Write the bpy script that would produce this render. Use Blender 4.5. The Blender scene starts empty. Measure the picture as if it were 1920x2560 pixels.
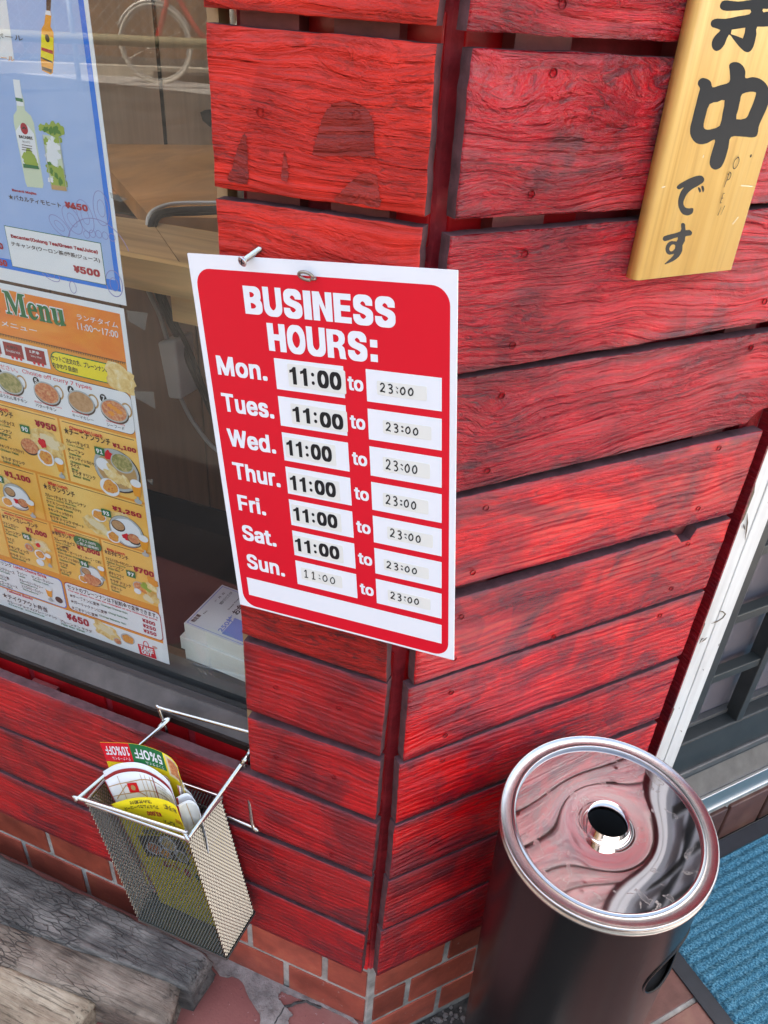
import bpy, bmesh, math, random
from mathutils import Vector, Matrix, noise
from mathutils.geometry import tessellate_polygon
random.seed(7)
sc = bpy.context.scene
COL = sc.collection
R = math.radians

# ------------------------------------------------------------------ camera
cam_d = bpy.data.cameras.new('camera')
cam = bpy.data.objects.new('camera', cam_d)
COL.objects.link(cam)
sc.camera = cam
cam_d.sensor_fit = 'VERTICAL'
cam_d.sensor_height = 36.0
cam_d.lens = 27.9020
cam_d.clip_start = 0.02
cam_d.clip_end = 400
cam.matrix_world = Matrix([[0.9259, -0.247562, 0.285347, 0.176603], [0.373869, 0.492235, -0.786083, -0.52], [0.054147, 0.834516, 0.548316, 1.212626], [0.0, 0.0, 0.0, 1.0]])

# ------------------------------------------------------------------ world, sun, exposure
SUN_EL, SUN_AZ = 65.0, 14.0            # the sun stands behind the building; azimuth measured from +y towards -x
w = bpy.data.worlds.new('World')
sc.world = w
w.use_nodes = True
nt = w.node_tree
bg = nt.nodes['Background']
sky = nt.nodes.new('ShaderNodeTexSky')
sky.sky_type = 'NISHITA'
sky.sun_disc = False
sky.sun_elevation = R(SUN_EL)
sky.sun_rotation = R(-SUN_AZ)
sky.dust_density = 7.0
sky.ozone_density = 0.6
sky.air_density = 1.6
nt.links.new(sky.outputs[0], bg.inputs[0])
bg.inputs[1].default_value = 0.15
sd = bpy.data.lights.new('sun', 'SUN')
sd.energy = 4.0
sd.angle = R(0.6)
sd.color = (1.0, 0.93, 0.82)
sun = bpy.data.objects.new('sun', sd)
COL.objects.link(sun)
sdir = Vector((-math.sin(R(SUN_AZ)) * math.cos(R(SUN_EL)), math.cos(R(SUN_AZ)) * math.cos(R(SUN_EL)), math.sin(R(SUN_EL))))
sun.rotation_euler = sdir.to_track_quat('Z', 'Y').to_euler()
sun.location = sdir * 20
sc.view_settings.view_transform = 'Standard'
sc.view_settings.look = 'None'
sc.view_settings.exposure = 2.15
sc.view_settings.gamma = 1.0
sc.render.engine = 'CYCLES'
sc.cycles.max_bounces = 8
sc.cycles.transparent_max_bounces = 16
sc.cycles.caustics_reflective = False

# ------------------------------------------------------------------ wall frames
PHI = 0.845030
TB = Vector((math.cos(PHI), math.sin(PHI), 0.0))       # along the door wall, away from the corner
NB = Vector((-math.sin(PHI), math.cos(PHI), 0.0))      # into the door wall
DB = -0.011016

def WA(x, z, d=0.0):            # shop window wall: x along the wall, z up, d into the wall
    return Vector((x, d, z))
def WB(s, z, d=0.0):            # door wall
    return TB * s + NB * (DB + d) + Vector((0, 0, z))

# ------------------------------------------------------------------ mesh helpers
def link(o):
    COL.objects.link(o)
    return o

class MB:
    """collects vertices and faces, then links them as one mesh object"""
    def __init__(s):
        s.v = []; s.f = []; s.m = []
    def add(s, vs, fs, mi=0):
        o = len(s.v)
        s.v += [tuple(p) for p in vs]
        for f in fs:
            s.f.append(tuple(o + i for i in f)); s.m.append(mi)
    def box(s, x0, x1, y0, y1, z0, z1, mi=0, tf=None):
        vs = [Vector((x, y, z)) for x in (x0, x1) for y in (y0, y1) for z in (z0, z1)]
        if tf: vs = [tf(p) for p in vs]
        s.add(vs, [(0, 1, 3, 2), (4, 6, 7, 5), (0, 4, 5, 1), (2, 3, 7, 6), (0, 2, 6, 4), (1, 5, 7, 3)], mi)
    def tube(s, pts, r, n=8, mi=0, caps=True, closed=False):
        pts = [Vector(p) for p in pts]
        N = len(pts)
        rr = r if isinstance(r, (list, tuple)) else [r] * N
        up = None
        rings = []
        for i, p in enumerate(pts):
            if closed: t = pts[(i + 1) % N] - pts[i - 1]
            else: t = pts[min(i + 1, N - 1)] - pts[max(i - 1, 0)]
            t.normalize()
            if up is None:
                up = t.cross(Vector((0, 0, 1)))
                if up.length < 0.1: up = t.cross(Vector((1, 0, 0)))
            up = up - t * up.dot(t)
            up.normalize()
            q = t.cross(up)
            rings.append([p + (up * math.cos(2 * math.pi * k / n) + q * math.sin(2 * math.pi * k / n)) * rr[i] for k in range(n)])
        vs = [v for r_ in rings for v in r_]
        fs = []
        for i in range(N if closed else N - 1):
            a = i * n; b = ((i + 1) % N) * n
            for k in range(n):
                fs.append((a + k, a + (k + 1) % n, b + (k + 1) % n, b + k))
        if caps and not closed:
            fs.append(tuple(range(n))[::-1]); fs.append(tuple((N - 1) * n + k for k in range(n)))
        s.add(vs, fs, mi)
    def lathe(s, prof, n=64, mi=0, c=(0, 0, 0)):
        c = Vector(c); vs = []; fs = []
        for (r, z) in prof:
            for k in range(n):
                a = 2 * math.pi * k / n
                vs.append(c + Vector((r * math.cos(a), r * math.sin(a), z)))
        for i in range(len(prof) - 1):
            for k in range(n):
                fs.append((i * n + k, i * n + (k + 1) % n, (i + 1) * n + (k + 1) % n, (i + 1) * n + k))
        s.add(vs, fs, mi)
    def poly(s, loops, tf=None, mi=0):
        loops = [[Vector((p[0], p[1], 0)) for p in l] for l in loops]
        tris = tessellate_polygon(loops)
        flat = [p for l in loops for p in l]
        s.add([tf(p.x, p.y) if tf else p for p in flat], [tuple(t) for t in tris], mi)
    def mesh(s, name, mats, smooth=False):
        me = bpy.data.meshes.new(name)
        me.from_pydata(s.v, [], s.f)
        for m in (mats if isinstance(mats, (list, tuple)) else [mats]): me.materials.append(m)
        if any(s.m): me.polygons.foreach_set('material_index', s.m)
        if smooth: me.polygons.foreach_set('use_smooth', [True] * len(me.polygons))
        me.update()
        return me
    def build(s, name, mats, parent=None, smooth=False, fix=False):
        me = s.mesh(name, mats, smooth)
        if fix:
            bm = bmesh.new(); bm.from_mesh(me); bmesh.ops.recalc_face_normals(bm, faces=bm.faces); bm.to_mesh(me); bm.free()
        o = link(bpy.data.objects.new(name, me))
        if parent: o.parent = parent
        return o

def tag(o, label=None, cat=None, group=None, kind=None):
    if label: o['label'] = label
    if cat: o['category'] = cat
    if group: o['group'] = group
    if kind: o['kind'] = kind
    return o
def thing(name, label, cat, loc=(0, 0, 0), group=None, rot=(0, 0, 0)):
    o = link(bpy.data.objects.new(name, None))
    o.location = loc; o.rotation_euler = rot
    o.empty_display_size = 0.05
    return tag(o, label, cat, group)
def put(o, parent):
    """parent without moving: the parts are written in world coordinates"""
    o.parent = parent
    o.matrix_parent_inverse = (Matrix.Translation(parent.location) @ parent.rotation_euler.to_matrix().to_4x4()).inverted()
    return o
def catmull(pts, k=8, closed=False):
    pts = [Vector(p) for p in pts]; out = []; n = len(pts)
    for i in range(n if closed else n - 1):
        g = (lambda j: pts[j % n]) if closed else (lambda j: pts[max(0, min(n - 1, j))])
        p0, p1, p2, p3 = g(i - 1), g(i), g(i + 1), g(i + 2)
        for j in range(k):
            t = j / k
            out.append(0.5 * ((2 * p1) + (p2 - p0) * t + (2 * p0 - 5 * p1 + 4 * p2 - p3) * t * t + (3 * p1 - p0 - 3 * p2 + p3) * t ** 3))
    if not closed: out.append(pts[-1])
    return out
def bevel(me, w, seg=2):
    bm = bmesh.new(); bm.from_mesh(me)
    bmesh.ops.remove_doubles(bm, verts=bm.verts, dist=1e-6)
    bmesh.ops.recalc_face_normals(bm, faces=bm.faces)
    bmesh.ops.bevel(bm, geom=[e for e in bm.edges if len(e.link_faces) == 2 and e.calc_face_angle(0) > 0.6], offset=w, segments=seg, profile=0.6, affect='EDGES', clamp_overlap=True)
    bm.to_mesh(me); bm.free()
    return me

# ------------------------------------------------------------------ materials
def newmat(name):
    m = bpy.data.materials.new(name); m.use_nodes = True
    return m, m.node_tree.nodes, m.node_tree.links, m.node_tree.nodes['Principled BSDF']
def N(ns, t, **k):
    n = ns.new(t)
    for a, b in k.items(): setattr(n, a, b)
    return n
def coords(ns, ls, scale=(1, 1, 1), rand=True, gen='Object'):
    tc = N(ns, 'ShaderNodeTexCoord')
    mp = N(ns, 'ShaderNodeMapping'); mp.inputs['Scale'].default_value = scale
    if rand:
        oi = N(ns, 'ShaderNodeObjectInfo'); mu = N(ns, 'ShaderNodeMath', operation='MULTIPLY'); mu.inputs[1].default_value = 53.0
        ls.new(oi.outputs['Random'], mu.inputs[0])
        va = N(ns, 'ShaderNodeVectorMath', operation='ADD')
        ls.new(mp.outputs[0], va.inputs[0]); ls.new(mu.outputs[0], va.inputs[1])
        ls.new(tc.outputs[gen], mp.inputs[0])
        return va.outputs[0]
    ls.new(tc.outputs[gen], mp.inputs[0])
    return mp.outputs[0]
def scaled(ns, ls, v, scale):
    n = N(ns, 'ShaderNodeVectorMath', operation='MULTIPLY'); n.inputs[1].default_value = scale
    ls.new(v, n.inputs[0]); return n.outputs[0]
def noise_t(ns, ls, v, scale, detail=4, rough=0.5, dist=0.0):
    n = N(ns, 'ShaderNodeTexNoise'); n.inputs['Scale'].default_value = scale; n.inputs['Detail'].default_value = detail
    n.inputs['Roughness'].default_value = rough; n.inputs['Distortion'].default_value = dist
    ls.new(v, n.inputs['Vector']); return n.outputs['Fac']
def ramp(ns, ls, f, stops, interp='LINEAR'):
    r = N(ns, 'ShaderNodeValToRGB'); cr = r.color_ramp; cr.interpolation = interp
    while len(cr.elements) < len(stops): cr.elements.new(0.5)
    for e, (p, c) in zip(cr.elements, stops):
        e.position = p; e.color = (*c, 1) if len(c) == 3 else c
    ls.new(f, r.inputs[0]); return r.outputs[0]
def g(v): return (v, v, v)
def mixc(ns, ls, f, a, b, mode='MIX'):
    n = N(ns, 'ShaderNodeMix', data_type='RGBA', blend_type=mode)
    if isinstance(f, (int, float)): n.inputs[0].default_value = f
    else: ls.new(f, n.inputs[0])
    for s_, x in ((6, a), (7, b)):
        if isinstance(x, tuple): n.inputs[s_].default_value = (*x, 1) if len(x) == 3 else x
        else: ls.new(x, n.inputs[s_])
    return n.outputs[2]
def math_(ns, ls, op, a, b=0.0, c=None):
    n = N(ns, 'ShaderNodeMath', operation=op)
    for i, x in enumerate((a, b, c)):
        if x is None: continue
        if isinstance(x, (int, float)): n.inputs[i].default_value = x
        else: ls.new(x, n.inputs[i])
    return n.outputs[0]
def bump(ns, ls, h, strength, dist, normal=None):
    b = N(ns, 'ShaderNodeBump'); b.inputs['Strength'].default_value = strength; b.inputs['Distance'].default_value = dist
    ls.new(h, b.inputs['Height'])
    if normal: ls.new(normal, b.inputs['Normal'])
    return b.outputs[0]

def simple(name, col, rough=0.5, metal=0.0, nscale=0, namp=0.15, bscale=0, bamp=0.0, spec=0.5, gen='Object'):
    m, ns, ls, p = newmat(name)
    p.inputs['Base Color'].default_value = (*col, 1)
    p.inputs['Roughness'].default_value = rough; p.inputs['Metallic'].default_value = metal
    p.inputs['Specular IOR Level'].default_value = spec
    if nscale:
        v = coords(ns, ls, gen=gen)
        f = noise_t(ns, ls, v, nscale, 5, 0.6)
        c = ramp(ns, ls, f, [(0.3, tuple(x * (1 - namp) for x in col)), (0.7, tuple(min(1, x * (1 + namp)) for x in col))])
        ls.new(c, p.inputs['Base Color'])
    if bscale:
        v = coords(ns, ls, gen=gen)
        ls.new(bump(ns, ls, noise_t(ns, ls, v, bscale, 6, 0.6), 1.0, bamp), p.inputs['Normal'])
    return m

def red_paint(name, bright, deep, dark, darkness=0.5, rough_amt=1.0, coarse=1.0, gloss=0.3, spec=0.4, swirl=0.055):
    """thick red paint over weathered sawn wood: streaky dark wear, raised grain, fine crackle"""
    m, ns, ls, p = newmat(name)
    v = coords(ns, ls)
    warp = noise_t(ns, ls, scaled(ns, ls, v, (5, 1, 9)), 1.0, 2, 0.5)
    cmb = N(ns, 'ShaderNodeCombineXYZ')
    ls.new(math_(ns, ls, 'MULTIPLY', warp, swirl), cmb.inputs[2])
    va = N(ns, 'ShaderNodeVectorMath', operation='ADD'); ls.new(v, va.inputs[0]); ls.new(cmb.outputs[0], va.inputs[1])
    vw = va.outputs[0]
    grain = noise_t(ns, ls, scaled(ns, ls, vw, (3, 1, 150)), 1.0, 6, 0.62)
    rings = noise_t(ns, ls, scaled(ns, ls, vw, (2.2, 1, 42)), 1.0, 3, 0.5)
    sz = N(ns, 'ShaderNodeSeparateXYZ'); ls.new(vw, sz.inputs[0])
    lat = math_(ns, ls, 'SINE', math_(ns, ls, 'ADD', math_(ns, ls, 'MULTIPLY', sz.outputs[2], 760.0), math_(ns, ls, 'MULTIPLY', rings, 14.0)))
    ridge = ramp(ns, ls, math_(ns, ls, 'MULTIPLY_ADD', lat, 0.5, 0.5), [(0.0, g(0)), (0.55, g(0.35)), (0.9, g(1))])
    crin = noise_t(ns, ls, scaled(ns, ls, vw, (110, 30, 340)), 1.0, 5, 0.62, 0.6)
    crin2 = noise_t(ns, ls, scaled(ns, ls, vw, (48, 30, 190)), 1.0, 5, 0.6, 1.2)
    zone = ramp(ns, ls, noise_t(ns, ls, scaled(ns, ls, vw, (7, 1, 26)), 1.0, 3, 0.5), [(0.38, g(0.12)), (0.62, g(1))])
    # colour
    blot = noise_t(ns, ls, scaled(ns, ls, v, (14, 1, 11)), 1.0, 5, 0.6, 0.5)
    c1 = mixc(ns, ls, ramp(ns, ls, blot, [(0.36, g(0)), (0.6, g(1))]), deep, bright)
    coat = ramp(ns, ls, noise_t(ns, ls, scaled(ns, ls, v, (16, 1, 9)), 1.0, 2, 0.4, 0.8), [(0.53, g(0)), (0.545, g(1))])
    c1 = mixc(ns, ls, math_(ns, ls, 'MULTIPLY', coat, 0.45), c1, bright)
    dk = noise_t(ns, ls, scaled(ns, ls, vw, (13, 1, 19)), 1.0, 5, 0.62, 0.5)
    dk = math_(ns, ls, 'ADD', math_(ns, ls, 'MULTIPLY', dk, 0.72), math_(ns, ls, 'MULTIPLY', grain, 0.28))
    t = 0.60 - 0.13 * darkness
    dm = ramp(ns, ls, dk, [(t, g(0)), (t + 0.10, g(0.85))])
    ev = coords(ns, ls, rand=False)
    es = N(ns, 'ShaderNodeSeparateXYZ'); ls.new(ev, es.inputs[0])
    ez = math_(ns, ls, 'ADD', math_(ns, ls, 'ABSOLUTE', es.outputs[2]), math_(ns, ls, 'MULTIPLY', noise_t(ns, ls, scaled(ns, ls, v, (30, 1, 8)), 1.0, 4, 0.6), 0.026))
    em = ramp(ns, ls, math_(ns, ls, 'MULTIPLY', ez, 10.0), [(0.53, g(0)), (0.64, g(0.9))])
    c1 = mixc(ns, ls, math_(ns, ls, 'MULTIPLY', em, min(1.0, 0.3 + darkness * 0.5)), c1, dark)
    c2 = mixc(ns, ls, math_(ns, ls, 'MULTIPLY', dm, 0.8), c1, dark)
    lines = ramp(ns, ls, grain, [(0.30, g(0.75)), (0.43, g(0))])
    c3 = mixc(ns, ls, math_(ns, ls, 'MULTIPLY', lines, 0.55 * rough_amt), c2, tuple(x * 0.35 for x in deep))
    rl = ramp(ns, ls, ridge, [(0.0, g(0.5)), (0.14, g(0))])
    c3 = mixc(ns, ls, math_(ns, ls, 'MULTIPLY', rl, 0.8 * rough_amt), c3, tuple(x * 0.3 for x in deep))
    cr = math_(ns, ls, 'MULTIPLY', ramp(ns, ls, crin2, [(0.36, g(1)), (0.45, g(0))]), zone)
    c3 = mixc(ns, ls, math_(ns, ls, 'MULTIPLY', cr, 0.75 * rough_amt), c3, dark)
    oi = N(ns, 'ShaderNodeObjectInfo'); vr = N(ns, 'ShaderNodeMapRange'); vr.inputs['To Min'].default_value = 0.88; vr.inputs['To Max'].default_value = 1.18
    ls.new(oi.outputs['Random'], vr.inputs['Value']); hs = N(ns, 'ShaderNodeHueSaturation'); ls.new(vr.outputs[0], hs.inputs['Value']); ls.new(c3, hs.inputs['Color']); c3 = hs.outputs[0]
    ls.new(c3, p.inputs['Base Color'])
    rg = N(ns, 'ShaderNodeMapRange'); rg.inputs['To Min'].default_value = gloss * 0.8; rg.inputs['To Max'].default_value = gloss * 1.7
    ls.new(noise_t(ns, ls, v, 30, 4), rg.inputs['Value']); ls.new(rg.outputs[0], p.inputs['Roughness'])
    p.inputs['Specular IOR Level'].default_value = spec
    n1 = bump(ns, ls, rings, 0.9, 0.006 * coarse)
    n1 = bump(ns, ls, ridge, 0.8, 0.0011 * coarse, n1)
    n2 = bump(ns, ls, grain, 0.9, 0.0036 * coarse, n1)
    cz = math_(ns, ls, 'MULTIPLY', math_(ns, ls, 'ADD', crin, math_(ns, ls, 'MULTIPLY', crin2, 1.6)), zone)
    n3 = bump(ns, ls, cz, min(1.0, 0.9 * rough_amt), 0.0065 * coarse, n2)
    ls.new(n3, p.inputs['Normal'])
    return m

M = {}
M['red_upper'] = red_paint('red_paint_upper', (0.76, 0.034, 0.020), (0.54, 0.024, 0.016), (0.12, 0.022, 0.016), 0.12, 0.75, 1.1, 0.34, 0.25)
M['red_mid'] = red_paint('red_paint_mid', (0.62, 0.020, 0.014), (0.36, 0.012, 0.010), (0.06, 0.014, 0.016), 0.35, 1.0, 1.1, 0.38, 0.3)
M['red_side'] = red_paint('red_paint_weathered', (0.72, 0.003, 0.013), (0.38, 0.002, 0.010), (0.05, 0.012, 0.020), 0.42, 0.85, 1.9, 0.13, 0.62, 0.075)
M['red_side_low'] = red_paint('red_paint_smooth', (0.72, 0.003, 0.005), (0.30, 0.004, 0.012), (0.09, 0.012, 0.022), 0.85, 0.7, 0.6, 0.17, 0.55, 0.035)
M['red_low'] = red_paint('red_paint_dark', (0.52, 0.006, 0.009), (0.22, 0.004, 0.009), (0.085, 0.010, 0.018), 0.6, 0.6, 0.7, 0.28, 0.5, 0.03)
M['stain'] = red_paint('red_paint_thin', (0.52, 0.034, 0.022), (0.38, 0.026, 0.018), (0.10, 0.020, 0.016), 0.3, 0.8, 1.1, 0.34, 0.25)
M['plank_edge'] = simple('raw_plank_edge', (0.105, 0.042, 0.046), 0.75, 0, 60, 0.45, 400, 0.0006)
M['batten'] = simple('batten_red_stain', (0.17, 0.030, 0.030), 0.55, 0, 25, 0.4, 200, 0.0006)
M['batten_raw'] = simple('window_frame_wood', (0.34, 0.21, 0.10), 0.6, 0, 20, 0.25)
M['screw_red'] = simple('painted_screw', (0.20, 0.010, 0.012), 0.4, 0.3)

def tile_mat(name, c, red=False):
    m, ns, ls, p = newmat(name)
    v = coords(ns, ls)
    f = noise_t(ns, ls, v, 22, 5, 0.6)
    c1 = ramp(ns, ls, f, [(0.3, tuple(x * 0.62 for x in c)), (0.55, c), (0.75, (min(1, c[0] * 1.25), c[1] * 1.5, c[2] * 1.3))])
    oi = N(ns, 'ShaderNodeObjectInfo')
    hs = N(ns, 'ShaderNodeHueSaturation')
    mr = N(ns, 'ShaderNodeMapRange'); mr.inputs['To Min'].default_value = 0.62; mr.inputs['To Max'].default_value = 1.18
    ls.new(oi.outputs['Random'], mr.inputs['Value']); ls.new(mr.outputs[0], hs.inputs['Value']); ls.new(c1, hs.inputs['Color'])
    sp = ramp(ns, ls, noise_t(ns, ls, v, 160, 3, 0.5), [(0.70, g(0)), (0.74, g(1))])
    ls.new(mixc(ns, ls, math_(ns, ls, 'MULTIPLY', sp, 0.0 if red else 0.5), hs.outputs[0], (0.5, 0.42, 0.38)), p.inputs['Base Color'])
    p.inputs['Roughness'].default_value = 0.4 if not red else 0.3
    ls.new(bump(ns, ls, noise_t(ns, ls, v, 130, 6, 0.6), 0.5, 0.0007), p.inputs['Normal'])
    return m
M['tile'] = tile_mat('terracotta_tile', (0.46, 0.095, 0.055))
M['tile_red'] = tile_mat('tile_under_red_paint', (0.60, 0.010, 0.014), True)
M['tile_brown'] = tile_mat('brown_step_tile', (0.15, 0.062, 0.045), True)
M['mortar'] = simple('grey_mortar', (0.38, 0.345, 0.30), 0.9, 0, 28, 0.5, 300, 0.0006)
M['mortar_red'] = simple('mortar_under_paint', (0.42, 0.022, 0.032), 0.6, 0, 60, 0.3, 300, 0.0008)
M['steel_sill'] = simple('dark_sill', (0.075, 0.061, 0.056), 0.5, 0.0, 22, 0.45, 200, 0.0002)
M['sill_lip'] = simple('bronze_sill_edge', (0.035, 0.022, 0.018), 0.32, 0.4)
M['rubber'] = simple('black_gasket', (0.012, 0.012, 0.012), 0.55)
M['gasket_grey'] = simple('grey_frame', (0.11, 0.10, 0.10), 0.35, 0.3)
M['chrome'] = simple('chromed_wire', (0.60, 0.59, 0.57), 0.22, 1.0)
M['mesh_metal'] = simple('basket_mesh_metal', (0.30, 0.295, 0.28), 0.26, 1.0)
M['mesh_floor'] = simple('basket_floor_metal', (0.12, 0.13, 0.12), 0.4, 0.7)
M['zinc'] = simple('zinc_screw', (0.66, 0.66, 0.65), 0.25, 1.0)
M['brass_dull'] = simple('dull_hook_metal', (0.32, 0.30, 0.26), 0.3, 1.0)
M['white'] = simple('white_print', (0.83, 0.83, 0.85), 0.35)
M['wall_rough'] = simple('red_rendered_wall', (0.34, 0.008, 0.012), 0.35, 0, 30, 0.3, 350, 0.002)
M['plaster'] = simple('upper_wall_render', (0.55, 0.50, 0.44), 0.8, 0, 3, 0.1)
M['roof'] = simple('grey_roof', (0.10, 0.10, 0.11), 0.7)

# ================================================================== THE BUILDING
# ---- planks -------------------------------------------------------
def plank_mesh(name, pts, thick, mats, seed, wob=0.0012, endw=0.0014, notches=(), face='y'):
    """pts: four front corners TL TR BR BL as (u, z) from the plank's own centre; front at y=0, back at y=thick"""
    TL, TR, BR, BL = [Vector((a, b)) for a, b in pts]
    L = (TR - TL).length; H = (TL - BL).length
    nx = max(6, int(L / 0.006)); nz = 14
    vs = []; fs = []; mi = []
    def P(i, j, y=0.0, grow=0.0):
        a = i / nx; b = j / nz
        p = (BL * (1 - a) + BR * a) * (1 - b) + (TL * (1 - a) + TR * a) * b
        u, z = p.x, p.y
        z += (0.7 * noise.noise(Vector((u * 26, seed, j * 0.9))) + 0.6 * noise.noise(Vector((u * 220, seed, 3)))) * wob * abs(b - 0.5) * 2
        u += (0.35 * noise.noise(Vector((seed, z * 50, i * 0.5))) + 0.6 * noise.noise(Vector((seed, z * 330, 9)))) * endw * (abs(a - 0.5) * 2) ** 12
        for (n0, n1, dep, top) in notches:
            if n0 < u < n1:
                t = (u - n0) / (n1 - n0); d = dep * min(1, 4 * min(t, (1 - t) * 3.2)) ** 0.7
                if top: z -= d * max(0, b) ** 8
                else: z += d * (1 - b) ** 8
        c = Vector(((TL.x + TR.x) / 2, 0))
        if grow:
            u += grow * (1 if a == 1 else -1 if a == 0 else 0); z += grow * (1 if b == 1 else -1 if b == 0 else 0)
        return (u, y + (0.0004 * noise.noise(Vector((u * 30, z * 60, seed))) if y == 0 else 0), z)
    for j in range(nz + 1):
        for i in range(nx + 1): vs.append(P(i, j))
    for j in range(nz):
        for i in range(nx):
            a = j * (nx + 1) + i
            fs.append((a, a + 1, a + nx + 2, a + nx + 1)); mi.append(0)
    loop = [(i, 0) for i in range(nx + 1)] + [(nx, j) for j in range(1, nz + 1)] + [(i, nz) for i in range(nx - 1, -1, -1)] + [(0, j) for j in range(nz - 1, 0, -1)]
    prev = [j * (nx + 1) + i for i, j in loop]
    for (y, gr, m_) in ((0.0012, 0.0011, 0), (thick, 0.0011, 1)):
        cur = []
        for (i, j) in loop:
            cur.append(len(vs)); vs.append(P(i, j, y, gr))
        for k in range(len(loop)):
            k2 = (k + 1) % len(loop)
            fs.append((prev[k], cur[k], cur[k2], prev[k2])); mi.append(m_)
        prev = cur
    fs.append(tuple(prev)); mi.append(1)
    me = bpy.data.meshes.new(name)
    me.from_pydata(vs, [], fs)
    for m in mats: me.materials.append(m)
    me.polygons.foreach_set('material_index', mi)
    me.polygons.foreach_set('use_smooth', [k == 0 for k in mi])
    bm = bmesh.new(); bm.from_mesh(me); bmesh.ops.recalc_face_normals(bm, faces=bm.faces); bm.to_mesh(me); bm.free()
    return me

TH = 0.013
clad_a = thing('plank_cladding', 'red painted rough plank cladding left of the corner and below the window', 'cladding', (0, 0, 0.1))
clad_b = thing('plank_cladding', 'red painted plank cladding on the wall between the corner and the door', 'cladding', tuple(WB(0.02, 0.1)))
def plank(side, corners, mat, notches=(), label=None, thick=TH):
    us = [c[0] for c in corners]; zs = [c[1] for c in corners]
    cu = sum(us) / 4; cz = sum(zs) / 4
    me = plank_mesh('plank', [(a - cu, b - cz) for a, b in corners], thick, [M[mat], M['plank_edge']], random.random() * 90,
                    notches=[(n[0] - cu, n[1] - cu, n[2], n[3]) for n in notches])
    o = link(bpy.data.objects.new('plank', me))
    par = clad_a if side == 'A' else clad_b
    o.location = (WA(cu, cz) if side == 'A' else WB(cu, cz)) - par.location
    if side == 'B': o.rotation_euler = (0, 0, PHI)
    o.parent = par
    if label: o['label'] = label
    o['side'] = side
    return o
planksA = []
def PA(tl, tr, br, bl, mat, label=None):
    planksA.append(plank('A', [tl, tr, br, bl], mat, label=label))
c = (-0.0005,1.1980); d = (-0.1574,1.1985)
PA((d[0], d[1] + .098), (c[0] + .004, c[1] + .098), c, d, 'red_upper')
PA((-0.1567,1.1875), (0.0006,1.1869), (0.0010,1.0897), (-0.1575,1.0893), 'red_upper', 'bright coral red plank with two screws')
c = (0.0007,1.0803); d = (-0.1573,1.0783)
PA(d, c, (c[0] - .001, c[1] - .0975), (d[0], d[1] - .0975), 'red_upper')
for k, z in enumerate((.969, .862, .755)):
    PA((-.157, z), (-.001 - .002 * k, z + .001), (0, z - .0965), (-.156, z - .0955), 'red_mid')
c = (-0.0011,0.6603); d = (-0.1560,0.6607)
PA((d[0] - .001, d[1] + .0), (0, c[1] + .0), c, d, 'red_mid') if False else None
PA((d[0], .7555 - .0005), (0, .7545 - .0005), c, d, 'red_mid') if False else None
PA((-0.1553,0.6473), (0.0014,0.6533), (-0.0009,0.5502), (-0.1561,0.5489), 'red_low')
PA((-0.1558,0.5339), (0.0001,0.5394), (0.0000,0.4447), (-0.1559,0.4498), 'red_low')
XL = -0.95
def longp(t0, t1, b0, b1, x1, mat, dz=-.0035):
    t0 = (t0[0], t0[1] + dz); t1 = (t1[0], t1[1] + dz)
    def at(p, q, x): return p[1] + (q[1] - p[1]) * (x - p[0]) / (q[0] - p[0])
    PA((XL, at(t0, t1, XL)), (x1, at(t0, t1, x1)), (x1 - .0015, at(b0, b1, x1)), (XL, at(b0, b1, XL)), mat)
longp((-.53, .4405), (0.0027, .4385), (-0.5568,0.3336), (0.0005,0.3361), .002, 'red_low')
longp((-.56, .3290), (0.0010,0.3266), (-0.5851,0.2278), (-0.0002,0.2146), .0, 'red_low')
longp((-.59, .2190), (-0.0010,0.2075), (-0.6171,0.1085), (-0.0026,0.1114), -.002, 'red_low')

BE = 0.413
def PB(t0, t1, b0, b1, s0, s1, mat, notches=(), label=None):
    if t0[1] < .9: t0 = (t0[0], t0[1] - .0035); t1 = (t1[0], t1[1] - .0035)
    def at(p, q, x): return p[1] + (q[1] - p[1]) * (x - p[0]) / (q[0] - p[0])
    return plank('B', [(s0[0], at(t0, t1, s0[0])), (s1[0], at(t0, t1, s1[0])), (s1[1], at(b0, b1, s1[1])), (s0[1], at(b0, b1, s0[1]))], mat, notches, label)
b = [(0.0173,1.1962), (0.1811,1.1953)]
PB((b[0][0], b[0][1] + .097), (b[1][0], b[1][1] + .097), b[0], b[1], (.019, .0173), (BE, BE), 'red_side')
PB((0.0221,1.1857), (0.1849,1.1844), (0.0221,1.0893), (0.1807,1.0874), (.0221, .0221), (BE, BE), 'red_side')
PB((0.0194,1.0760), (0.3208,1.0795), (0.0361,0.9755), (0.3663,0.9796), (.0194, .0205), (BE, BE), 'red_side', label='plank with swirling grain round a knot')
PB((0.0361,0.9700), (0.3722,0.9667), (0.0477,0.8681), (0.3704,0.8727), (.021, .0225), (BE + .004, BE), 'red_side', notches=[(.385, .44, .012, False)], label='plank with its lower right corner broken off')
PB((0.0483,0.8633), (0.4151,0.8610), (0.0581,0.7643), (0.4148,0.7584), (.021, .022), (.4145, .4125), 'red_side_low')
PB((0.0598,0.7507), (0.4150,0.7521), (0.0281,0.6533), (0.4115,0.6552), (.024, .0281), (.4125, .4115), 'red_side_low', notches=[(.338, .362, .013, True)], label='plank with a notch cut out of its top edge')
PB((0.0221,0.6508), (0.4114,0.6505), (0.0253,0.5429), (0.4118,0.5492), (.0221, .0245), (.4114, .410), 'red_side_low')
PB((0.0198,0.5406), (0.4122,0.5423), (0.0222,0.4396), (0.4154,0.4380), (.0205, .023), (.410, .4095), 'red_side_low')
PB((0.0225,0.4358), (0.4172,0.4281), (.022, .333), (.40, .333), (.022, .022), (.41, .41), 'red_side_low')
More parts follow.
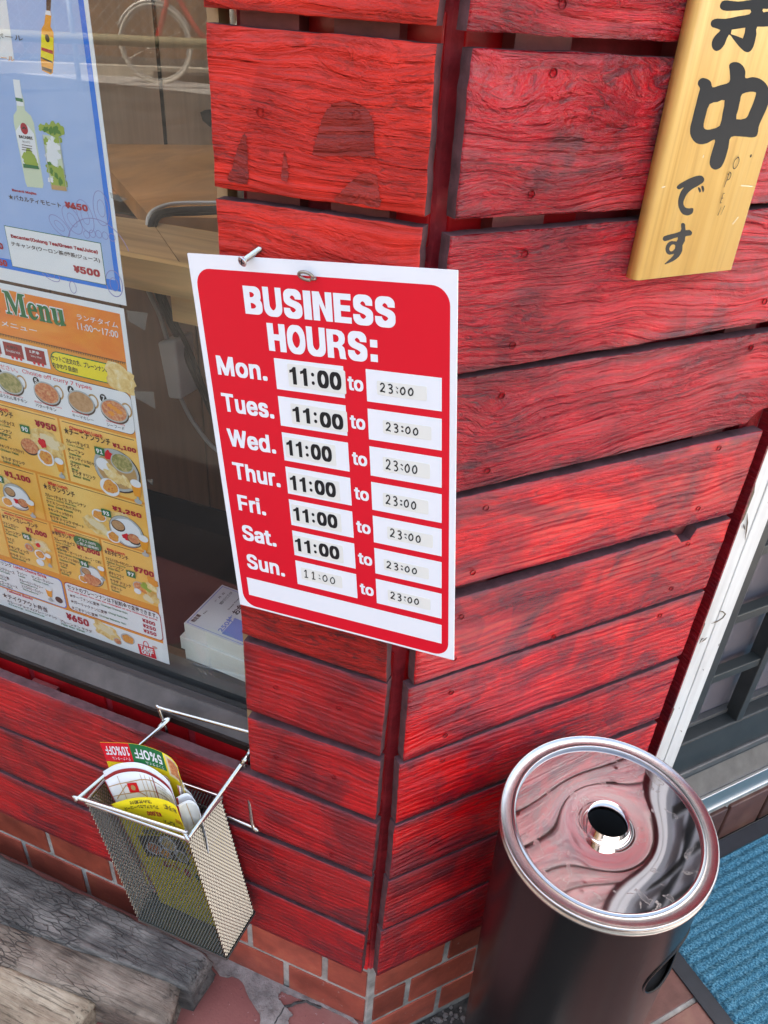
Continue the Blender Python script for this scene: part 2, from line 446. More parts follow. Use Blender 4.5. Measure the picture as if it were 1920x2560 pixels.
PB((.021, .329), (.4, .329), (.019, .2255), (.4, .2255), (.021, .019), (.41, .41), 'red_low')
PB((.019, .2215), (.4, .2215), (0.0188,0.1125), (0.1795,0.1128), (.018, .0175), (.41, .41), 'red_low')

# darker thin-painted patches on the coral plank
stains = [
    [(-0.0753,1.1315), (-0.0723,1.1409), (-0.0670,1.1483), (-0.0599,1.1511), (-0.0516,1.1514), (-0.0427,1.1495), (-0.0372,1.1442), (-0.0356,1.1356), (-0.0344,1.1246), (-0.0349,1.1220), (-0.0505,1.1203), (-0.0677,1.1184), (-0.0787,1.1183), (-0.0777,1.1251)],
    [(-0.0627,1.0906), (-0.0560,1.0991), (-0.0500,1.1047), (-0.0440,1.1096), (-0.0368,1.1112), (-0.0318,1.1090), (-0.0304,1.1012), (-0.0294,1.0912), (-0.0457,1.0909)],
    [(-0.1462,1.0947), (-0.1423,1.1019), (-0.1383,1.1133), (-0.1345,1.1213), (-0.1306,1.1257), (-0.1296,1.1186), (-0.1291,1.1089), (-0.1304,1.0944), (-0.1387,1.0925)],
    [(-0.1035,1.0998), (-0.1020,1.1109), (-0.1006,1.1185), (-0.0988,1.1112), (-0.0980,1.0996)]]
for L_ in stains:
    pts_ = catmull([(a, b_, 0) for a, b_ in L_], 7, True)
    pts_ = [q + Vector((random.uniform(-1, 1) * .0006, random.uniform(-1, 1) * .0004, 0)) for q in pts_]
    m = MB(); m.poly([[(q.x, q.y) for q in pts_]], tf=lambda a, b_: Vector((a, -.0007, b_)))
    o = m.build('thin_paint_patch', M['stain'], fix=True); pl = planksA[1]
    o.parent = pl; o.matrix_parent_inverse = Matrix.Translation(-(pl.location + clad_a.location))
# screws sunk in the planks
sm = MB()
sm.lathe([(0, -.0010), (.0018, -.0008), (.0026, -.0004), (.0028, .0008)], 12)
sm.box(-.0018, .0018, -.0003, .0003, -.0010, -.0006, 0); sm.box(-.0003, .0003, -.0018, .0018, -.0010, -.0006, 0)
screw_me = sm.mesh('screw', M['screw_red'])
screw_me.transform(Matrix.Rotation(R(-90), 4, 'X'))
screw_me.transform(Matrix.Scale(-1, 4, (0, 1, 0)))
def screw(side, p):
    loc = WA(p[0], p[1], -.0002) if side == 'A' else WB(p[0], p[1], -.0002)
    best = None
    for o in (clad_a if side == 'A' else clad_b).children:
        zz = o.location.z + o.parent.location.z
        if best is None or abs(zz - p[1]) < abs(best[1] - p[1]): best = (o, zz)
    s = link(bpy.data.objects.new('screw', screw_me))
    s.parent = best[0]
    d = loc - (best[0].location + best[0].parent.location)
    if side == 'B': d = Matrix.Rotation(-PHI, 3, 'Z') @ d
    s.location = d
    s.rotation_euler = (0, random.random() * 3, 0)
for p in ((-0.0482,1.1448), (-0.1185,1.1400), (-0.1193,0.5986), (-0.0471,0.6008), (-0.0501,0.4904), (-0.1223,0.4887), (-0.0507,0.3477), (-0.1551,0.3424)): screw('A', p)
for p in ((0.0815,1.2115), (0.0825,1.1748), (0.0792,1.1017), (0.0813,1.0615), (0.0825,0.9926), (0.3525,0.9993), (0.3544,0.9559),
          (0.0793,0.9510), (0.0761,0.8830), (0.0805,0.8449), (0.0765,0.7757), (0.0709,0.7250), (0.0690,0.6719), (0.3553,0.8500), (0.3535,0.7786), (0.3555,0.7322), (0.3516,0.6721), (0.3476,0.6337), (0.1928,0.6562), (0.0711,0.6248),
          (0.0714,0.6244), (0.0718,0.5607), (0.0706,0.4549), (0.0727,0.5207)): screw('B', p)

# battens behind the planks
def batten(side, a, b_, z0, z1, mat='batten'):
    m = MB()
    f = (lambda p: WA(p.x, p.z, p.y)) if side == 'A' else (lambda p: WB(p.x, p.z, p.y))
    m.box(a, b_, TH + .0005, .0275, z0, z1, tf=f)
    o = m.build('batten', M[mat], fix=True); put(o, clad_a if side == 'A' else clad_b)
batten('A', -.1396, -.0964, .45, 1.34); batten('A', -.0716, -.0273, .45, 1.34)
batten('B', .0597, .1040, .12, 1.34); batten('B', .3296, .3700, .12, 1.34); batten('B', .195, .235, .12, 1.34)
batten('A', -.1650, -.1560, .478, 1.34, 'batten_raw')
for x in (-.9, -.5): batten('A', x, x + .04, .115, .425)

# ---- tiled wall ---------------------------------------------------
wall_a = thing('tiled_wall', 'terracotta tiled wall under the shop window, red painted above its foot', 'wall', (-.4, .05, -.1))
wall_b = thing('tiled_wall', 'terracotta tiled wall between the corner and the door behind the red planks', 'wall', tuple(WB(.2, -.19, .05)))
D0 = .030
def face_corner(d): return -DB / math.sin(PHI) - d * math.tan(PHI / 2)
tile_cache = {}
def tile(side, u0, u1, z0, z1, mat, d=D0, name='brick'):
    key = (round(u1 - u0, 3), round(z1 - z0, 3), mat)
    if key not in tile_cache:
        m = MB(); w_ = (u1 - u0) / 2; h = (z1 - z0) / 2
        m.box(-w_, w_, 0, .008, -h, h)
        tile_cache[key] = bevel(m.mesh('brick', M[mat]), .0018, 2)
    o = link(bpy.data.objects.new(name, tile_cache[key]))
    par = wall_a if side == 'A' else wall_b
    cu, cz = (u0 + u1) / 2, (z0 + z1) / 2
    j = random.uniform(-.0004, .0004)
    o.location = (WA(cu, cz, d + j) if side == 'A' else WB(cu, cz, d + j)) - par.location
    if side == 'B': o.rotation_euler = (0, 0, PHI)
    o.parent = par
    return o
CH = .0767; ZJ = -.018; JT = .010; TL_ = .1247
SC = .0265 + .0045                                     # where the door wall's tiles begin
kmax = 17
for k in range(-2, kmax):
    z0 = ZJ + CH * k + JT / 2; z1 = ZJ + CH * (k + 1) - JT / 2
    par = k % 2
    # window wall, joints measured from the corner
    off = -.0695 if par == 0 else -.007 - TL_ + TL_ * 0.0
    mat = 'tile' if k <= 0 else 'tile_red'
    if k >= -1:
        joints = [(-.0695 - TL_ * i) for i in range(8)] if par == 0 else [(-.1340 - TL_ * i) for i in range(8)]
        edge = -.0035
        if 2 <= k <= 4:
            pass
        lo = 8 if k in (-1, 0, 1, 5) else (5 if k < 6 else 1)
        u1 = edge
        for i, jx in enumerate(joints[:lo]):
            if k >= 6 and jx < -.16: jx = -.150
            if k == 5:
                tile('A', jx + JT / 2, u1, z0, min(z1, .4445), mat)
            else:
                tile('A', jx + JT / 2, u1, z0, z1, mat)
            u1 = jx - JT / 2
    # door wall
    jb = [.0915 + TL_ * i for i in range(3)] if par else [.1530 + TL_ * i for i in range(3)]
    u0 = SC + .003
    hi = 3 if k <= 2 else 1
    for jx in jb[:hi]:
        tile('B', u0, min(jx - JT / 2, .41), z0, z1, mat); u0 = jx + JT / 2
# mortar bed behind the tiles, split at the height where the red paint starts
def slab(name, side, u0, u1, z0, z1, d0, d1, mat):
    m = MB()
    f = (lambda p: WA(p.x, p.z, p.y)) if side == 'A' else (lambda p: WB(p.x, p.z, p.y))
    m.box(u0, u1, d0, d1, z0, z1, tf=f)
    o = m.build(name, M[mat], fix=True); put(o, wall_a if side == 'A' else wall_b); return o
ZP = ZJ + CH - JT / 2 + .012
def corner_bed(z0, z1, mat, xl=-.1995):
    """the mortar bed as one wedge so that both faces meet at the corner"""
    d0, d1 = .0325, .075
    m = MB()
    P = [WA(xl, 0, d1), WA(xl, 0, d0), WA(face_corner(d0), 0, d0), WB(.44, 0, d0), WB(.44, 0, d1), WA(face_corner(d1), 0, d1)]
    vs = [p + Vector((0, 0, z)) for z in (z0, z1) for p in P]
    n = 6
    m.add(vs, [tuple(range(n))[::-1], tuple(range(n, 2 * n))] + [(i, (i + 1) % n, n + (i + 1) % n, n + i) for i in range(n)])
    put(m.build('mortar_bed', M[mat], fix=True), wall_a)
corner_bed(-.2, ZP, 'mortar'); corner_bed(ZP, .4445, 'mortar_red'); corner_bed(.4447, 1.36, 'mortar_red', -.1535)
slab('mortar_bed', 'A', -2.6, -.2, -.2, ZP, .0325, .10, 'mortar')
slab('mortar_bed', 'A', -2.6, -.2, ZP, .4445, .0325, .10, 'mortar_red')

# body of the building: window wall above and beside the opening, door wall, roof, closed to the sun except for the added roof opening
bld = thing('shop_building', 'small corner shop building with its plastered upper wall, side wall and flat roof', 'building', (-.5, 3, -.2))
def bpart(name, P, z0, z1, mat):
    m = MB(); n = len(P)
    vs = [Vector((p[0], p[1], z)) for z in (z0, z1) for p in P]
    m.add(vs, [tuple(range(n))[::-1], tuple(range(n, 2 * n))] + [(i, (i + 1) % n, n + (i + 1) % n, n + i) for i in range(n)])
    put(m.build(name, M[mat], fix=True), bld)
HB = 2.75
def quad(a, b_, th=.15):      # a wall between two points of the plan, thickness to its left
    a = Vector(a); b_ = Vector(b_); t = (b_ - a).normalized(); n_ = Vector((-t.y, t.x)) * th
    return [a, b_, b_ + n_, a + n_]
Pc = (face_corner(.076), .076)
e1 = WB(.44, 0, .076); e2 = WB(3.4, 0, .076); ed = WB(1.55, 0, .076)
bpart('upper_wall', [(-2.6, .076), Pc, (Pc[0] - .05, .2), (-2.6, .2)], 2.05, HB, 'plaster')
bpart('pier', [(-.165, .077), (face_corner(.077), .077), tuple(WB(.44, 0, .077)[:2]), tuple(WB(.44, 0, .19)[:2]), (-.165, .19)], .447, 2.05, 'wall_rough')
bpart('pier', [(-2.6, .077), (-2.0, .077), (-2.0, .2), (-2.6, .2)], .447, 2.05, 'plaster')
bpart('upper_wall', [Pc, tuple(e2[:2]), tuple(WB(3.4, 0, .2)[:2]), (Pc[0] - .05, .2)], 2.05, HB, 'plaster')
bpart('pier', [tuple(ed[:2]), tuple(e2[:2]), tuple(WB(3.4, 0, .2)[:2]), tuple(WB(1.55, 0, .2)[:2])], -.2, 2.05, 'plaster')
bpart('back_wall', [(-2.6, 4.0), (4.0, 4.6), (4.0, 4.75), (-2.6, 4.15)], -.2, HB, 'plaster')
bpart('side_wall', [(-2.75, .076), (-2.6, .076), (-2.6, 4.15), (-2.75, 4.15)], -.2, HB, 'plaster')
bpart('side_wall', [tuple(e2[:2]), (4.0, 4.6), (4.15, 4.6), (e2.x + .15, e2.y)], -.2, HB, 'plaster')
ADDED_OPENING = [(-1.9, .215), (-.20, .215), (-.20, .54), (-1.9, .54)]          # roof opening added to brighten the room behind the glass
RP = [(-2.9, .03), (.0, .03), (e2.x + .05, e2.y), (4.3, 4.9), (-2.9, 4.4)]
m = MB()
for z in (HB, HB + .18): m.poly([RP, ADDED_OPENING], tf=lambda a, b_: Vector((a, b_, z)))
for L_ in (RP, ADDED_OPENING):
    n = len(L_); m.add([Vector((a, b_, z)) for z in (HB, HB + .18) for a, b_ in L_], [(i, (i + 1) % n, n + (i + 1) % n, n + i) for i in range(n)])
put(m.build('roof', M['roof'], fix=True), bld)
# narrow red wall strip between the plank ends and the white door jamb, and behind the gaps
m = MB(); m.box(.4, .4285, .018, .0322, -.19, 2.05, tf=lambda p: WB(p.x, p.z, p.y)); put(m.build('painted_strip', M['wall_rough'], fix=True), bld)

# ---- shop window --------------------------------------------------
GY = .060
win = thing('shop_window', 'large shop window with dark bronze sill, menus hanging behind its glass', 'window', (-1.0, .06, .45))
def wpart(name, mats, build, smooth=False):
    m = MB(); build(m); o = m.build(name, mats, fix=True, smooth=smooth); put(o, win); return o
m_, ns, ls, p = newmat('window_glass')
tr = N(ns, 'ShaderNodeBsdfTransparent'); tr.inputs[0].default_value = (.93, .95, .94, 1)
gl = N(ns, 'ShaderNodeBsdfGlossy'); gl.inputs['Roughness'].default_value = 0.0; gl.inputs['Color'].default_value = (1, 1, 1, 1)
fr = N(ns, 'ShaderNodeFresnel'); fr.inputs[0].default_value = 1.5
mx = N(ns, 'ShaderNodeMixShader')
gm = N(ns, 'ShaderNodeNewGeometry')
ff = math_(ns, ls, 'MULTIPLY', math_(ns, ls, 'MULTIPLY', fr.outputs[0], 1.35), math_(ns, ls, 'SUBTRACT', 1.0, gm.outputs['Backfacing']))
ls.new(ff, mx.inputs[0]); ls.new(tr.outputs[0], mx.inputs[1]); ls.new(gl.outputs[0], mx.inputs[2])
ls.new(mx.outputs[0], ns['Material Output'].inputs['Surface'])
M['glass'] = m_
wpart('glass_pane', M['glass'], lambda m: m.box(-1.98, -.166, GY, GY + .003, .478, 2.04))
wpart('sill', M['steel_sill'], lambda m: m.add(
    [Vector((x, y, z)) for x in (-2.0, -.150) for (y, z) in ((.0275, .4475), (.0275, .4515), (.046, .4745), (.070, .4755), (.070, .4475))],
    [(0, 1, 2, 3, 4), (9, 8, 7, 6, 5), (0, 5, 6, 1), (1, 6, 7, 2), (2, 7, 8, 3), (3, 8, 9, 4), (4, 9, 5, 0)]))
wpart('sill_lip', M['sill_lip'], lambda m: m.box(-2.0, -.1505, .0245, .0285, .4435, .4530))
wpart('gasket', M['rubber'], lambda m: m.box(-2.0, -.151, .0555, .0595, .4752, .4800))
wpart('frame_rail', M['gasket_grey'], lambda m: (m.box(-2.0, -.151, .0480, .0552, .4746, .4835), m.box(-2.0, -.151, .0635, .090, .4700, .4870)))
wpart('gasket', M['rubber'], lambda m: m.box(-2.0, -.151, .0490, .0550, .4837, .4850))
wpart('frame_head', M['gasket_grey'], lambda m: m.box(-2.0, -.166, .045, .076, 2.0405, 2.0495))

# ---- door ---------------------------------------------------------
DD = .078
door = thing('sliding_door', 'dark metal sliding door with glazing bars beside a white jamb', 'door', tuple(WB(1.0, -.1, .1)))
BT = lambda p: WB(p.x, p.z, p.y)
def dpart(name, mat, f, par=None, bev=0):
    m = MB(); f(m); o = m.build(name, mat, fix=True)
    if bev: bevel(o.data, bev)
    put(o, par or door); return o
M['door_dark'] = simple('dark_green_grey_door_metal', (0.042, 0.044, 0.042), 0.4, 0.2, 30, 0.2)
M['door_bar'] = simple('door_bar_metal', (0.060, 0.064, 0.060), 0.4, 0.5)
M['alu'] = simple('aluminium_track', (0.74, 0.72, 0.69), 0.38, 1.0)
M['alu_dull'] = simple('dusty_aluminium', (0.13, 0.12, 0.112), 0.4, 0.3, 30, 0.2)
m_, ns, ls, p = newmat('frosted_door_glass')
p.inputs['Base Color'].default_value = (.16, .14, .15, 1); p.inputs['Roughness'].default_value = .18
M['door_glass'] = m_
m_, ns, ls, p = newmat('white_weathered_jamb')
v = coords(ns, ls, rand=False)
f = noise_t(ns, ls, scaled(ns, ls, v, (60, 60, 6)), 1, 5, .6)
c1 = ramp(ns, ls, f, [(.3, (.58, .56, .53)), (.6, (.72, .71, .68))])
chip = noise_t(ns, ls, scaled(ns, ls, v, (60, 60, 14)), 1, 5, .7)
c2 = mixc(ns, ls, ramp(ns, ls, chip, [(.70, g(0)), (.715, g(1))]), c1, (.14, .09, .06))
ls.new(c2, p.inputs['Base Color']); p.inputs['Roughness'].default_value = .45
M['jamb'] = m_
def d_of(px): return px
jamb = thing('door_jamb', 'white painted door jamb with chipped dark marks beside the dark door', 'door frame', tuple(WB(.455, -.05, .03)))
m = MB(); m.box(.4290, .4530, 0, .060, -.1, 2.05, tf=BT); o = m.build('jamb_board', M['jamb'], fix=True); bevel(o.data, .0015); put(o, jamb)
m = MB(); m.box(.4534, .4770, -.0012, .060, -.1, 2.05, tf=BT); o = m.build('jamb_board', M['jamb'], fix=True); bevel(o.data, .0015); put(o, jamb)
m = MB(); m.box(.4285, .4310, -.0012, .0176, -.1, 2.05, tf=BT); put(m.build('paint_bleed', M['red_low'], fix=True), jamb)
# marks (dried glue and chips) on the jamb
M['mark'] = simple('brown_mark', (.13, .095, .06), .7)
mk = MB()
for pl in ([(0.4502,0.6075), (0.4573,0.6041), (0.4638,0.5986), (0.4612,0.5927), (0.4532,0.5898), (0.4436,0.5896)],
           [(0.4356,0.7389), (0.4383,0.7341), (0.4411,0.7297)], [(0.4345,0.7536), (0.4410,0.7397), (0.4446,0.7272), (0.4486,0.7133)],
           [(0.4346,0.5603), (0.4358,0.5676), (0.4390,0.5677)], [(0.4367,0.5615), (0.4423,0.5640), (0.4452,0.5668)],
           [(0.4610,0.5058), (0.4630,0.5039)], [(0.4631,0.3900), (0.4662,0.3858)]):
    mk.tube([WB(q[0], q[1], -.0016) for q in pl], [.0002] + [.0008] * (len(pl) - 2) + [.0002] if len(pl) > 2 else .0004, 6)
put(mk.build('chipped_marks', M['mark']), jamb)
for k, (sa, za, sb, zb) in enumerate(((.4292, .80, .4350, .735), (.4292, .60, .433, .56), (.4292, .45, .4335, .415))):
    m = MB(); m.poly([[(sa, za), (sb, (za + zb) / 2 + .012), (sb - .001, zb + .01), (sa, zb)]], tf=lambda a, b_: WB(a, b_, -.0010)); put(m.build('bare_wood_patch', M['mark']), jamb)
S1 = 1.55
dpart('stile', M['door_dark'], lambda m: m.box(.480, (0.6168,0.5817)[0] + .004, DD, DD + .03, .26, 2.0, tf=BT), bev=.002)
zf = ((0.6091,0.2073)[1] + (0.8087,0.2036)[1]) / 2
zr = ((0.6535,0.0927)[1] + (0.8532,0.1060)[1]) / 2
za0 = ((0.7076,0.0234)[1] + (0.8760,0.0359)[1]) / 2
za1 = ((0.7440,-0.0282)[1] + (0.8993,-0.0154)[1]) / 2
dpart('bottom_rail', M['door_dark'], lambda m: m.box(.480, S1, DD, DD + .03, zf - .082, zf, tf=BT), bev=.003)
dpart('kick_rail', M['alu_dull'], lambda m: (m.box(.480, S1, DD - .004, DD + .03, zr + .010, zf - .083, tf=BT)), bev=.002)
dpart('kick_rail', M['door_bar'], lambda m: (m.box(.480, S1, DD + .004, DD + .03, zr - .012, zr + .009, tf=BT)), bev=.002)
dpart('track', M['alu_dull'], lambda m: m.add([WB(s, z, d) for s in (.480, S1) for d, z in ((.10, zr - .012), (.072, za0 + .008), (.068, za0 + .002), (.10, za0 - .004))],
      [(0, 1, 2, 3), (7, 6, 5, 4), (0, 4, 5, 1), (1, 5, 6, 2), (2, 6, 7, 3), (3, 7, 4, 0)]))
dpart('track', M['alu'], lambda m: (m.box(.480, S1, .062, .0675, za0 - .004, za0 + .003, tf=BT), m.box(.480, S1, .064, .10, za1 + .006, za0 - .005, tf=BT), m.box(.480, S1, .0615, .10, za1, za1 + .005, tf=BT)), bev=.0008)
for q0, q1 in (((0.6213,0.4704), (0.6846,0.4761)), ((0.6229,0.3503), (0.7191,0.3480))):
    zc = (q0[1] + q1[1]) / 2
    dpart('glazing_bar', M['door_bar'], lambda m: m.box(.480, S1, DD + .004, DD + .022, zc - .0165, zc, tf=BT), bev=.0015)
for zc in ((0.6133,0.5999)[1], .93, 1.16, 1.39, 1.62, 1.85):
    dpart('glazing_bar', M['door_bar'], lambda m: m.box(.480, S1, DD + .004, DD + .022, zc - .0165, zc, tf=BT), bev=.0015)
xb = (0.7312,0.2174)[0]
for k in range(6):
    dpart('glazing_bar', M['door_dark'], lambda m: m.box(xb + k * .145, xb + k * .145 + .016, DD + .001, DD + .026, zf, 2.0, tf=BT), bev=.0015)
dpart('glass_pane', M['door_glass'], lambda m: m.box(.480, S1, DD + .034, DD + .038, zf - .01, 2.0, tf=BT))
dpart('glass_bead', M['alu_dull'], lambda m: m.box(.480, S1, DD + .0225, DD + .0335, zf + .0005, zf + .010, tf=BT), bev=.001)
# brown tiled step under the track
step = thing('door_step', 'step faced with brown tiles under the aluminium door track', 'step', tuple(WB(1.0, -.18, .08)))
m = MB(); m.box(.44, S1 + .3, .0815, .13, -.19, za1 - .0005, tf=BT); put(m.build('mortar_bed', M['mortar'], fix=True), step)
m = MB(); m.box(.4405, S1 + .3, .130, .2, -.19, za1 - .03, tf=BT); put(m.build('mortar_bed', M['mortar'], fix=True), step)
zt = ((0.8266,-0.0817)[1] + (0.9296,-0.0707)[1]) / 2
zt = max(zt, -.15)
jx = (0.8276,-0.0964)[0]
w_ = abs((0.9435,-0.0922)[0] - jx)
W_ = (0.9553,-0.1597)[0] - (0.8362,-0.1710)[0]
me = None
for k in range(-3, 8):
    u0 = jx + k * W_ + .004; u1 = jx + (k + 1) * W_ - .004
    if u0 > S1: break
    if me is None:
        m = MB(); m.box(-(u1 - u0) / 2, (u1 - u0) / 2, 0, .010, -(zt + .184) / 2, (zt + .184) / 2)
        me = bevel(m.mesh('tile', M['tile_brown']), .004, 3)
    o = link(bpy.data.objects.new('tile', me)); o.parent = step
    o.location = WB((u0 + u1) / 2, (zt - .184) / 2, .074) - step.location; o.rotation_euler = (0, 0, PHI)

# ================================================================== PRINTING
def flat(name, col, rough=0.4, spec=0.25):
    if name not in M:
        m, ns, ls, p = newmat(name)
        p.inputs['Base Color'].default_value = (*col, 1); p.inputs['Roughness'].default_value = rough; p.inputs['Specular IOR Level'].default_value = spec
        M[name] = m
    return name
def mottled(name, stops, scale, rough=0.4, detail=4, dist=0.5, rand=False, sc3=(1, 1, 1)):
    m, ns, ls, p = newmat(name)
    v = coords(ns, ls, sc3, rand=rand)
    ls.new(ramp(ns, ls, noise_t(ns, ls, v, scale, detail, .6, dist), stops), p.inputs['Base Color'])
    p.inputs['Roughness'].default_value = rough
    M[name] = m; return name
K = dict(
    red=flat('print_sign_red', (.70, .006, .022), .28), white=flat('print_white', (.82, .82, .85), .35), black=flat('print_black', (.012, .012, .014), .4),
    label=flat('sticker_offwhite', (.78, .76, .70), .45), ink=flat('marker_ink', (.02, .018, .018), .5),
    crimson=flat('print_crimson', (.40, .012, .03), .4), green=flat('print_green', (.015, .16, .05), .4), dgrey=flat('print_dark_brown', (.06, .035, .028), .4),
    yellow=flat('print_yellow', (.90, .72, .02), .4), blue=flat('print_blue', (.012, .19, .75), .4), purple=flat('print_lilac', (.27, .25, .52), .4),
    orange=flat('print_orange_line', (.80, .30, .03), .4), amber=flat('print_amber', (.85, .33, .02), .35), steel=flat('print_steel', (.45, .46, .45), .3),
    lime=flat('print_lime', (.30, .40, .05), .4), leaf=flat('print_leaf', (.06, .20, .02), .4), pale=flat('print_pale_green', (.62, .68, .50), .3), pink=flat('print_pink', (.7, .35, .30), .4), cream=flat('print_cream', (.80, .66, .42), .4),
    dred=flat('print_deep_red', (.30, .01, .015), .4), tan=flat('print_tan', (.50, .30, .12), .4))
mottled('print_sky_blue', [(.2, (.27, .41, .74)), (.8, (.40, .53, .82))], 6)
mottled('print_orange_sky', [(.25, (.75, .10, .012)), (.5, (.85, .22, .015)), (.75, (.90, .40, .03))], 7, sc3=(1, 1, 2.5))
mottled('print_panel_yellow', [(.3, (.88, .42, .05)), (.7, (.95, .62, .18))], 9)
mottled('print_curry_red', [(.3, (.45, .10, .04)), (.5, (.65, .22, .09)), (.7, (.75, .45, .22))], 260)
mottled('print_curry_green', [(.3, (.18, .17, .04)), (.5, (.32, .29, .09)), (.7, (.55, .42, .2))], 240)
mottled('print_curry_brown', [(.3, (.40, .20, .08)), (.7, (.58, .34, .17))], 240)
mottled('print_naan', [(.3, (.62, .33, .07)), (.5, (.82, .58, .22)), (.75, (.90, .80, .55))], 110)
mottled('print_salad', [(.3, (.62, .16, .03)), (.5, (.80, .38, .06)), (.7, (.60, .10, .02))], 300)
K.update(sky='print_sky_blue', osky='print_orange_sky', panel='print_panel_yellow', cred='print_curry_red', cgreen='print_curry_green', cbrown='print_curry_brown', naan='print_naan', salad='print_salad')

_tc = {}
try:      # the plain sans that ships with Blender
    import os
    FONT = bpy.data.fonts.load(os.path.join(bpy.utils.system_resource('DATAFILES'), 'fonts', 'Inter.woff2'))
except Exception:
    FONT = None
def text_mesh(s, bold, mono=False):
    ascii_ = all(ord(c) < 128 or c == '¥' for c in s)
    key = (s, bold)
    if key in _tc: return _tc[key]
    cu = bpy.data.curves.new('t', 'FONT'); cu.body = s
    if FONT and ascii_: cu.font = FONT; cu.space_character = 1.0 + bold * .9
    cu.size = 1.0; cu.resolution_u = 3; cu.offset = 0 if (FONT and ascii_) else bold
    o = bpy.data.objects.new('t', cu)
    me = bpy.data.meshes.new_from_object(o)
    vs = [v.co.copy() for v in me.vertices]; fs = [tuple(p.vertices) for p in me.polygons]
    if FONT and ascii_ and bold:      # heavier strokes: the glyphs laid over themselves, slightly shifted
        K_ = 8 if bold >= .035 and len(s) < 12 else 4; v0, f0 = vs, fs; vs = []; fs = []
        for k in range(K_ + 1):
            q = Vector((*((((-1, -1), (1, -1), (1, 1), (-1, 1), (0, -1), (1, 0), (0, 1), (-1, 0))[k]) if k < K_ else (0, 0)), 0)); q = Vector((q.x * bold * .85, q.y * bold * .55, k))
            b0 = len(vs); vs += [v + q for v in v0]; fs += [tuple(b0 + i for i in f) for f in f0]
    bpy.data.objects.remove(o); bpy.data.curves.remove(cu); bpy.data.meshes.remove(me)
    xs = [v.x for v in vs] or [0, 1]; ys = [v.y for v in vs] or [0, 1]
    r = (vs, fs, min(xs), max(xs), min(ys), max(ys))
    _tc[key] = r
    return r

class Print:
    """flat print on a surface given by tf(u, v, lift)"""
    def __init__(s, tf, keys, step=.00012):
        s.tf = tf; s.mb = MB(); s.keys = list(keys); s.step = step; s.n = 1
    def mi(s, k):
        if k not in s.keys: s.keys.append(k)
        return s.keys.index(k)
    def poly(s, pts, k, lay=1, holes=()):
        s.n += 1; L = s.step * lay + s.n * 1.2e-6
        s.mb.poly([pts] + list(holes), tf=lambda u, v: s.tf(u, v, L), mi=s.mi(k))
    def rect(s, x0, z0, x1, z1, k, lay=1, r=0):
        if r:
            pts = []
            for cx, cy, a0 in ((x1 - r, z1 - r, 0), (x0 + r, z1 - r, 90), (x0 + r, z0 + r, 180), (x1 - r, z0 + r, 270)):
                for i in range(9): a = R(a0 + i * 11.25); pts.append((cx + r * math.cos(a), cy + r * math.sin(a)))
        else: pts = [(x0, z0), (x1, z0), (x1, z1), (x0, z1)]
        s.poly(pts, k, lay)
    def box4(s, tl, tr, br, bl, k, lay=1, r=0):
        s.rect((tl[0] + bl[0]) / 2, (bl[1] + br[1]) / 2, (tr[0] + br[0]) / 2, (tl[1] + tr[1]) / 2, k, lay, r)
    def ell(s, c, rx, rz, k, lay=1, n=28, rot=0.0, wob=0.0):
        pts = []
        for i in range(n):
            a = 2 * math.pi * i / n; q = 1 + wob * noise.noise(Vector((math.cos(a) * 1.7, math.sin(a) * 1.7, c[0] * 90)))
            x = rx * math.cos(a) * q; z = rz * math.sin(a) * q
            pts.append((c[0] + x * math.cos(rot) - z * math.sin(rot), c[1] + x * math.sin(rot) + z * math.cos(rot)))
        s.poly(pts, k, lay)
    def ring(s, c, rx, rz, w_, k, lay=1, n=32, a0=0, a1=360, rot=0.0):
        vs = []; fs = []
        for i in range(n + 1):
            a = R(a0 + (a1 - a0) * i / n)
            for q in (0, -w_):
                x = (rx + q) * math.cos(a); z = (rz + q) * math.sin(a)
                vs.append(s.tf(c[0] + x * math.cos(rot) - z * math.sin(rot), c[1] + x * math.sin(rot) + z * math.cos(rot), s.step * lay))
        for i in range(n): fs.append((2 * i, 2 * i + 1, 2 * i + 3, 2 * i + 2))
        s.mb.add(vs, fs, s.mi(k))
    def line(s, pts, w_, k, lay=1):
        s.n += 1; L = s.step * lay + s.n * 1.2e-6
        vs = []; fs = []; n = len(pts)
        for i, p in enumerate(pts):
            a = Vector(pts[max(0, i - 1)]); b_ = Vector(pts[min(n - 1, i + 1)]); t = (b_ - a).normalized()
            q = Vector((-t.y, t.x)) * w_ / 2
            vs += [s.tf(p[0] + q.x, p[1] + q.y, L), s.tf(p[0] - q.x, p[1] - q.y, L)]
        for i in range(n - 1): fs.append((2 * i, 2 * i + 1, 2 * i + 3, 2 * i + 2))
        s.mb.add(vs, fs, s.mi(k))
    def text(s, t, x0, z0, x1, z1, k, lay=3, bold=0.0, flip=False):
        vs, fs, ax, bx, ay, by = text_mesh(t, bold)
        if not fs: return
        s.n += 1; L = s.step * lay + s.n * 1.2e-6
        out = []
        for v in vs:
            a = (v.x - ax) / (bx - ax or 1); b_ = (v.y - ay) / (by - ay or 1)
            if flip: a, b_ = 1 - a, 1 - b_
            out.append(s.tf(x0 + (x1 - x0) * a, z0 + (z1 - z0) * b_, L + v.z * 8e-7))
        s.mb.add(out, fs, s.mi(k))
    def t3(s, t, LB, RB, LT, k, lay=3, bold=0.0):
        s.text(t, LB[0], (LB[1] + RB[1]) / 2, RB[0], (LB[1] + RB[1]) / 2 + (LT[1] - LB[1]), k, lay, bold)
    def tl(s, t, LB, RB, h, k, lay=3, bold=0.0):
        z = (LB[1] + RB[1]) / 2; s.text(t, LB[0], z, RB[0], z + h, k, lay, bold)
    def build(s, name, parent):
        o = s.mb.build(name, [M[K[k]] for k in s.keys]); put(o, parent); return o

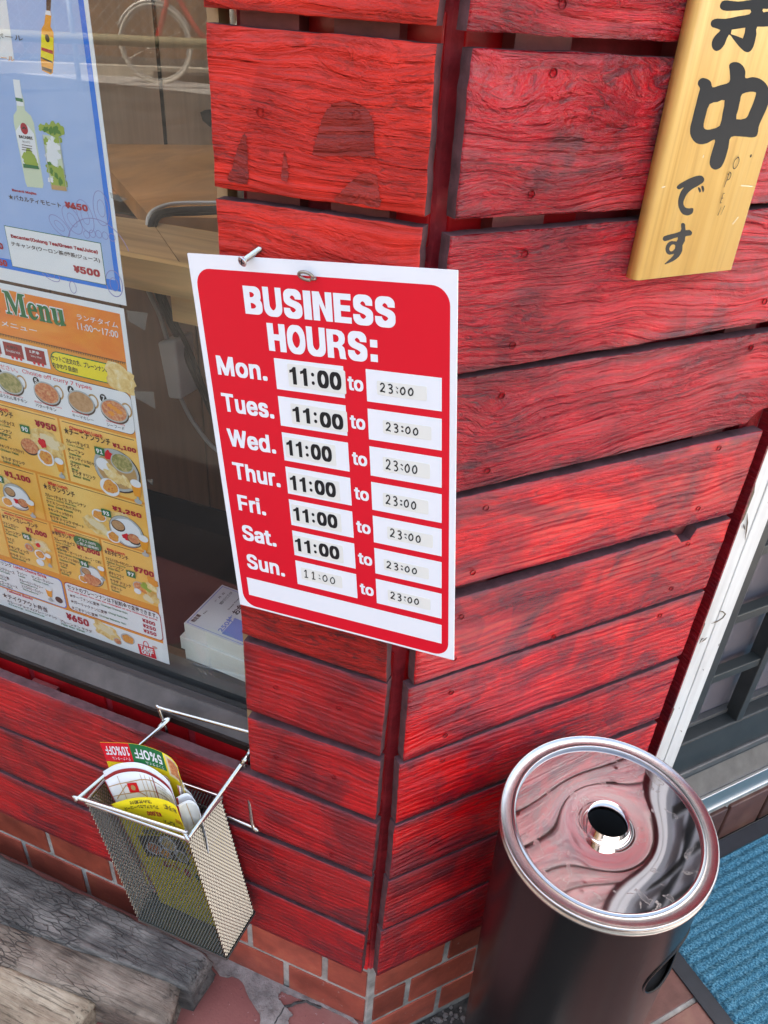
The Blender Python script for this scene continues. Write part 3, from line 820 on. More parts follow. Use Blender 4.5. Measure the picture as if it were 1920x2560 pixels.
# ================================================================== BUSINESS HOURS SIGN
SO = Vector((-0.146826, -0.016072, 0.713183)); SX = Vector((0.99287, -0.044938, 0.110408)); SZ = Vector((-0.10899, 0.032871, 0.993499)); SN = Vector((-0.048275, -0.998449, 0.027739))
def SF(u, v, l=0.0): return SO + SX * u + SZ * v + SN * l
sign = thing('hours_sign', 'red and white opening hours sign with BUSINESS HOURS in large letters, hung at the corner', 'sign', tuple(SF(.1, 0)))
m = MB(); m.box(0, .2177, -.0013, 0, 0, .327, tf=lambda p: SF(p.x, p.z, p.y))
M['sign_board'] = mottled('sign_white_plastic', [(.2, (.78, .77, .78)), (.45, (.83, .83, .86)), (.9, (.84, .84, .87))], 14) and M['sign_white_plastic']
put(m.build('board', M['sign_board'], fix=True), sign)
pr = Print(SF, ['red'])
pr.rect(.0052, .0020, .2127, .3165, 'red', 1, r=.0135)
put_ = []
rows = [.2520, .2209, .1898, .1589, .1281, .0973, .0665]
for z in rows:
    pr.rect(.0680, z - .0253, .1283, z, 'white', 2); pr.rect(.1469, z - .0253, .2067, z, 'white', 2)
pr.rect(.0124, .0148, .2067, .0346, 'white', 2)
pr.build('red_print', sign)
BD = .035
def word(t, x0, z0, x1, z1, bold=BD, k='white', lay=3):
    for ch_t, a, b_ in [(t, x0, x1)]:
        p_ = Print(SF, [k]); p_.text(ch_t, a, z0, b_, z1, k, lay, bold); p_.build('printed_word', sign)
R_OUT = [(0, 0), (0, 1), (.58, 1), (.80, .96), (.93, .86), (.96, .72), (.92, .57), (.78, .47), (.90, .40), (.94, .25), (.95, .08), (1, 0), (.66, 0), (.63, .10), (.61, .27), (.54, .37), (.34, .385), (.34, 0)]
R_IN = [(.34, .83), (.34, .57), (.50, .57), (.60, .61), (.64, .70), (.60, .79), (.50, .83)]
def letters(t, x0, z0, x1, z1):
    wd = {'I': .40, 'E': .88}
    tot = sum(wd.get(c_, 1.0) for c_ in t); gap = .085; u = (x1 - x0) / (tot + gap * (len(t) - 1)); x = x0
    p_ = Print(SF, ['white'])
    for c_ in t:
        w_ = wd.get(c_, 1.0) * u
        ov = .0004 if c_ in 'OSU' else 0
        if c_ == 'I': p_.rect(x, z0, x + w_, z1, 'white', 3)
        elif c_ == 'E':
            h_ = z1 - z0; p_.poly([(x, z0), (x, z1), (x + w_, z1), (x + w_, z1 - .21 * h_), (x + .4 * w_, z1 - .21 * h_), (x + .4 * w_, z0 + .61 * h_), (x + .94 * w_, z0 + .61 * h_), (x + .94 * w_, z0 + .41 * h_), (x + .4 * w_, z0 + .41 * h_), (x + .4 * w_, z0 + .21 * h_), (x + w_, z0 + .21 * h_), (x + w_, z0)], 'white', 3)
        elif c_ == 'H':
            h_ = z1 - z0; p_.poly([(x, z0), (x, z1), (x + .35 * w_, z1), (x + .35 * w_, z0 + .62 * h_), (x + .65 * w_, z0 + .62 * h_), (x + .65 * w_, z1), (x + w_, z1), (x + w_, z0), (x + .65 * w_, z0), (x + .65 * w_, z0 + .40 * h_), (x + .35 * w_, z0 + .40 * h_), (x + .35 * w_, z0)], 'white', 3)
        elif c_ == 'N':
            p_.poly([(x, z0), (x, z1), (x + .36 * w_, z1), (x + .66 * w_, z0 + .42 * (z1 - z0)), (x + .66 * w_, z1), (x + w_, z1), (x + w_, z0), (x + .66 * w_, z0), (x + .34 * w_, z0 + .58 * (z1 - z0)), (x + .34 * w_, z0)], 'white', 3)
        elif c_ == 'R': p_.poly([(x + a * w_, z0 + b_ * (z1 - z0)) for a, b_ in R_OUT], 'white', 3, holes=[[(x + a * w_, z0 + b_ * (z1 - z0)) for a, b_ in R_IN]])
        else: p_.text(c_, x, z0 - ov, x + w_, z1 + ov, 'white', 3, .055)
        x += w_ + gap * u
    p_.build('printed_word', sign)
letters('BUSINESS', .0470, .2848, .1722, .3060)
letters('HOURS', .0647, .2576, .1490, .2793)
pr = Print(SF, ['white']); pr.rect(.1515, .2582, .1573, .2638, 'white', 3); pr.rect(.1515, .2690, .1573, .2746, 'white', 3); pr.build('printed_colon', sign)
for (t, z, x1, x0) in (('Mon.', .2322, .0603, .0131), ('Tues.', .2005, .0627, .0129), ('Wed.', .1690, .0607, .0136), ('Thur.', .1379, .0615, .0142), ('Fri.', .1068, .0432, .0147), ('Sat.', .0761, .0502, .0147), ('Sun.', .0455, .0555, .0153)):
    word(t, x0, z, x1, z + .0163, .035)
for i in range(7): word('to', .1313, .2338 - .0311 * i, .1444, .2338 - .0311 * i + .0108, .035)
# stickers with the times
def sticker(x0, z0, x1, z1, t0, kx, zt, h, split=None):
    s_ = MB()
    def loop(x0, z0, x1, z1, r=.0012):
        pts = []
        for cx, cy, a0 in ((x1 - r, z1 - r, 0), (x0 + r, z1 - r, 90), (x0 + r, z0 + r, 180), (x1 - r, z0 + r, 270)):
            for i in range(4): a = R(a0 + i * 30); pts.append((cx + r * math.cos(a), cy + r * math.sin(a)))
        return pts
    def patch(x0, z0, x1, z1, lo, hi):
        L_ = loop(x0, z0, x1, z1); n = len(L_)
        s_.add([SF(a, b_, lo) for a, b_ in L_] + [SF(a, b_, hi) for a, b_ in L_], [tuple(range(n, 2 * n))] + [(i, (i + 1) % n, n + (i + 1) % n, n + i) for i in range(n)])
    if split:
        patch(x0, z0, split, z1, .00030, .00050); patch(split - .0006, z0 - .0004, x1, z1 - .0003, .00032, .00056)
    else: patch(x0, z0, x1, z1, .00030, .00050)
    put(s_.build('time_sticker', M[K['label']], fix=True), sign)
L7 = [(.0812, .2326, .1262, .0142, .0020), (.0806, .2012, .1256, .0130, .0), (.0716, .1702, .1133, .0138, 0), (.0716, .1382, .1146, .0137, 0), (.0716, .1086, .1139, .0132, 0), (.0701, .0775, .1136, .0132, 0)]
for i, (x0, z0, x1, h, _) in enumerate(L7):
    sticker(x0 - .0015, z0 - .0022, x1 + .0035, z0 + h + .0022, 0, 0, 0, 0, split=x0 + (x1 - x0) * .53)
    xm = x0 + (x1 - x0) * .53; pr = Print(SF, ['black'], .0001)
    wd_ = xm - x0
    for q in (0, .40):
        pr.poly([(x0 + (q + a * .26) * wd_, z0 + b_ * h) for a, b_ in ((.42, 0), (.42, .70), (.0, .64), (.0, .80), (.35, .86), (.60, 1), (.95, 1), (.95, 0))], 'black', 7)
    for zz in (.22, .70): pr.ell((x0 + .86 * wd_, z0 + zz * h), .00135, .0015, 'black', 7)
    dz = -.0012 if i == 1 else 0
    pr.text('00', xm + .0005, z0 + dz, x1, z0 + h + dz, 'black', 7, .050); pr.build('printed_time', sign)
# hand written times
DIG = {
 '2': [[(.1, .8), (.3, 1), (.6, .95), (.7, .7), (.4, .35), (.05, .05), (.35, .1), (.8, .02)]],
 '3': [[(.1, .9), (.45, 1), (.7, .82), (.55, .6), (.3, .52), (.6, .45), (.75, .22), (.5, .0), (.15, .05)]],
 ':': [[(.4, .7), (.46, .72)], [(.4, .25), (.46, .27)]],
 '0': [[(.5, .85), (.2, .65), (.12, .3), (.35, .05), (.7, .2), (.8, .55), (.6, .85), (.45, .86)]],
 '1': [[(.2, .75), (.5, .98), (.45, .5), (.42, .05)], [(.15, .03), (.75, .05)]],
 'O': [[(.5, .95), (.15, .7), (.1, .3), (.4, .02), (.8, .2), (.92, .6), (.7, .93), (.5, .95)]],
 'P': [[(.35, .95), (.2, .4), (.05, -.1)], [(.1, .8), (.5, 1), (.85, .8), (.75, .5), (.3, .42)]],
 'E': [[(.75, .95), (.3, .95), (.2, .5), (.1, .02), (.65, .05)], [(.2, .5), (.7, .55)]],
 'N': [[(.05, -.05), (.25, .95), (.6, .0), (.9, 1.05)]]}
def hand(P, t, x0, z0, x1, z1, w_, k='ink', lay=7, vert=False):
    n = len(t); cw = (x1 - x0) / n
    x = x0
    for ch in t:
        ww = cw * (.6 if ch == ':' else 1.1)
        for st in DIG[ch]:
            pts = catmull([(a, b_, 0) for a, b_ in st], 1 if ch in 'EN' else 5)
            jz = random.uniform(-.04, .04)
            P.line([(x + p.x * ww * .8 + random.uniform(-1, 1) * w_ * .06, z0 + (p.y + jz) * (z1 - z0)) for p in pts], w_ * (1.9 if ch == ':' else 1), k, lay)
        x += ww
R7 = [(.1557, .2332, .1953, .2442), (.1593, .2026, .1986, .2135), (.1581, .1703, .1973, .1829), (.1569, .1389, .1958, .1512), (.1596, .1090, .1993, .1209), (.1553, .0779, .1956, .0888), (.1579, .0471, .1968, .0584)]
for i, (x0, z0, x1, z1) in enumerate(R7):
    sticker(x0, z0, x1, z1, 0, 0, 0, 0)
    pr = Print(SF, ['ink'], .0001); hand(pr, '23:00', x0 + .0025, z0 + .0025, x1 - .0085, z1 - .0018, .0011); pr.build('handwritten_time', sign)
sticker(.0731, .0480, .1141, .0606, 0, 0, 0, 0)
pr = Print(SF, ['ink'], .0001); hand(pr, '11:00', .0755, .0508, .1095, .0590, .0010); pr.build('handwritten_time', sign)
# faint rust stains at the top corners of the board, and a scratch
pr = Print(SF, ['stain']) if False else None

# screw driven into the plank above the sign, and the hook the sign hangs from
hp = WA(-.1276, 1.0429, -.018); tp = WA(-.1215, 1.0500, .004)
sc_ = thing('wood_screw', 'bright zinc crosshead screw sticking out of the plank above the sign', 'screw', tuple(tp))
ax = (tp - hp).normalized(); L_ = (tp - hp).length
m = MB(); q = ax.to_track_quat('Z', 'Y').to_matrix()
def along(mb, prof, n=16, base=hp, q=q):
    mm = MB(); mm.lathe(prof, n); mb.add([base + q @ Vector(v) for v in mm.v], mm.f)
prof = [(0, 0), (.0036, .0002), (.0040, .0008), (.0022, .0032)]
z = .0032
while z < L_:
    prof += [(.0016, z), (.0022, z + .0006)]; z += .0012
along(m, prof)
put(m.build('shank', M['zinc'], smooth=False), sc_)
m = MB()
for a in (0, 90):
    r_ = Matrix.Rotation(R(a + 20), 3, 'Z')
    m.box(-.0024, .0024, -.0004, .0004, -.0002, .0008, tf=lambda p: hp + q @ (r_ @ Vector(p)))
put(m.build('cross_slot', M['rubber'], fix=True), sc_)
hk = thing('screw_hook', 'dull metal ring hook passing through the top of the hours sign', 'hook', tuple(SF(.1055, .3175)))
m = MB()
cpt = SF(.1045, .3172, .0025)
pts = [cpt + SX * (.0055 * math.cos(a)) + SZ * (.0035 * math.sin(a)) + SN * (.0030 * math.sin(a) + .001) for a in [R(t) for t in range(-30, 310, 20)]]
m.tube(pts, .0012, 8)
m.tube([SF(.1085, .3155, .0035), SF(.1105, .3150, .0015), SF(.110, .3160, -.006)], .0012, 8)
put(m.build('ring', M['brass_dull'], smooth=True), hk)

# ================================================================== WOODEN OPEN BOARD
m_, ns, ls, p = newmat('varnished_pale_wood')
v = coords(ns, ls, rand=False)
f = noise_t(ns, ls, scaled(ns, ls, v, (110, 40, 4)), 1, 4, .55, .6)
f2 = noise_t(ns, ls, scaled(ns, ls, v, (420, 100, 9)), 1, 4, .6)
c1 = ramp(ns, ls, f, [(.30, (.76, .46, .135)), (.5, (.88, .58, .19)), (.7, (.92, .64, .24))])
c2 = mixc(ns, ls, ramp(ns, ls, f2, [(.3, g(.25)), (.5, g(0))]), c1, (.48, .24, .07))
sx = N(ns, 'ShaderNodeSeparateXYZ'); ls.new(v, sx.inputs[0])
ls.new(c2, p.inputs['Base Color']); p.inputs['Roughness'].default_value = .33
ls.new(bump(ns, ls, f2, .3, .0006), p.inputs['Normal'])
M['board_wood'] = m_
wb = thing('wooden_board', 'long pale varnished wooden board with black brushed Japanese characters', 'sign', tuple(WB(.235, 1.035, -.005)))
s0, s1, zb, t_ = .1812, .2868, 1.0365, .0105
prof = [(s0 + .0, -.0010)]
for i in range(7): a = R(i * 15); prof.append((s0 + .0048 - .0048 * math.cos(a), -.0105 + .0055 * (1 - math.sin(a)) - .001))
for i in range(7): a = R(90 - i * 15); prof.append((s1 - .0045 + .0045 * math.cos(a), -.0115 + .0045 * (1 - math.sin(a))))
prof.append((s1, -.0010))
m = MB(); n = len(prof); zt_ = 1.62
m.add([WB(a, zb, d) for a, d in prof] + [WB(a, zt_, d) for a, d in prof], [tuple(range(n))[::-1], tuple(range(n, 2 * n))] + [(i, (i + 1) % n, n + (i + 1) % n, n + i) for i in range(n)])
o = m.build('board', M['board_wood'], fix=True)
for f in o.data.polygons: f.use_smooth = abs(f.normal.z) < .5
o.data.polygons[0].use_smooth = False
put(o, wb)
M['brush_ink'] = flat('brush_black', (.016, .017, .020), .42) and M['brush_black']
K['brush'] = 'brush_black'
pr = Print(lambda u, v, l: WB(u, v, -.0115 - l), ['brush'])
pr.poly([(0.2224,1.1826), (0.2229,1.1835), (0.2241,1.1840), (0.2254,1.1844), (0.2269,1.1845), (0.2287,1.1845), (0.2305,1.1843), (0.2322,1.1839), (0.2340,1.1832), (0.2357,1.1824), (0.2372,1.1814), (0.2386,1.1802), (0.2397,1.1789), (0.2403,1.1774), (0.2406,1.1759), (0.2414,1.1749), (0.2433,1.1748), (0.2457,1.1753), (0.2482,1.1756), (0.2507,1.1755), (0.2533,1.1752), (0.2559,1.1747), (0.2584,1.1739), (0.2608,1.1730), (0.2631,1.1719), (0.2650,1.1707), (0.2667,1.1693), (0.2683,1.1678), (0.2697,1.1660), (0.2708,1.1640), (0.2716,1.1619), (0.2719,1.1596), (0.2717,1.1573), (0.2713,1.1550), (0.2709,1.1531), (0.2703,1.1512), (0.2698,1.1494), (0.2693,1.1476), (0.2689,1.1459), (0.2687,1.1442), (0.2688,1.1428), (0.2691,1.1415), (0.2694,1.1403), (0.2695,1.1391), (0.2695,1.1380), (0.2691,1.1372), (0.2681,1.1367), (0.2667,1.1364), (0.2647,1.1363), (0.2621,1.1364), (0.2591,1.1367), (0.2556,1.1369), (0.2511,1.1372), (0.2463,1.1375), (0.2429,1.1369), (0.2420,1.1352), (0.2425,1.1327), (0.2430,1.1301), (0.2431,1.1274), (0.2431,1.1246), (0.2429,1.1221), (0.2425,1.1200), (0.2419,1.1182), (0.2411,1.1167), (0.2397,1.1157), (0.2381,1.1151), (0.2365,1.1148), (0.2347,1.1149), (0.2329,1.1154), (0.2313,1.1161), (0.2300,1.1170), (0.2289,1.1181), (0.2281,1.1193), (0.2276,1.1205), (0.2274,1.1218), (0.2272,1.1234), (0.2273,1.1253), (0.2274,1.1274), (0.2275,1.1295), (0.2277,1.1318), (0.2278,1.1341), (0.2271,1.1354), (0.2253,1.1352), (0.2228,1.1341), (0.2203,1.1331), (0.2180,1.1327), (0.2156,1.1325), (0.2134,1.1326), (0.2114,1.1329), (0.2096,1.1334), (0.2078,1.1342), (0.2059,1.1353), (0.2041,1.1367), (0.2026,1.1381), (0.2015,1.1396), (0.2008,1.1411), (0.2003,1.1428), (0.2000,1.1445), (0.2000,1.1464), (0.2001,1.1486), (0.2001,1.1511), (0.2001,1.1540), (0.2002,1.1568), (0.2002,1.1597), (0.2002,1.1625), (0.2003,1.1649), (0.2004,1.1663), (0.2005,1.1672), (0.2003,1.1681), (0.1995,1.1689), (0.1984,1.1697), (0.1976,1.1704), (0.1972,1.1712), (0.1971,1.1720), (0.1973,1.1728), (0.1979,1.1734), (0.1987,1.1740), (0.1998,1.1744), (0.2013,1.1745), (0.2031,1.1743), (0.2048,1.1740), (0.2063,1.1736), (0.2079,1.1729), (0.2092,1.1721), (0.2101,1.1710), (0.2109,1.1697), (0.2120,1.1689), (0.2139,1.1690), (0.2162,1.1696), (0.2186,1.1702), (0.2215,1.1707), (0.2246,1.1713), (0.2266,1.1723), (0.2268,1.1739), (0.2259,1.1760), (0.2249,1.1779), (0.2240,1.1796), (0.2229,1.1813)], "brush", holes=[[(0.2132,1.1584), (0.2163,1.1595), (0.2202,1.1598), (0.2238,1.1610), (0.2267,1.1609), (0.2278,1.1573), (0.2281,1.1526), (0.2288,1.1482), (0.2285,1.1446), (0.2254,1.1431), (0.2218,1.1425), (0.2195,1.1421), (0.2176,1.1420), (0.2155,1.1423), (0.2137,1.1430), (0.2127,1.1442), (0.2122,1.1460), (0.2121,1.1487), (0.2122,1.1518), (0.2122,1.1554)], [(0.2424,1.1649), (0.2457,1.1659), (0.2496,1.1664), (0.2527,1.1664), (0.2550,1.1662), (0.2560,1.1658), (0.2563,1.1648), (0.2563,1.1623), (0.2560,1.1593), (0.2554,1.1563), (0.2546,1.1534), (0.2542,1.1510), (0.2528,1.1493), (0.2480,1.1484), (0.2433,1.1487), (0.2424,1.1515), (0.2427,1.1551), (0.2423,1.1582), (0.2422,1.1609), (0.2418,1.1632)]])
pr.poly([(0.2003,1.2162), (0.2004,1.2174), (0.2013,1.2186), (0.2029,1.2192), (0.2057,1.2194), (0.2105,1.2193), (0.2159,1.2192), (0.2199,1.2196), (0.2251,1.2204), (0.2355,1.2219), (0.2452,1.2225), (0.2482,1.2198), (0.2478,1.2167), (0.2442,1.2162), (0.2405,1.2162), (0.2404,1.2151), (0.2420,1.2142), (0.2452,1.2148), (0.2487,1.2147), (0.2518,1.2108), (0.2524,1.2066), (0.2461,1.2060), (0.2395,1.2058), (0.2393,1.2040), (0.2407,1.2017), (0.2410,1.1990), (0.2412,1.1963), (0.2410,1.1941), (0.2403,1.1924), (0.2391,1.1912), (0.2373,1.1906), (0.2351,1.1907), (0.2325,1.1914), (0.2295,1.1927), (0.2263,1.1943), (0.2230,1.1962), (0.2198,1.1980), (0.2171,1.1998), (0.2149,1.2005), (0.2139,1.1980), (0.2132,1.1947), (0.2120,1.1930), (0.2107,1.1918), (0.2092,1.1910), (0.2075,1.1906), (0.2057,1.1908), (0.2039,1.1915), (0.2024,1.1926), (0.2014,1.1941), (0.2010,1.1957), (0.2013,1.1974), (0.2023,1.1990), (0.2037,1.2005), (0.2053,1.2017), (0.2061,1.2027), (0.2037,1.2033), (0.2006,1.2038), (0.1988,1.2040), (0.1974,1.2044), (0.1964,1.2052), (0.1959,1.2062), (0.1959,1.2071), (0.1966,1.2080), (0.1984,1.2087), (0.2009,1.2091), (0.2040,1.2091), (0.2080,1.2092), (0.2135,1.2100), (0.2193,1.2111), (0.2249,1.2118), (0.2291,1.2126), (0.2302,1.2140), (0.2288,1.2152), (0.2240,1.2150), (0.2179,1.2143), (0.2123,1.2139), (0.2074,1.2136), (0.2044,1.2138), (0.2024,1.2143), (0.2009,1.2151)], "brush", holes=[[(0.2164,1.2033), (0.2286,1.2049), (0.2292,1.2021), (0.2288,1.1986), (0.2221,1.1999), (0.2165,1.2008)]])
pr.poly([(0.2010,1.1036), (0.2010,1.1042), (0.2013,1.1048), (0.2021,1.1054), (0.2032,1.1061), (0.2047,1.1067), (0.2065,1.1075), (0.2086,1.1083), (0.2110,1.1092), (0.2134,1.1099), (0.2155,1.1105), (0.2176,1.1109), (0.2194,1.1111), (0.2211,1.1112), (0.2225,1.1111), (0.2237,1.1108), (0.2249,1.1102), (0.2260,1.1094), (0.2267,1.1086), (0.2270,1.1078), (0.2269,1.1071), (0.2265,1.1063), (0.2255,1.1056), (0.2241,1.1049), (0.2226,1.1042), (0.2210,1.1035), (0.2191,1.1028), (0.2175,1.1021), (0.2161,1.1013), (0.2149,1.1004), (0.2138,1.0995), (0.2130,1.0984), (0.2123,1.0971), (0.2119,1.0959), (0.2115,1.0946), (0.2114,1.0934), (0.2116,1.0922), (0.2122,1.0911), (0.2131,1.0901), (0.2142,1.0893), (0.2153,1.0887), (0.2165,1.0884), (0.2179,1.0882), (0.2195,1.0881), (0.2212,1.0882), (0.2225,1.0881), (0.2233,1.0877), (0.2236,1.0871), (0.2238,1.0865), (0.2239,1.0857), (0.2238,1.0848), (0.2233,1.0841), (0.2222,1.0835), (0.2207,1.0831), (0.2191,1.0829), (0.2175,1.0831), (0.2157,1.0835), (0.2140,1.0841), (0.2123,1.0851), (0.2107,1.0863), (0.2093,1.0877), (0.2080,1.0892), (0.2070,1.0908), (0.2063,1.0924), (0.2058,1.0940), (0.2056,1.0956), (0.2056,1.0971), (0.2057,1.0984), (0.2059,1.0996), (0.2063,1.1007), (0.2070,1.1018), (0.2078,1.1028), (0.2079,1.1034), (0.2069,1.1032), (0.2053,1.1025), (0.2038,1.1022), (0.2027,1.1024), (0.2016,1.1030)], "brush")
pr.poly([(0.2225,1.1028), (0.2228,1.1030), (0.2234,1.1030), (0.2241,1.1027), (0.2250,1.1021), (0.2259,1.1012), (0.2266,1.1003), (0.2266,1.0997), (0.2262,1.0992), (0.2257,1.0990), (0.2251,1.0994), (0.2244,1.1002), (0.2237,1.1009), (0.2231,1.1016), (0.2226,1.1023)], "brush")
pr.poly([(0.2256,1.1036), (0.2261,1.1038), (0.2269,1.1038), (0.2278,1.1035), (0.2285,1.1028), (0.2292,1.1018), (0.2296,1.1009), (0.2296,1.1001), (0.2293,1.0993), (0.2289,1.0990), (0.2284,1.0995), (0.2277,1.1004), (0.2270,1.1012), (0.2264,1.1021), (0.2258,1.1030)], "brush")
pr.poly([(0.1995,1.0668), (0.1994,1.0678), (0.2002,1.0687), (0.2028,1.0693), (0.2064,1.0698), (0.2115,1.0704), (0.2158,1.0713), (0.2162,1.0731), (0.2152,1.0750), (0.2148,1.0763), (0.2147,1.0772), (0.2155,1.0776), (0.2167,1.0776), (0.2179,1.0772), (0.2191,1.0762), (0.2199,1.0740), (0.2210,1.0720), (0.2229,1.0719), (0.2250,1.0720), (0.2270,1.0711), (0.2285,1.0699), (0.2287,1.0686), (0.2279,1.0676), (0.2252,1.0675), (0.2226,1.0673), (0.2226,1.0658), (0.2232,1.0638), (0.2225,1.0622), (0.2219,1.0605), (0.2225,1.0585), (0.2231,1.0564), (0.2225,1.0542), (0.2212,1.0520), (0.2190,1.0503), (0.2161,1.0489), (0.2121,1.0477), (0.2087,1.0470), (0.2077,1.0471), (0.2081,1.0478), (0.2102,1.0493), (0.2127,1.0512), (0.2146,1.0531), (0.2153,1.0545), (0.2134,1.0544), (0.2106,1.0541), (0.2085,1.0548), (0.2068,1.0559), (0.2055,1.0574), (0.2047,1.0592), (0.2046,1.0612), (0.2054,1.0631), (0.2071,1.0642), (0.2094,1.0647), (0.2121,1.0642), (0.2144,1.0639), (0.2152,1.0656), (0.2146,1.0671), (0.2115,1.0667), (0.2077,1.0658), (0.2050,1.0653), (0.2027,1.0650), (0.2014,1.0651), (0.2006,1.0655), (0.1999,1.0661)], "brush", holes=[[(0.2087,1.0591), (0.2091,1.0606), (0.2102,1.0618), (0.2120,1.0619), (0.2138,1.0613), (0.2146,1.0599), (0.2146,1.0583), (0.2135,1.0573), (0.2122,1.0567), (0.2110,1.0567), (0.2100,1.0572), (0.2091,1.0580)]])
pr.build('brushed_characters', wb)
pr = Print(lambda u, v, l: WB(u, v, -.0115 - l), ['ink'])
for ch, lb, rt in (('O', (0.2516,1.1146), (0.2585,1.1231)), ('P', (0.2485,1.1032), (0.2542,1.1125)), ('E', (0.2491,1.0903), (0.2524,1.0979)), ('N', (0.2502,1.0818), (0.2565,1.0882))):
    hand(pr, ch, lb[0], lb[1], rt[0], rt[1], .0006)
pr.ell((0.2690,1.1235), .0009, .0011, 'ink')
pr.build('pencilled_word', wb)
pr = Print(lambda u, v, l: WB(u, v, -.0115 - l), ['cream'])
for a, b_ in (((0.2702,1.0736), (0.2744,1.0790)), ((0.2198,1.1234), (0.2197,1.1253)), ((0.2674,1.1025), (0.2806,1.1013)), ((0.1863,1.1042), (0.1894,1.1048))):
    pr = Print(lambda u, v, l: WB(u, v, -.0115 - l), ['cream'])
    pr.line([a, ((a[0] + b_[0]) / 2 + .0003, (a[1] + b_[1]) / 2), b_], .0009, 'cream')
    pr.build('scratch', wb)

# ================================================================== MENU POSTERS BEHIND THE GLASS
PY = .0665
PF = lambda u, v, l=0.0: Vector((u, PY - l - .0004, v))
def poster(name, label, x0, z0, x1, z1, cat='menu poster'):
    t = thing(name, label, cat, (x1, PY, z0))
    m = MB(); m.box(x0, x1, PY - .0004, PY, z0, z1)
    o = m.build('sheet', M[K['white']], fix=True); put(o, t); return t
def Q(*a): return a
def grid_at(h, x, y):
    """menu artwork grid (0..1.6) to a point on the menu sheet"""
    x /= 1000.0; y /= 1000.0; q = h[6] * x + h[7] * y + h[8]
    return ((h[0] * x + h[1] * y + h[2]) / q, (h[3] * x + h[4] * y + h[5]) / q)
ART_1 = (0.1202548, 0.01148821, -0.3905333, 0.09585019, -0.2145692, 1.189665, 0.07387328, -0.09726142, 1)
ART_2 = (0.1184748, 0.01131816, -0.4536875, 0.09443141, -0.2113931, 0.9540231, 0.07277981, -0.09582175, 1)
ART_3 = (0.1893141, 0.01808558, -0.5202832, 0.1508945, -0.3377906, 0.7055404, 0.1162968, -0.1531161, 1)

# ---- blue drinks menu
bx1 = -.3040; bz0 = .9545
blue = poster('drinks_poster', 'blue Japanese drinks menu with rum bottle and mojito glass, hanging inside the window', bx1 - .42, bz0, bx1, bz0 + .594)
pr = Print(PF, ['blue'])
pr.rect(bx1 - .414, bz0 + .0125, bx1 - .0040, bz0 + .588, 'blue', 1)
e = (-0.3131,1.1938)[0]
pr.rect(bx1 - .40, bz0 + .0225, e, bz0 + .575, 'sky', 2)
pr.poly([(-0.3905,1.1897), (-0.3838,1.1900), (-0.3865,1.1481), (-0.4016,1.1485)], 'white', 3)
pr.build('blue_print', blue)
pr = Print(PF, ['amber'])
# faint mandala outline
for cx, cy, rx, rz, rot in ((590, 1495, .0085, .0145, .25), (500, 1520, .0085, .0135, .6), (700, 1440, .0085, .0150, .0), (412, 1560, .007, .0125, .95), (345, 1890, .006, .012, 1.2)):
    c = grid_at(ART_1, cx, cy)
    pr.ring(c, rx, rz, .0006, 'purple', 3, rot=rot); pr.ring(c, rx * .5, rz * .5, .0005, 'purple', 3, rot=rot)
for cx, cy in ((600, 1620), (640, 1615), (683, 1618), (727, 1628), (775, 1640)):
    pr.ring(grid_at(ART_1, cx, cy), .0035, .0035, .0005, 'purple', 3)
pr.ring((-0.3273,0.9941), .036, .036, .0007, 'purple', 3, 60, 20, 200)
pr.ring((-0.3146,0.9736), .0095, .0125, .0008, 'purple', 3); pr.ring((-0.3147,0.9729), .005, .0065, .0006, 'purple', 3)
pr.ring((-0.3636,0.9620), .004, .006, .0006, 'purple', 3)
pr.build('ornament', blue)
pr = Print(PF, ['amber'])
B1 = [(-0.3432,1.1922), (-0.3390,1.1924), (-0.3412,1.1851), (-0.3409,1.1822), (-0.3436,1.1743), (-0.3413,1.1705), (-0.3447,1.1527), (-0.3484,1.1416), (-0.3510,1.1403), (-0.3593,1.1428), (-0.3585,1.1517), (-0.3530,1.1722), (-0.3493,1.1759), (-0.3469,1.1819), (-0.3451,1.1854)]
pr.poly(B1, 'amber', 3)
pr.poly([(-0.3430,1.1951), (-0.3379,1.1953), (-0.3412,1.1851), (-0.3451,1.1854)], 'dgrey', 4)
pr.poly([(-0.3458,1.1852), (-0.3413,1.1850), (-0.3411,1.1819), (-0.3470,1.1824)], 'white', 4)
pr.poly([(-0.3538,1.1687), (-0.3421,1.1668), (-0.3464,1.1495), (-0.3581,1.1522)], 'yellow', 4)
pr.poly([(-0.3557,1.1595), (-0.3446,1.1578), (-0.3452,1.1552), (-0.3562,1.1572)], 'crimson', 5)
pr.poly([(-0.3576,1.1526), (-0.3466,1.1500), (-0.3469,1.1487), (-0.3578,1.1515)], 'dgrey', 5)
pr.poly([(-0.3584,1.1457), (-0.3484,1.1442), (-0.3493,1.1415), (-0.3587,1.1432)], 'dgrey', 5)
pr.ell((-0.3483,1.1661), .0022, .0028, 'dgrey', 5)
pr.build('bottle_picture', blue)
pr = Print(PF, ['pale'])
pr.poly([(-0.3914,1.1336), (-0.3845,1.1337), (-0.3848,1.1242), (-0.3836,1.1178), (-0.3844,1.1109), (-0.3790,1.1072), (-0.3771,1.1018), (-0.3776,1.0777), (-0.3780,1.0520), (-0.3797,1.0488), (-0.3971,1.0478), (-0.3982,1.0514), (-0.3986,1.0683), (-0.3992,1.0996), (-0.3980,1.1059), (-0.3933,1.1101), (-0.3920,1.1171), (-0.3922,1.1236)], 'pale', 3)
pr.poly([(-0.3914,1.1336), (-0.3845,1.1337), (-0.3848,1.1242), (-0.3846,1.1139), (-0.3921,1.1137), (-0.3922,1.1236)], 'white', 4)
pr.poly([(-0.3923,1.1201), (-0.3847,1.1197), (-0.3848,1.1170), (-0.3924,1.1175)], 'green', 5)
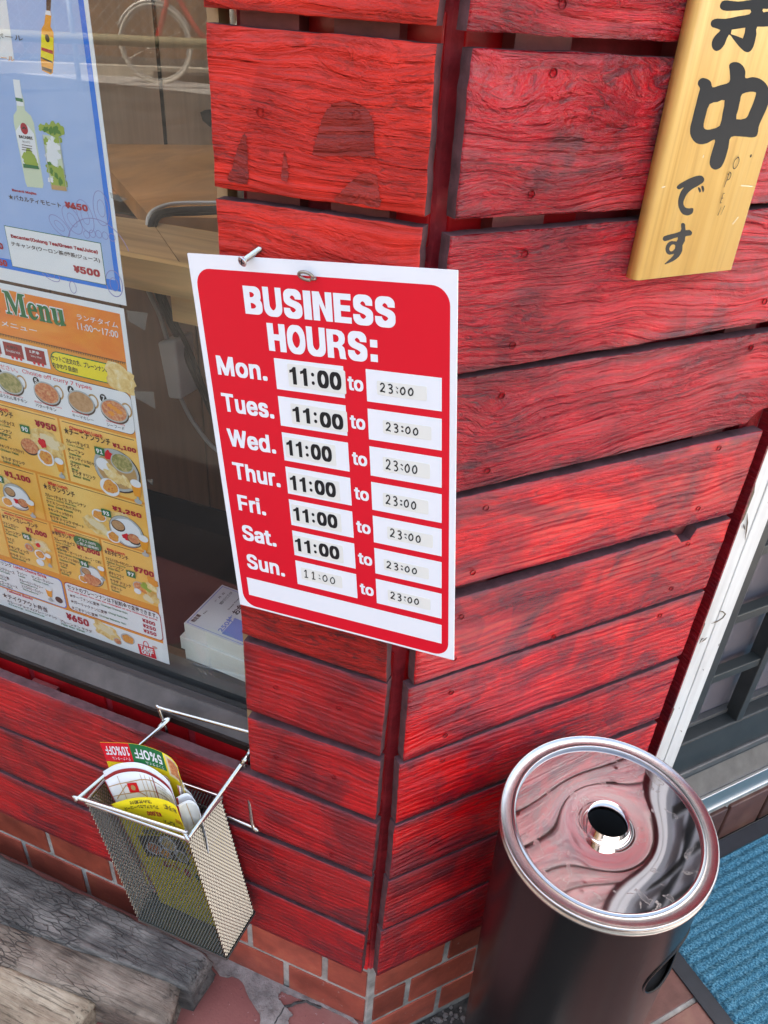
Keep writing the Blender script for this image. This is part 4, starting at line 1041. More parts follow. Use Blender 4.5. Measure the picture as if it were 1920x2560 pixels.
pr.poly([(-0.3988,1.0934), (-0.3927,1.0989), (-0.3840,1.0991), (-0.3787,1.0931), (-0.3794,1.0669), (-0.3803,1.0644), (-0.3965,1.0637), (-0.3973,1.0684)], 'white', 4)
pr.ell((-0.3886,1.0963), .0040, .0046, 'crimson', 5)
pr.line([(-0.3905,1.0961), (-0.3883,1.0973), (-0.3868,1.0961)], .0012, 'black', 6)
pr.t3('BACARDI', (-0.3959,1.0883), (-0.3812,1.0880), (-0.3956,1.0908), 'black', 6, .04)
pr.t3('MOJITO', (-0.3929,1.0851), (-0.3844,1.0848), (-0.3928,1.0867), 'dgrey', 6)
for yy in (1005, 1022, 1038): pr.line([grid_at(ART_1, 155, yy-6), grid_at(ART_1, 225, yy+6)], .0006, 'dgrey', 6)
for cx, cy in ((180, 1090), (205, 1060), (225, 1095), (190, 1120), (235, 1125)): pr.ell(grid_at(ART_1, cx, cy), .0042, .0046, 'lime', 5, wob=.5)
pr.poly([(-0.3968,1.0673), (-0.3797,1.0671), (-0.3797,1.0645), (-0.3971,1.0639)], 'green', 6)
pr.poly([(-0.3694,1.0935), (-0.3518,1.0936), (-0.3519,1.0724), (-0.3524,1.0497), (-0.3691,1.0491), (-0.3695,1.0704)], 'pale', 3)
for cx, cy, q in ((330, 890, .005), (290, 880, .004), (370, 885, .0055), (405, 895, .0055), (350, 905, .005), (390, 915, .005)): pr.ell(grid_at(ART_1, cx, cy), q, q * .8, 'lime', 5, wob=.6)
for cx, cy, q in ((355, 1160, .006), (385, 1190, .007), (410, 1230, .008), (385, 1270, .006), (430, 1270, .006), (325, 975, .004), (400, 965, .004), (420, 1180, .004)): pr.ell(grid_at(ART_1, cx, cy), q, q * .8, 'lime', 5, wob=.7)
for cx, cy in ((355, 1040), (375, 1090), (345, 1090), (370, 1010)): pr.ell(grid_at(ART_1, cx, cy), .005, .006, 'white', 4, wob=.7)
for cx, cy, q in ((318, 893, .0035), (355, 898, .004), (385, 900, .004), (400, 905, .0035), (395, 1215, .0035), (420, 1250, .004), (345, 1130, .0025), (360, 1180, .003)): pr.ell(grid_at(ART_1, cx, cy), q, q * .55, 'leaf', 6, wob=.6, rot=cx * .1)
for cx, cy, q in ((350, 1000, .0045), (395, 1020, .0035), (360, 1060, .004), (400, 1080, .004), (385, 1130, .0035), (350, 1240, .003)): pr.ell(grid_at(ART_1, cx, cy), q, q * .8, 'white', 6, wob=.7)
pr.line([(-0.3694,1.0935), (-0.3691,1.0491)], .0006, 'steel', 7); pr.line([(-0.3518,1.0936), (-0.3524,1.0497)], .0006, 'steel', 7)
pr.poly([(-0.3690,1.0531), (-0.3523,1.0534), (-0.3524,1.0497), (-0.3691,1.0491)], 'tan', 6)
pr.build('cocktail_picture', blue)
pr = Print(PF, ['black'])
pr.box4((-0.4339,1.0083), (-0.3235,1.0099), (-0.3234,0.9712), (-0.4338,0.9700), 'green', 3)
pr.rect((-0.4336,0.9899)[0] + .0006, (-0.3798,0.9697)[1] - .0010, (-0.3232,0.9934)[0] - .0006, (-0.3798,1.0088)[1] - .0012, 'white', 4) if False else None
a = (-0.4339,1.0083); b = (-0.3234,0.9712); c = (-0.3235,1.0099); d = (-0.4338,0.9700)
pr.rect((a[0] + d[0]) / 2 + .0006, (b[1] + d[1]) / 2 + .0006, (b[0] + c[0]) / 2 - .0006, (a[1] + c[1]) / 2 - .0006, 'white', 4)
pr.t3('Bacarti Mojito', (-0.4156,1.0412), (-0.3878,1.0416), (-0.4154,1.0438), 'crimson', 5, .05)
pr.t3('★バカルティモヒート', (-0.4216,1.0333), (-0.3620,1.0350), (-0.4211,1.0380), 'dgrey', 5, .02)
pr.t3('¥450', (-0.3573,1.0347), (-0.3324,1.0350), (-0.3569,1.0404), 'crimson', 5, .06)
pr.t3('Decanter(Oolong Tea/Green Tea/Juice)', (-0.4278,0.9972), (-0.3281,0.9986), (-0.4271,1.0014), 'crimson', 6, .05)
pr.t3('テキャンタ(ウーロン茶/緑茶/ジュース)', (-0.4293,0.9895), (-0.3270,0.9913), (-0.4289,0.9944), 'dgrey', 6, .02)
pr.t3('¥500', (-0.3590,0.9769), (-0.3291,0.9773), (-0.3582,0.9837), 'crimson', 6, .06)
pr.t3('¥350', (-0.4607,0.9681), (-0.4395,0.9705), (-0.4590,0.9744), 'crimson', 6, .06)
pr.t3('¥400', (-0.4613,0.9851), (-0.4402,0.9860), (-0.4596,0.9912), 'crimson', 6, .06)
pr.t3('ハイボール', (-0.4210,1.1615), (-0.3733,1.1637), (-0.4198,1.1654), 'dgrey', 6, .0)
pr.t3('コークハイボール', (-0.4429,1.1455), (-0.3861,1.1484), (-0.4417,1.1496), 'orange', 6, .0)
pr.build('lettering', blue)

# ---- orange lunch menu
lx1 = -.3078; lz1 = .9510; lz0 = .4945
lunch = poster('lunch_menu_poster', 'orange and yellow Japanese lunch menu crowded with curry pictures and prices, inside the window', lx1 - .33, lz0, lx1, lz1)
LX0 = lx1 - .325
pr = Print(PF, ['osky'])
zr0 = ((-0.4692,0.8960)[1] + (-0.3093,0.8963)[1]) / 2
rx = lx1 - .0052
pr.rect(LX0, zr0, rx, lz1 - .0058, 'osky', 1)
zb_ = ((-0.5686,0.5254)[1] + (-0.3157,0.5307)[1]) / 2
pr.rect(LX0, .5262, rx, zr0 - .0004, 'orange', 1)
pr.build('orange_ground', lunch)
pr = Print(PF, ['dgrey'])
x = LX0
while x < rx - .002:
    pr.rect(x, zr0 - .0022, x + .0007, zr0 + .0002, 'dgrey', 3); x += .0021
pr.line([(LX0, zr0), (rx, zr0)], .0006, 'dgrey', 3)
pr.build('ruler_line', lunch)
pr = Print(PF, ['green'])
MN = '𝐌𝐞𝐧𝐮' if True else 'Menu'
pr.t3(MN, (-0.4548,0.9176), (-0.3790,0.9203), (-0.4547,0.9437), 'white', 3, .045)
pr.t3(MN, (-0.4537,0.9184), (-0.3797,0.9206), (-0.4538,0.9431), 'green', 5, .012)
pr.t3('h', (-0.4765,0.9192), (-0.4621,0.9202), (-0.4694,0.9445), 'green', 5, .01)
pr.t3('ランチメニュー', (-0.4997,0.9017), (-0.4185,0.9094), (-0.4996,0.9073), 'white', 4, .01)
pr.t3('ランチタイム', (-0.3647,0.9309), (-0.3166,0.9301), (-0.3643,0.9366), 'white', 4, .005)
pr.t3('11:00〜17:00', (-0.3658,0.9202), (-0.3179,0.9204), (-0.3655,0.9272), 'white', 4, .005)
pr.build('header_lettering', lunch)
pr = Print(PF, ['dred'])
pr.box4((-0.5012,0.8914), (-0.4098,0.8900), (-0.4101,0.8686), (-0.5076,0.8694), 'white', 3)
for A_, B_, C_, D_ in (((-0.4679,0.8884), (-0.4427,0.8879), (-0.4431,0.8731), (-0.4678,0.8728)), ((-0.4395,0.8877), (-0.4147,0.8875), (-0.4139,0.8727), (-0.4394,0.8722)), ((-0.4965,0.8888), (-0.4717,0.8885), (-0.4727,0.8728), (-0.4971,0.8731))):
    pr.box4(A_, B_, C_, D_, 'dred', 4)
    zz = (C_[1] + D_[1]) / 2; xx = (A_[0] + B_[0]) / 2
    for k in range(3): pr.ell((xx - .003 + k * .0055, zz - .0005), .0017, .0019, 'red', 6)
pr.t3('4.辛口', (-0.4631,0.8818), (-0.4494,0.8821), (-0.4625,0.8853), 'black', 6, .03)
pr.t3('Double Hot', (-0.4650,0.8777), (-0.4467,0.8778), (-0.4646,0.8803), 'white', 6)
pr.t3('5.激辛', (-0.4337,0.8822), (-0.4209,0.8823), (-0.4333,0.8858), 'white', 6, .03)
pr.t3('Very Hot', (-0.4329,0.8778), (-0.4191,0.8779), (-0.4323,0.8805), 'white', 6)
pr.build('spice_panels', lunch)
pr = Print(PF, ['yellow'])
a = (-0.4076,0.8900); b = (-0.3111,0.8679); c_ = (-0.3090,0.8915); d = (-0.4089,0.8691)
z1_ = (a[1] + c_[1]) / 2; z0_ = (b[1] + d[1]) / 2
pr.rect(a[0], z0_, rx, z1_, 'green', 3, r=.010); pr.rect(a[0] + .0012, z0_ + .0012, rx, z1_ - .0012, 'yellow', 4, r=.009)
pr.t3('セットご注文の方、プレーンナンの', (-0.4058,0.8801), (-0.3354,0.8804), (-0.4052,0.8865), 'black', 6, .025)
pr.t3('おかわり自由!!', (-0.4059,0.8722), (-0.3747,0.8720), (-0.4051,0.8785), 'black', 6, .025)
pr.ell((-0.3217,0.8797), .0195, .0150, 'naan', 6, rot=-.5, wob=.5)
pr.build('yellow_banner', lunch)
pr = Print(PF, ['white'])
z1_ = ((-0.4775,0.8651)[1] + (-0.3113,0.8614)[1]) / 2; z0_ = ((-0.4905,0.8166)[1] + (-0.3106,0.8163)[1]) / 2
pr.rect(LX0 - .01, z0_ - .0007, rx + .0002, z1_ + .0007, 'dgrey', 3, r=.008); pr.rect(LX0 - .01, z0_, rx, z1_, 'white', 4, r=.008)
pr.t3('お選びください。', (-0.5070,0.8551), (-0.4553,0.8556), (-0.5062,0.8608), 'red', 6, .005)
pr.t3('Choice off curry 7 types', (-0.4490,0.8563), (-0.3603,0.8550), (-0.4482,0.8621), 'red', 6, .005)
def bowl(c, r, k):
    pr.ring((c[0] + r * .95, c[1] + r * .25), r * .42, r * .5, r * .12, 'tan', 5)
    pr.ell((c[0] + .0003, c[1] - r * .12), r * 1.06, r * .78, 'dgrey', 6)
    pr.ell(c, r * 1.04, r * .78, 'steel', 7); pr.ell(c, r * .94, r * .68, k, 8)
for n_, (cx, cy), k, nn in ((4, (93, 888), 'cgreen', (-4, 796)), (5, (408, 975), 'cred', (315, 873)), (6, (705, 1052), 'cbrown', (615, 951)), (7, (990, 1128), 'cred', (895, 1022))):
    bowl(grid_at(ART_2, cx, cy), .0165, k)
    q = grid_at(ART_2, nn[0], nn[1])
    pr.ell(q, .0043, .0050, 'black', 5); pr.text(str(n_), q[0] - .0018, q[1] - .0030, q[0] + .0018, q[1] + .0030, 'white', 6, .03)
for cx, cy in ((960, 1085), (1000, 1110), (1035, 1135), (970, 1150)): pr.ell(grid_at(ART_2, cx, cy), .0035, .0028, 'orange', 9, wob=.6)
pr.t3('Spinach Chicken Curry', (-0.4994,0.8253), (-0.4557,0.8256), (-0.4991,0.8277), 'red', 6, .01)
pr.t3('ほうれん草チキン', (-0.4887,0.8203), (-0.4510,0.8207), (-0.4878,0.8250), 'black', 6, .01)
pr.t3('Butter Chicken Curry', (-0.4403,0.8252), (-0.4045,0.8246), (-0.4400,0.8275), 'red', 6, .01)
pr.t3('バターチキン', (-0.4400,0.8199), (-0.4126,0.8200), (-0.4393,0.8242), 'black', 6, .01)
pr.t3('Keema Curry', (-0.3912,0.8247), (-0.3690,0.8243), (-0.3910,0.8272), 'red', 6, .01)
pr.t3('キーマカレー', (-0.3917,0.8192), (-0.3644,0.8198), (-0.3913,0.8231), 'black', 6, .01)
pr.t3('Seafood Curry', (-0.3480,0.8240), (-0.3245,0.8240), (-0.3479,0.8264), 'red', 6, .01)
pr.t3('シーフード', (-0.3480,0.8189), (-0.3260,0.8188), (-0.3476,0.8230), 'black', 6, .01)
pr.build('curry_choice_panel', lunch)

# lunch set panels
pr = Print(PF, ['panel'])
def panel(x0, z0, x1, z1):
    pr.rect(x0, z0, x1, z1, 'panel', 2)
    pr.line([(x0 + .003, z1 - .0025), (x1 - .003, z1 - .0025)], .0008, 'dgrey', 3)
r1t = z0_ - .004
r1b = ((-0.5129,0.7331)[1] + (-0.3138,0.7320)[1]) / 2
v1 = ((-0.4130,0.8128)[0] + (-0.4128,0.7303)[0]) / 2
panel(LX0, r1b + .0015, v1 - .0015, r1t); panel(v1 + .0015, r1b + .0015, rx, r1t)
v2 = (-0.4608,0.7278)[0]
r2b_l = (-0.5304,0.6634)[1]; r2b = ((-0.4555,0.6657)[1] + (-0.3114,0.6640)[1]) / 2
panel(LX0, r2b + .0015, v2 - .0015, r1b - .0015); panel(v2 + .0015, r2b + .0015, rx, r1b - .0015)
v3 = ((-0.4548,0.6637)[0] + (-0.4587,0.5861)[0]) / 2; v4 = ((-0.3852,0.6610)[0] + (-0.3835,0.5857)[0]) / 2; v5 = (-0.5344,0.6349)[0]
r3b = ((-0.4544,0.5839)[1] + (-0.3134,0.5869)[1]) / 2
panel(LX0, r3b + .001, v5 - .0015, r2b - .0015); panel(v5 + .0015, r3b + .001, v3 - .0015, r2b - .0015); panel(v3 + .0015, r3b + .001, v4 - .0015, r2b - .0015); panel(v4 + .0015, r3b + .001, rx, r2b - .0015)
pr.build('lunch_set_panels', lunch)
pr = Print(PF, ['steel'])
def thali(c, r, lassi=True):
    pr.ell((c[0] - .3 * r, c[1] + .55 * r), r * .95, r * .55, 'naan', 5, rot=-.35, wob=.5)
    pr.ell(c, r * 1.05, r * .95, 'dgrey', 6); pr.ell((c[0], c[1] + .0004), r * 1.02, r * .92, 'steel', 7); pr.ell(c, r * .9, r * .8, 'white', 8, wob=.15)
    pr.ell((c[0] - .45 * r, c[1] + .25 * r), r * .42, r * .34, 'dgrey', 9); pr.ell((c[0] - .45 * r, c[1] + .28 * r), r * .38, r * .28, 'cbrown', 10)
    pr.ell((c[0] + .35 * r, c[1] + .42 * r), r * .36, r * .28, 'white', 10, wob=.2)
    pr.ell((c[0] - .05 * r, c[1] - .30 * r), r * .22, r * .20, 'red', 10, wob=.6)
    pr.ell((c[0] + .42 * r, c[1] - .32 * r), r * .40, r * .33, 'dgrey', 10); pr.ell((c[0] + .42 * r, c[1] - .28 * r), r * .36, r * .28, 'cred', 11)
    pr.ell((c[0] - .85 * r, c[1] - .55 * r), r * .42, r * .36, 'white', 10); pr.ell((c[0] - .85 * r, c[1] - .55 * r), r * .34, r * .29, 'salad', 11, wob=.3)
    if lassi: glass((c[0] + 1.02 * r, c[1] - .55 * r), r * .30)
def glass(c, r):
    pr.poly([(c[0] - r, c[1] + 1.6 * r), (c[0] + r, c[1] + 1.6 * r), (c[0] + .55 * r, c[1] - .8 * r), (c[0] - .55 * r, c[1] - .8 * r)], 'amber', 12)
    pr.ell((c[0], c[1] + 1.6 * r), r, r * .7, 'white', 13); pr.ell((c[0], c[1] - 1.7 * r), r * .7, r * .45, 'steel', 12); pr.line([(c[0], c[1] - .8 * r), (c[0], c[1] - 1.6 * r)], r * .35, 'steel', 12)
def naanplate(c, r):
    pr.ell(c, r, r * .62, 'naan', 6, rot=-.3, wob=.5); pr.ell((c[0] + .1 * r, c[1] + .08 * r), r * .6, r * .3, 'cream', 7, rot=-.3, wob=.6)
# set 90
naanplate((-0.4329,0.7784), .0240); pr.ell((-0.4612,0.7654), .0122, .0105, 'dgrey', 8); pr.ell((-0.4609,0.7666), .0118, .0095, 'cred', 9)
pr.ell((-0.4412,0.7756), .0055, .0055, 'red', 9, wob=.5); pr.ell((-0.4405,0.7571), .0115, .0105, 'white', 9); pr.ell((-0.4399,0.7576), .0090, .0080, 'salad', 10, wob=.3); glass((-0.4219,0.7482), .0060)
pr.build('food_picture', lunch); pr = Print(PF, ['steel'])
# set 91
c = (-0.3437,0.7656)
pr.ell(c, .0300, .0270, 'dgrey', 6); pr.ell((c[0] - .0008, c[1] + .0008), .0290, .0260, 'steel', 7); pr.ell(c, .0255, .0215, 'tan', 8)
pr.ell((-0.3612,0.7695), .0090, .0080, 'white', 9); pr.ell((-0.3524,0.7833), .0050, .0055, 'red', 9, wob=.5)
pr.ell((-0.3351,0.7779), .0148, .0122, 'steel', 9); pr.ell((-0.3351,0.7782), .0132, .0106, 'cgreen', 10)
for k, (cx, cy) in enumerate(((950, 1680), (1000, 1700), (1050, 1720), (1100, 1740), (980, 1640))): pr.ell(grid_at(ART_2, cx, cy), .0090, .0042, 'naan', 10 + k % 2, rot=-.9, wob=.3)
pr.ell((-0.3565,0.7422), .0128, .0112, 'white', 13); pr.ell((-0.3560,0.7428), .0100, .0085, 'salad', 14, wob=.3); glass((-0.3204,0.7457), .0070)
pr.build('food_picture', lunch); pr = Print(PF, ['steel'])
thali((-0.4990,0.6879), .0195); pr.build('food_picture', lunch); pr = Print(PF, ['steel']); thali((-0.3434,0.6860), .0225); naanplate((-0.3870,0.6818), .0190); pr.ell((-0.3789,0.6979), .0098, .0085, 'white', 8); pr.ell((-0.3789,0.6979), .0080, .0068, 'salad', 9, wob=.3)
pr.build('food_picture', lunch); pr = Print(PF, ['steel']); naanplate((-0.4793,0.6243), .0150); pr.ell((-0.4981,0.6148), .0068, .0060, 'steel', 8); pr.ell((-0.4981,0.6148), .0058, .0048, 'cred', 9); pr.ell((-0.4824,0.6234), .0035, .0035, 'red', 9, wob=.5); pr.ell((-0.4826,0.6087), .0082, .0075, 'white', 9); pr.ell((-0.4825,0.6092), .0064, .0056, 'salad', 10, wob=.3); pr.ell((-0.4851,0.5960), .0060, .0052, 'white', 9); glass((-0.4697,0.6039), .0048)
pr.build('food_picture', lunch); pr = Print(PF, ['steel']); thali((-0.4062,0.6016), .0165, False); pr.ell((-0.4073,0.5953), .0115, .0085, 'cred', 12); glass((-0.3894,0.6109), .0050)
pr.build('food_picture', lunch); pr = Print(PF, ['steel']); pr.ell((-0.3366,0.6093), .0088, .0075, 'steel', 8); pr.ell((-0.3365,0.6098), .0076, .0060, 'cred', 9); pr.ell((-0.3399,0.6016), .0050, .0042, 'white', 9)
for cx, cy, k in ((950, 720, 'salad'), (985, 740, 'naan'), (1000, 765, 'naan'), (965, 765, 'cream'), (950, 690, 'lime'), (985, 690, 'naan'), (990, 655, 'orange')): pr.ell(grid_at(ART_3, cx, cy), .0080, .0052, k, 9, rot=-.5, wob=.5)
pr.build('food_picture', lunch)
# white boxes at the foot of the menu
pr = Print(PF, ['white'])
pr.rect(LX0, lz0 + .002, rx, ((-0.5686,0.5254)[1] + (-0.4596,0.5296)[1]) / 2, 'white', 3)
pr.poly([(LX0, .5262), (rx, .5262), (rx, .528), (LX0, .528)], 'white', 3)
def rbox(A_, B_, C_, D_, line, r=.006):
    x0 = (A_[0] + D_[0]) / 2; x1 = (B_[0] + C_[0]) / 2; z1 = (A_[1] + B_[1]) / 2; z0 = (C_[1] + D_[1]) / 2
    pr.rect(x0, z0, x1, z1, line, 4, r); pr.rect(x0 + .0010, z0 + .0010, x1 - .0010, z1 - .0010, 'white', 5, r)
rbox((-0.6214,0.5764), (-0.4547,0.5789), (-0.4601,0.5327), (-0.6283,0.5283), 'blue')
rbox((-0.4520,0.5782), (-0.3114,0.5762), (-0.3118,0.5314), (-0.4561,0.5321), 'crimson')
naanplate((-0.4019,0.5163), .0215); pr.ell((-0.3669,0.5149), .0105, .0085, 'steel', 6); pr.ell((-0.3669,0.5149), .0085, .0070, 'salad', 7, wob=.3); pr.ell((-0.3837,0.5043), .0062, .0055, 'steel', 6); pr.ell((-0.3837,0.5043), .0052, .0044, 'cred', 7)
glass((-0.4814,0.5472), .0058); pr.ell((-0.4680,0.5419), .0060, .0050, 'dgrey', 7)
a = (-0.3510,0.5123); b = (-0.3271,0.4984)
pr.poly([(-0.3526,0.5127), (-0.3440,0.5135), (-0.3278,0.5148), (-0.3259,0.4967), (-0.3510,0.4958)], 'red', 6)
pr.ring((-0.3395,0.5161), .0042, .0060, .0012, 'red', 6); pr.ell((-0.3264,0.5167), .0040, .0022, 'pink', 7)
pr.t3('TAKE', (-0.3495,0.5035), (-0.3293,0.5064), (-0.3494,0.5109), 'white', 8, .05)
pr.t3('OUT', (-0.3479,0.4978), (-0.3320,0.4995), (-0.3480,0.5041), 'white', 8, .05)
pr.build('footer_boxes', lunch)
pr = Print(PF, ['crimson'])
for t, L_, R_, T_ in (('¥950', (-0.4461,0.7948), (-0.4176,0.7950), (-0.4447,0.8030)), ('¥1,100', (-0.3445,0.7937), (-0.3148,0.7944), (-0.3443,0.8001)),
    ('¥1,100', (-0.5096,0.7120), (-0.4717,0.7143), (-0.5078,0.7213)), ('¥1,250', (-0.3583,0.7098), (-0.3193,0.7108), (-0.3582,0.7173)),
    ('¥1,000', (-0.4965,0.6374), (-0.4649,0.6386), (-0.4954,0.6460)), ('¥1,000', (-0.4212,0.6356), (-0.3879,0.6365), (-0.4205,0.6436)),
    ('¥700', (-0.3412,0.6307), (-0.3129,0.6313), (-0.3414,0.6388)), ('¥650', (-0.4614,0.5107), (-0.4259,0.5134), (-0.4600,0.5224)),
    ('¥300', (-0.3395,0.5534), (-0.3207,0.5541), (-0.3396,0.5593)), ('¥250', (-0.3398,0.5448), (-0.3208,0.5455), (-0.3397,0.5508)), ('¥250', (-0.3400,0.5364), (-0.3210,0.5369), (-0.3401,0.5424))):
    pr.t3(t, L_, R_, T_, 'crimson', 7, .055)
for t, L_, R_, h in (('Plain Lunch', (-0.5190,0.8020), (-0.4816,0.8047), .0042), ('Cheese Nan Lunch', (-0.3989,0.8024), (-0.3566,0.8026), .0046), ('Milan Lunch', (-0.4454,0.7200), (-0.4182,0.7218), .0044), ('Mutton Curry lunch', (-0.5261,0.6552), (-0.4829,0.6561), .0040), ('Student Lunch', (-0.4508,0.6538), (-0.4206,0.6548), .0040), ('Kids Lunch', (-0.3758,0.6499), (-0.3507,0.6509), .0036),
    ('Lunch Choice Drink', (-0.5333,0.5711), (-0.4808,0.5722), .0050), ('Takeout Bento', (-0.5566,0.5239), (-0.5137,0.5251), .0040), ('The set plain nan can be changed at the following price.', (-0.4499,0.5632), (-0.3156,0.5634), .0030)):
    pr.tl(t, L_, R_, h, 'red', 7, .03)
pr.build('red_lettering', lunch)
pr = Print(PF, ['dgrey'])
for t, L_, R_, h in (('★プレーンランチ', (-0.5292,0.7953), (-0.4761,0.7978), .0085), ('★チーズナンランチ', (-0.4075,0.7954), (-0.3471,0.7958), .0088), ('★ミランランチ', (-0.4541,0.7124), (-0.4092,0.7132), .0085), ('★マトンカレーランチ', (-0.5317,0.6476), (-0.4763,0.6495), .0075), ('★学生ランチ', (-0.4561,0.6472), (-0.4268,0.6483), .0070), ('★お子様ランチ', (-0.3805,0.6438), (-0.3468,0.6441), .0070),
    ('ドリンク', (-0.5593,0.5694), (-0.5364,0.5706), .0060), ('★テイクアウト弁当', (-0.5665,0.5117), (-0.4927,0.5109), .0090), ('セットのプレーンナンは下記料金で変更できます。', (-0.4490,0.5674), (-0.3158,0.5672), .0078),
    ('★チーズナンに変更', (-0.4486,0.5539), (-0.4025,0.5543), .0058), ('★ガーリックナンに変更', (-0.4488,0.5445), (-0.3924,0.5450), .0058), ('★ごまナンに変更', (-0.4494,0.5341), (-0.4084,0.5340), .0058)):
    pr.tl(t, L_, R_, h, 'dgrey', 7, .022)
sm_ = [('カレー1チョイス', 'Curry 1 Choice', (-0.5054,0.7858), (-0.4772,0.7873)), ('プレーンナン', 'Plain Nan', (-0.5117,0.7748), (-0.4833,0.7759)), ('又はライス', 'or Rice', (-0.5138,0.7672), (-0.4860,0.7702)), ('チキンティッカ(1ヶ)', 'Chicken Tikka', (-0.5077,0.7523), (-0.4722,0.7536)), ('サラダ ドリンク', 'Salad  Drink', (-0.5080,0.7375), (-0.4745,0.7372)),
    ('カレー1チョイス', 'Curry 1 Choice', (-0.4070,0.7846), (-0.3764,0.7849)), ('チーズナン', 'Cheese Nan', (-0.4070,0.7734), (-0.3848,0.7740)), ('チキンティッカ(1ヶ)', 'Chicken Tikka', (-0.4074,0.7634), (-0.3717,0.7638)), ('ライス', 'Rice', (-0.4073,0.7541), (-0.3951,0.7544)), ('サラダ ドリンク', 'Salad  Drink', (-0.4068,0.7458), (-0.3750,0.7453)),
    ('カレー1チョイス プレーンナン', 'Curry 1 Choice  Plain Nan', (-0.4534,0.7024), (-0.3960,0.7033)), ('ライス シークカバブ(1ヶ)', 'Rice  Seek Kabab', (-0.4538,0.6928), (-0.4044,0.6932)), ('チキンティッカ(1ヶ)', 'Chicken Tikka', (-0.4536,0.6816), (-0.4183,0.6822)), ('サラダ ドリンク デザート', 'Salad Drink Dessert', (-0.4532,0.6708), (-0.4044,0.6726)),
    ('マトンカレー', 'Mutton', (-0.5324,0.6378), (-0.5079,0.6403)), ('プレーンナン', 'Plain Nan', (-0.5320,0.6275), (-0.5071,0.6290)), ('ライス', 'Rice', (-0.5323,0.6150), (-0.5212,0.6157)), ('チキンティッカ', 'Chicken Tikka', (-0.5332,0.6023), (-0.5013,0.6036)), ('サラダ ドリンク', 'Salad Drink', (-0.5332,0.5908), (-0.5016,0.5919)),
    ('カレー1チョイス', 'Curry 1 Choice', (-0.4539,0.6393), (-0.4234,0.6404)), ('ナン4種類', 'Plain Garlic Cheese', (-0.4536,0.6298), (-0.4344,0.6304)), ('(プレーン・ガーリック・チーズ・ごま)', 'Plain Garlic Cheese Goma', (-0.4536,0.6245), (-0.3885,0.6251)), ('チキンティッカ(1ヶ)', 'Chicken Tikka', (-0.4536,0.6135), (-0.4205,0.6144)), ('サラダ', 'Salad', (-0.4540,0.6025), (-0.4410,0.6036)), ('ドリンク', 'Drink', (-0.4544,0.5919), (-0.4378,0.5927)),
    ('マイルドバターチキンカレー', 'Mild Curry', (-0.3798,0.6348), (-0.3429,0.6342)), ('プレーンナン', 'Plain Nan', (-0.3798,0.6257), (-0.3560,0.6257)), ('ポテトフライ', 'Fried Potato', (-0.3793,0.6136), (-0.3572,0.6137)), ('サラダ ドリンク', 'Salad Drink', (-0.3789,0.6027), (-0.3491,0.6030)), ('デザート', 'Dessert', (-0.3798,0.5918), (-0.3633,0.5923)),
    ('オレンジジュース', 'Orange', (-0.5671,0.5592), (-0.5344,0.5608)), ('ウーロン茶', 'Oolong', (-0.5708,0.5458), (-0.5461,0.5474)), ('マンゴージュース', 'Mango', (-0.5712,0.5349), (-0.5353,0.5371)), ('ラッシー', 'Lassi', (-0.5295,0.5632), (-0.5135,0.5629)), ('ブルーベリーラッシー', 'Blueberry', (-0.5289,0.5508), (-0.4903,0.5517)), ('マンゴーラッシー', 'Mango Lassi', (-0.5059,0.5638), (-0.4716,0.5645)), ('ストロベリーラッシー', 'Strawberry', (-0.5275,0.5411), (-0.4925,0.5415)),
    ('カレー1チョイス(プレーンナン)', 'Curry Choice', (-0.5605,0.5019), (-0.4796,0.5065)), ('プレーンナン サラダ', 'Plain Nan  Salad', (-0.4741,0.5006), (-0.4232,0.5042))]
for jp, en, L_, R_ in sm_:
    pr.tl(jp, L_, R_, .0052, 'dgrey', 7, .02)
    z = (L_[1] + R_[1]) / 2
    pr.text(en, L_[0] + .001, z - .0036, L_[0] + (R_[0] - L_[0]) * .75, z - .0009, 'green', 7, .03)
for t, A_, B_ in (('Change Cheese Nan', (-0.4002,0.5572), (-0.3607,0.5568)), ('Change Garlic Nan', (-0.3902,0.5476), (-0.3620,0.5481)), ('Change Sesame Nan', (-0.4058,0.5380), (-0.3659,0.5373))):
    pr.tl(t, A_, B_, .0036, 'green', 7, .02)
pr.build('dark_lettering', lunch)
for t, (cx, cy), cr in (('90', (223, 1284), 2), ('91', (868, 1475), 2), ('92', (0, 1712), 2), ('93', (693, 211), 3), ('95', (177, 364), 3), ('96', (549, 538), 3), ('97', (853, 606), 3)):
    q = grid_at(ART_2, cx, cy) if cr == 2 else grid_at(ART_3, cx, cy)
    pr = Print(PF, ['green']); pr.rect(q[0] - .0064, q[1] - .0047, q[0] + .0064, q[1] + .0047, 'green', 13); pr.text(t, q[0] - .0042, q[1] - .0028, q[0] + .0042, q[1] + .0028, 'white', 15, .04); pr.build('number_tag', lunch)
q = (-0.4030,0.6514); pr = Print(PF, ['green'])
pr.rect(q[0] - .020, q[1] - .0065, q[0] + .020, q[1] + .0065, 'green', 13, r=.006)
pr.text('プラス100円', q[0] - .012, q[1] + .0005, q[0] + .012, q[1] + .0048, 'white', 15, .01); pr.text('ご飯大盛無料', q[0] - .016, q[1] - .0048, q[0] + .016, q[1] - .0008, 'white', 15, .01)
pr.build('green_badge', lunch)

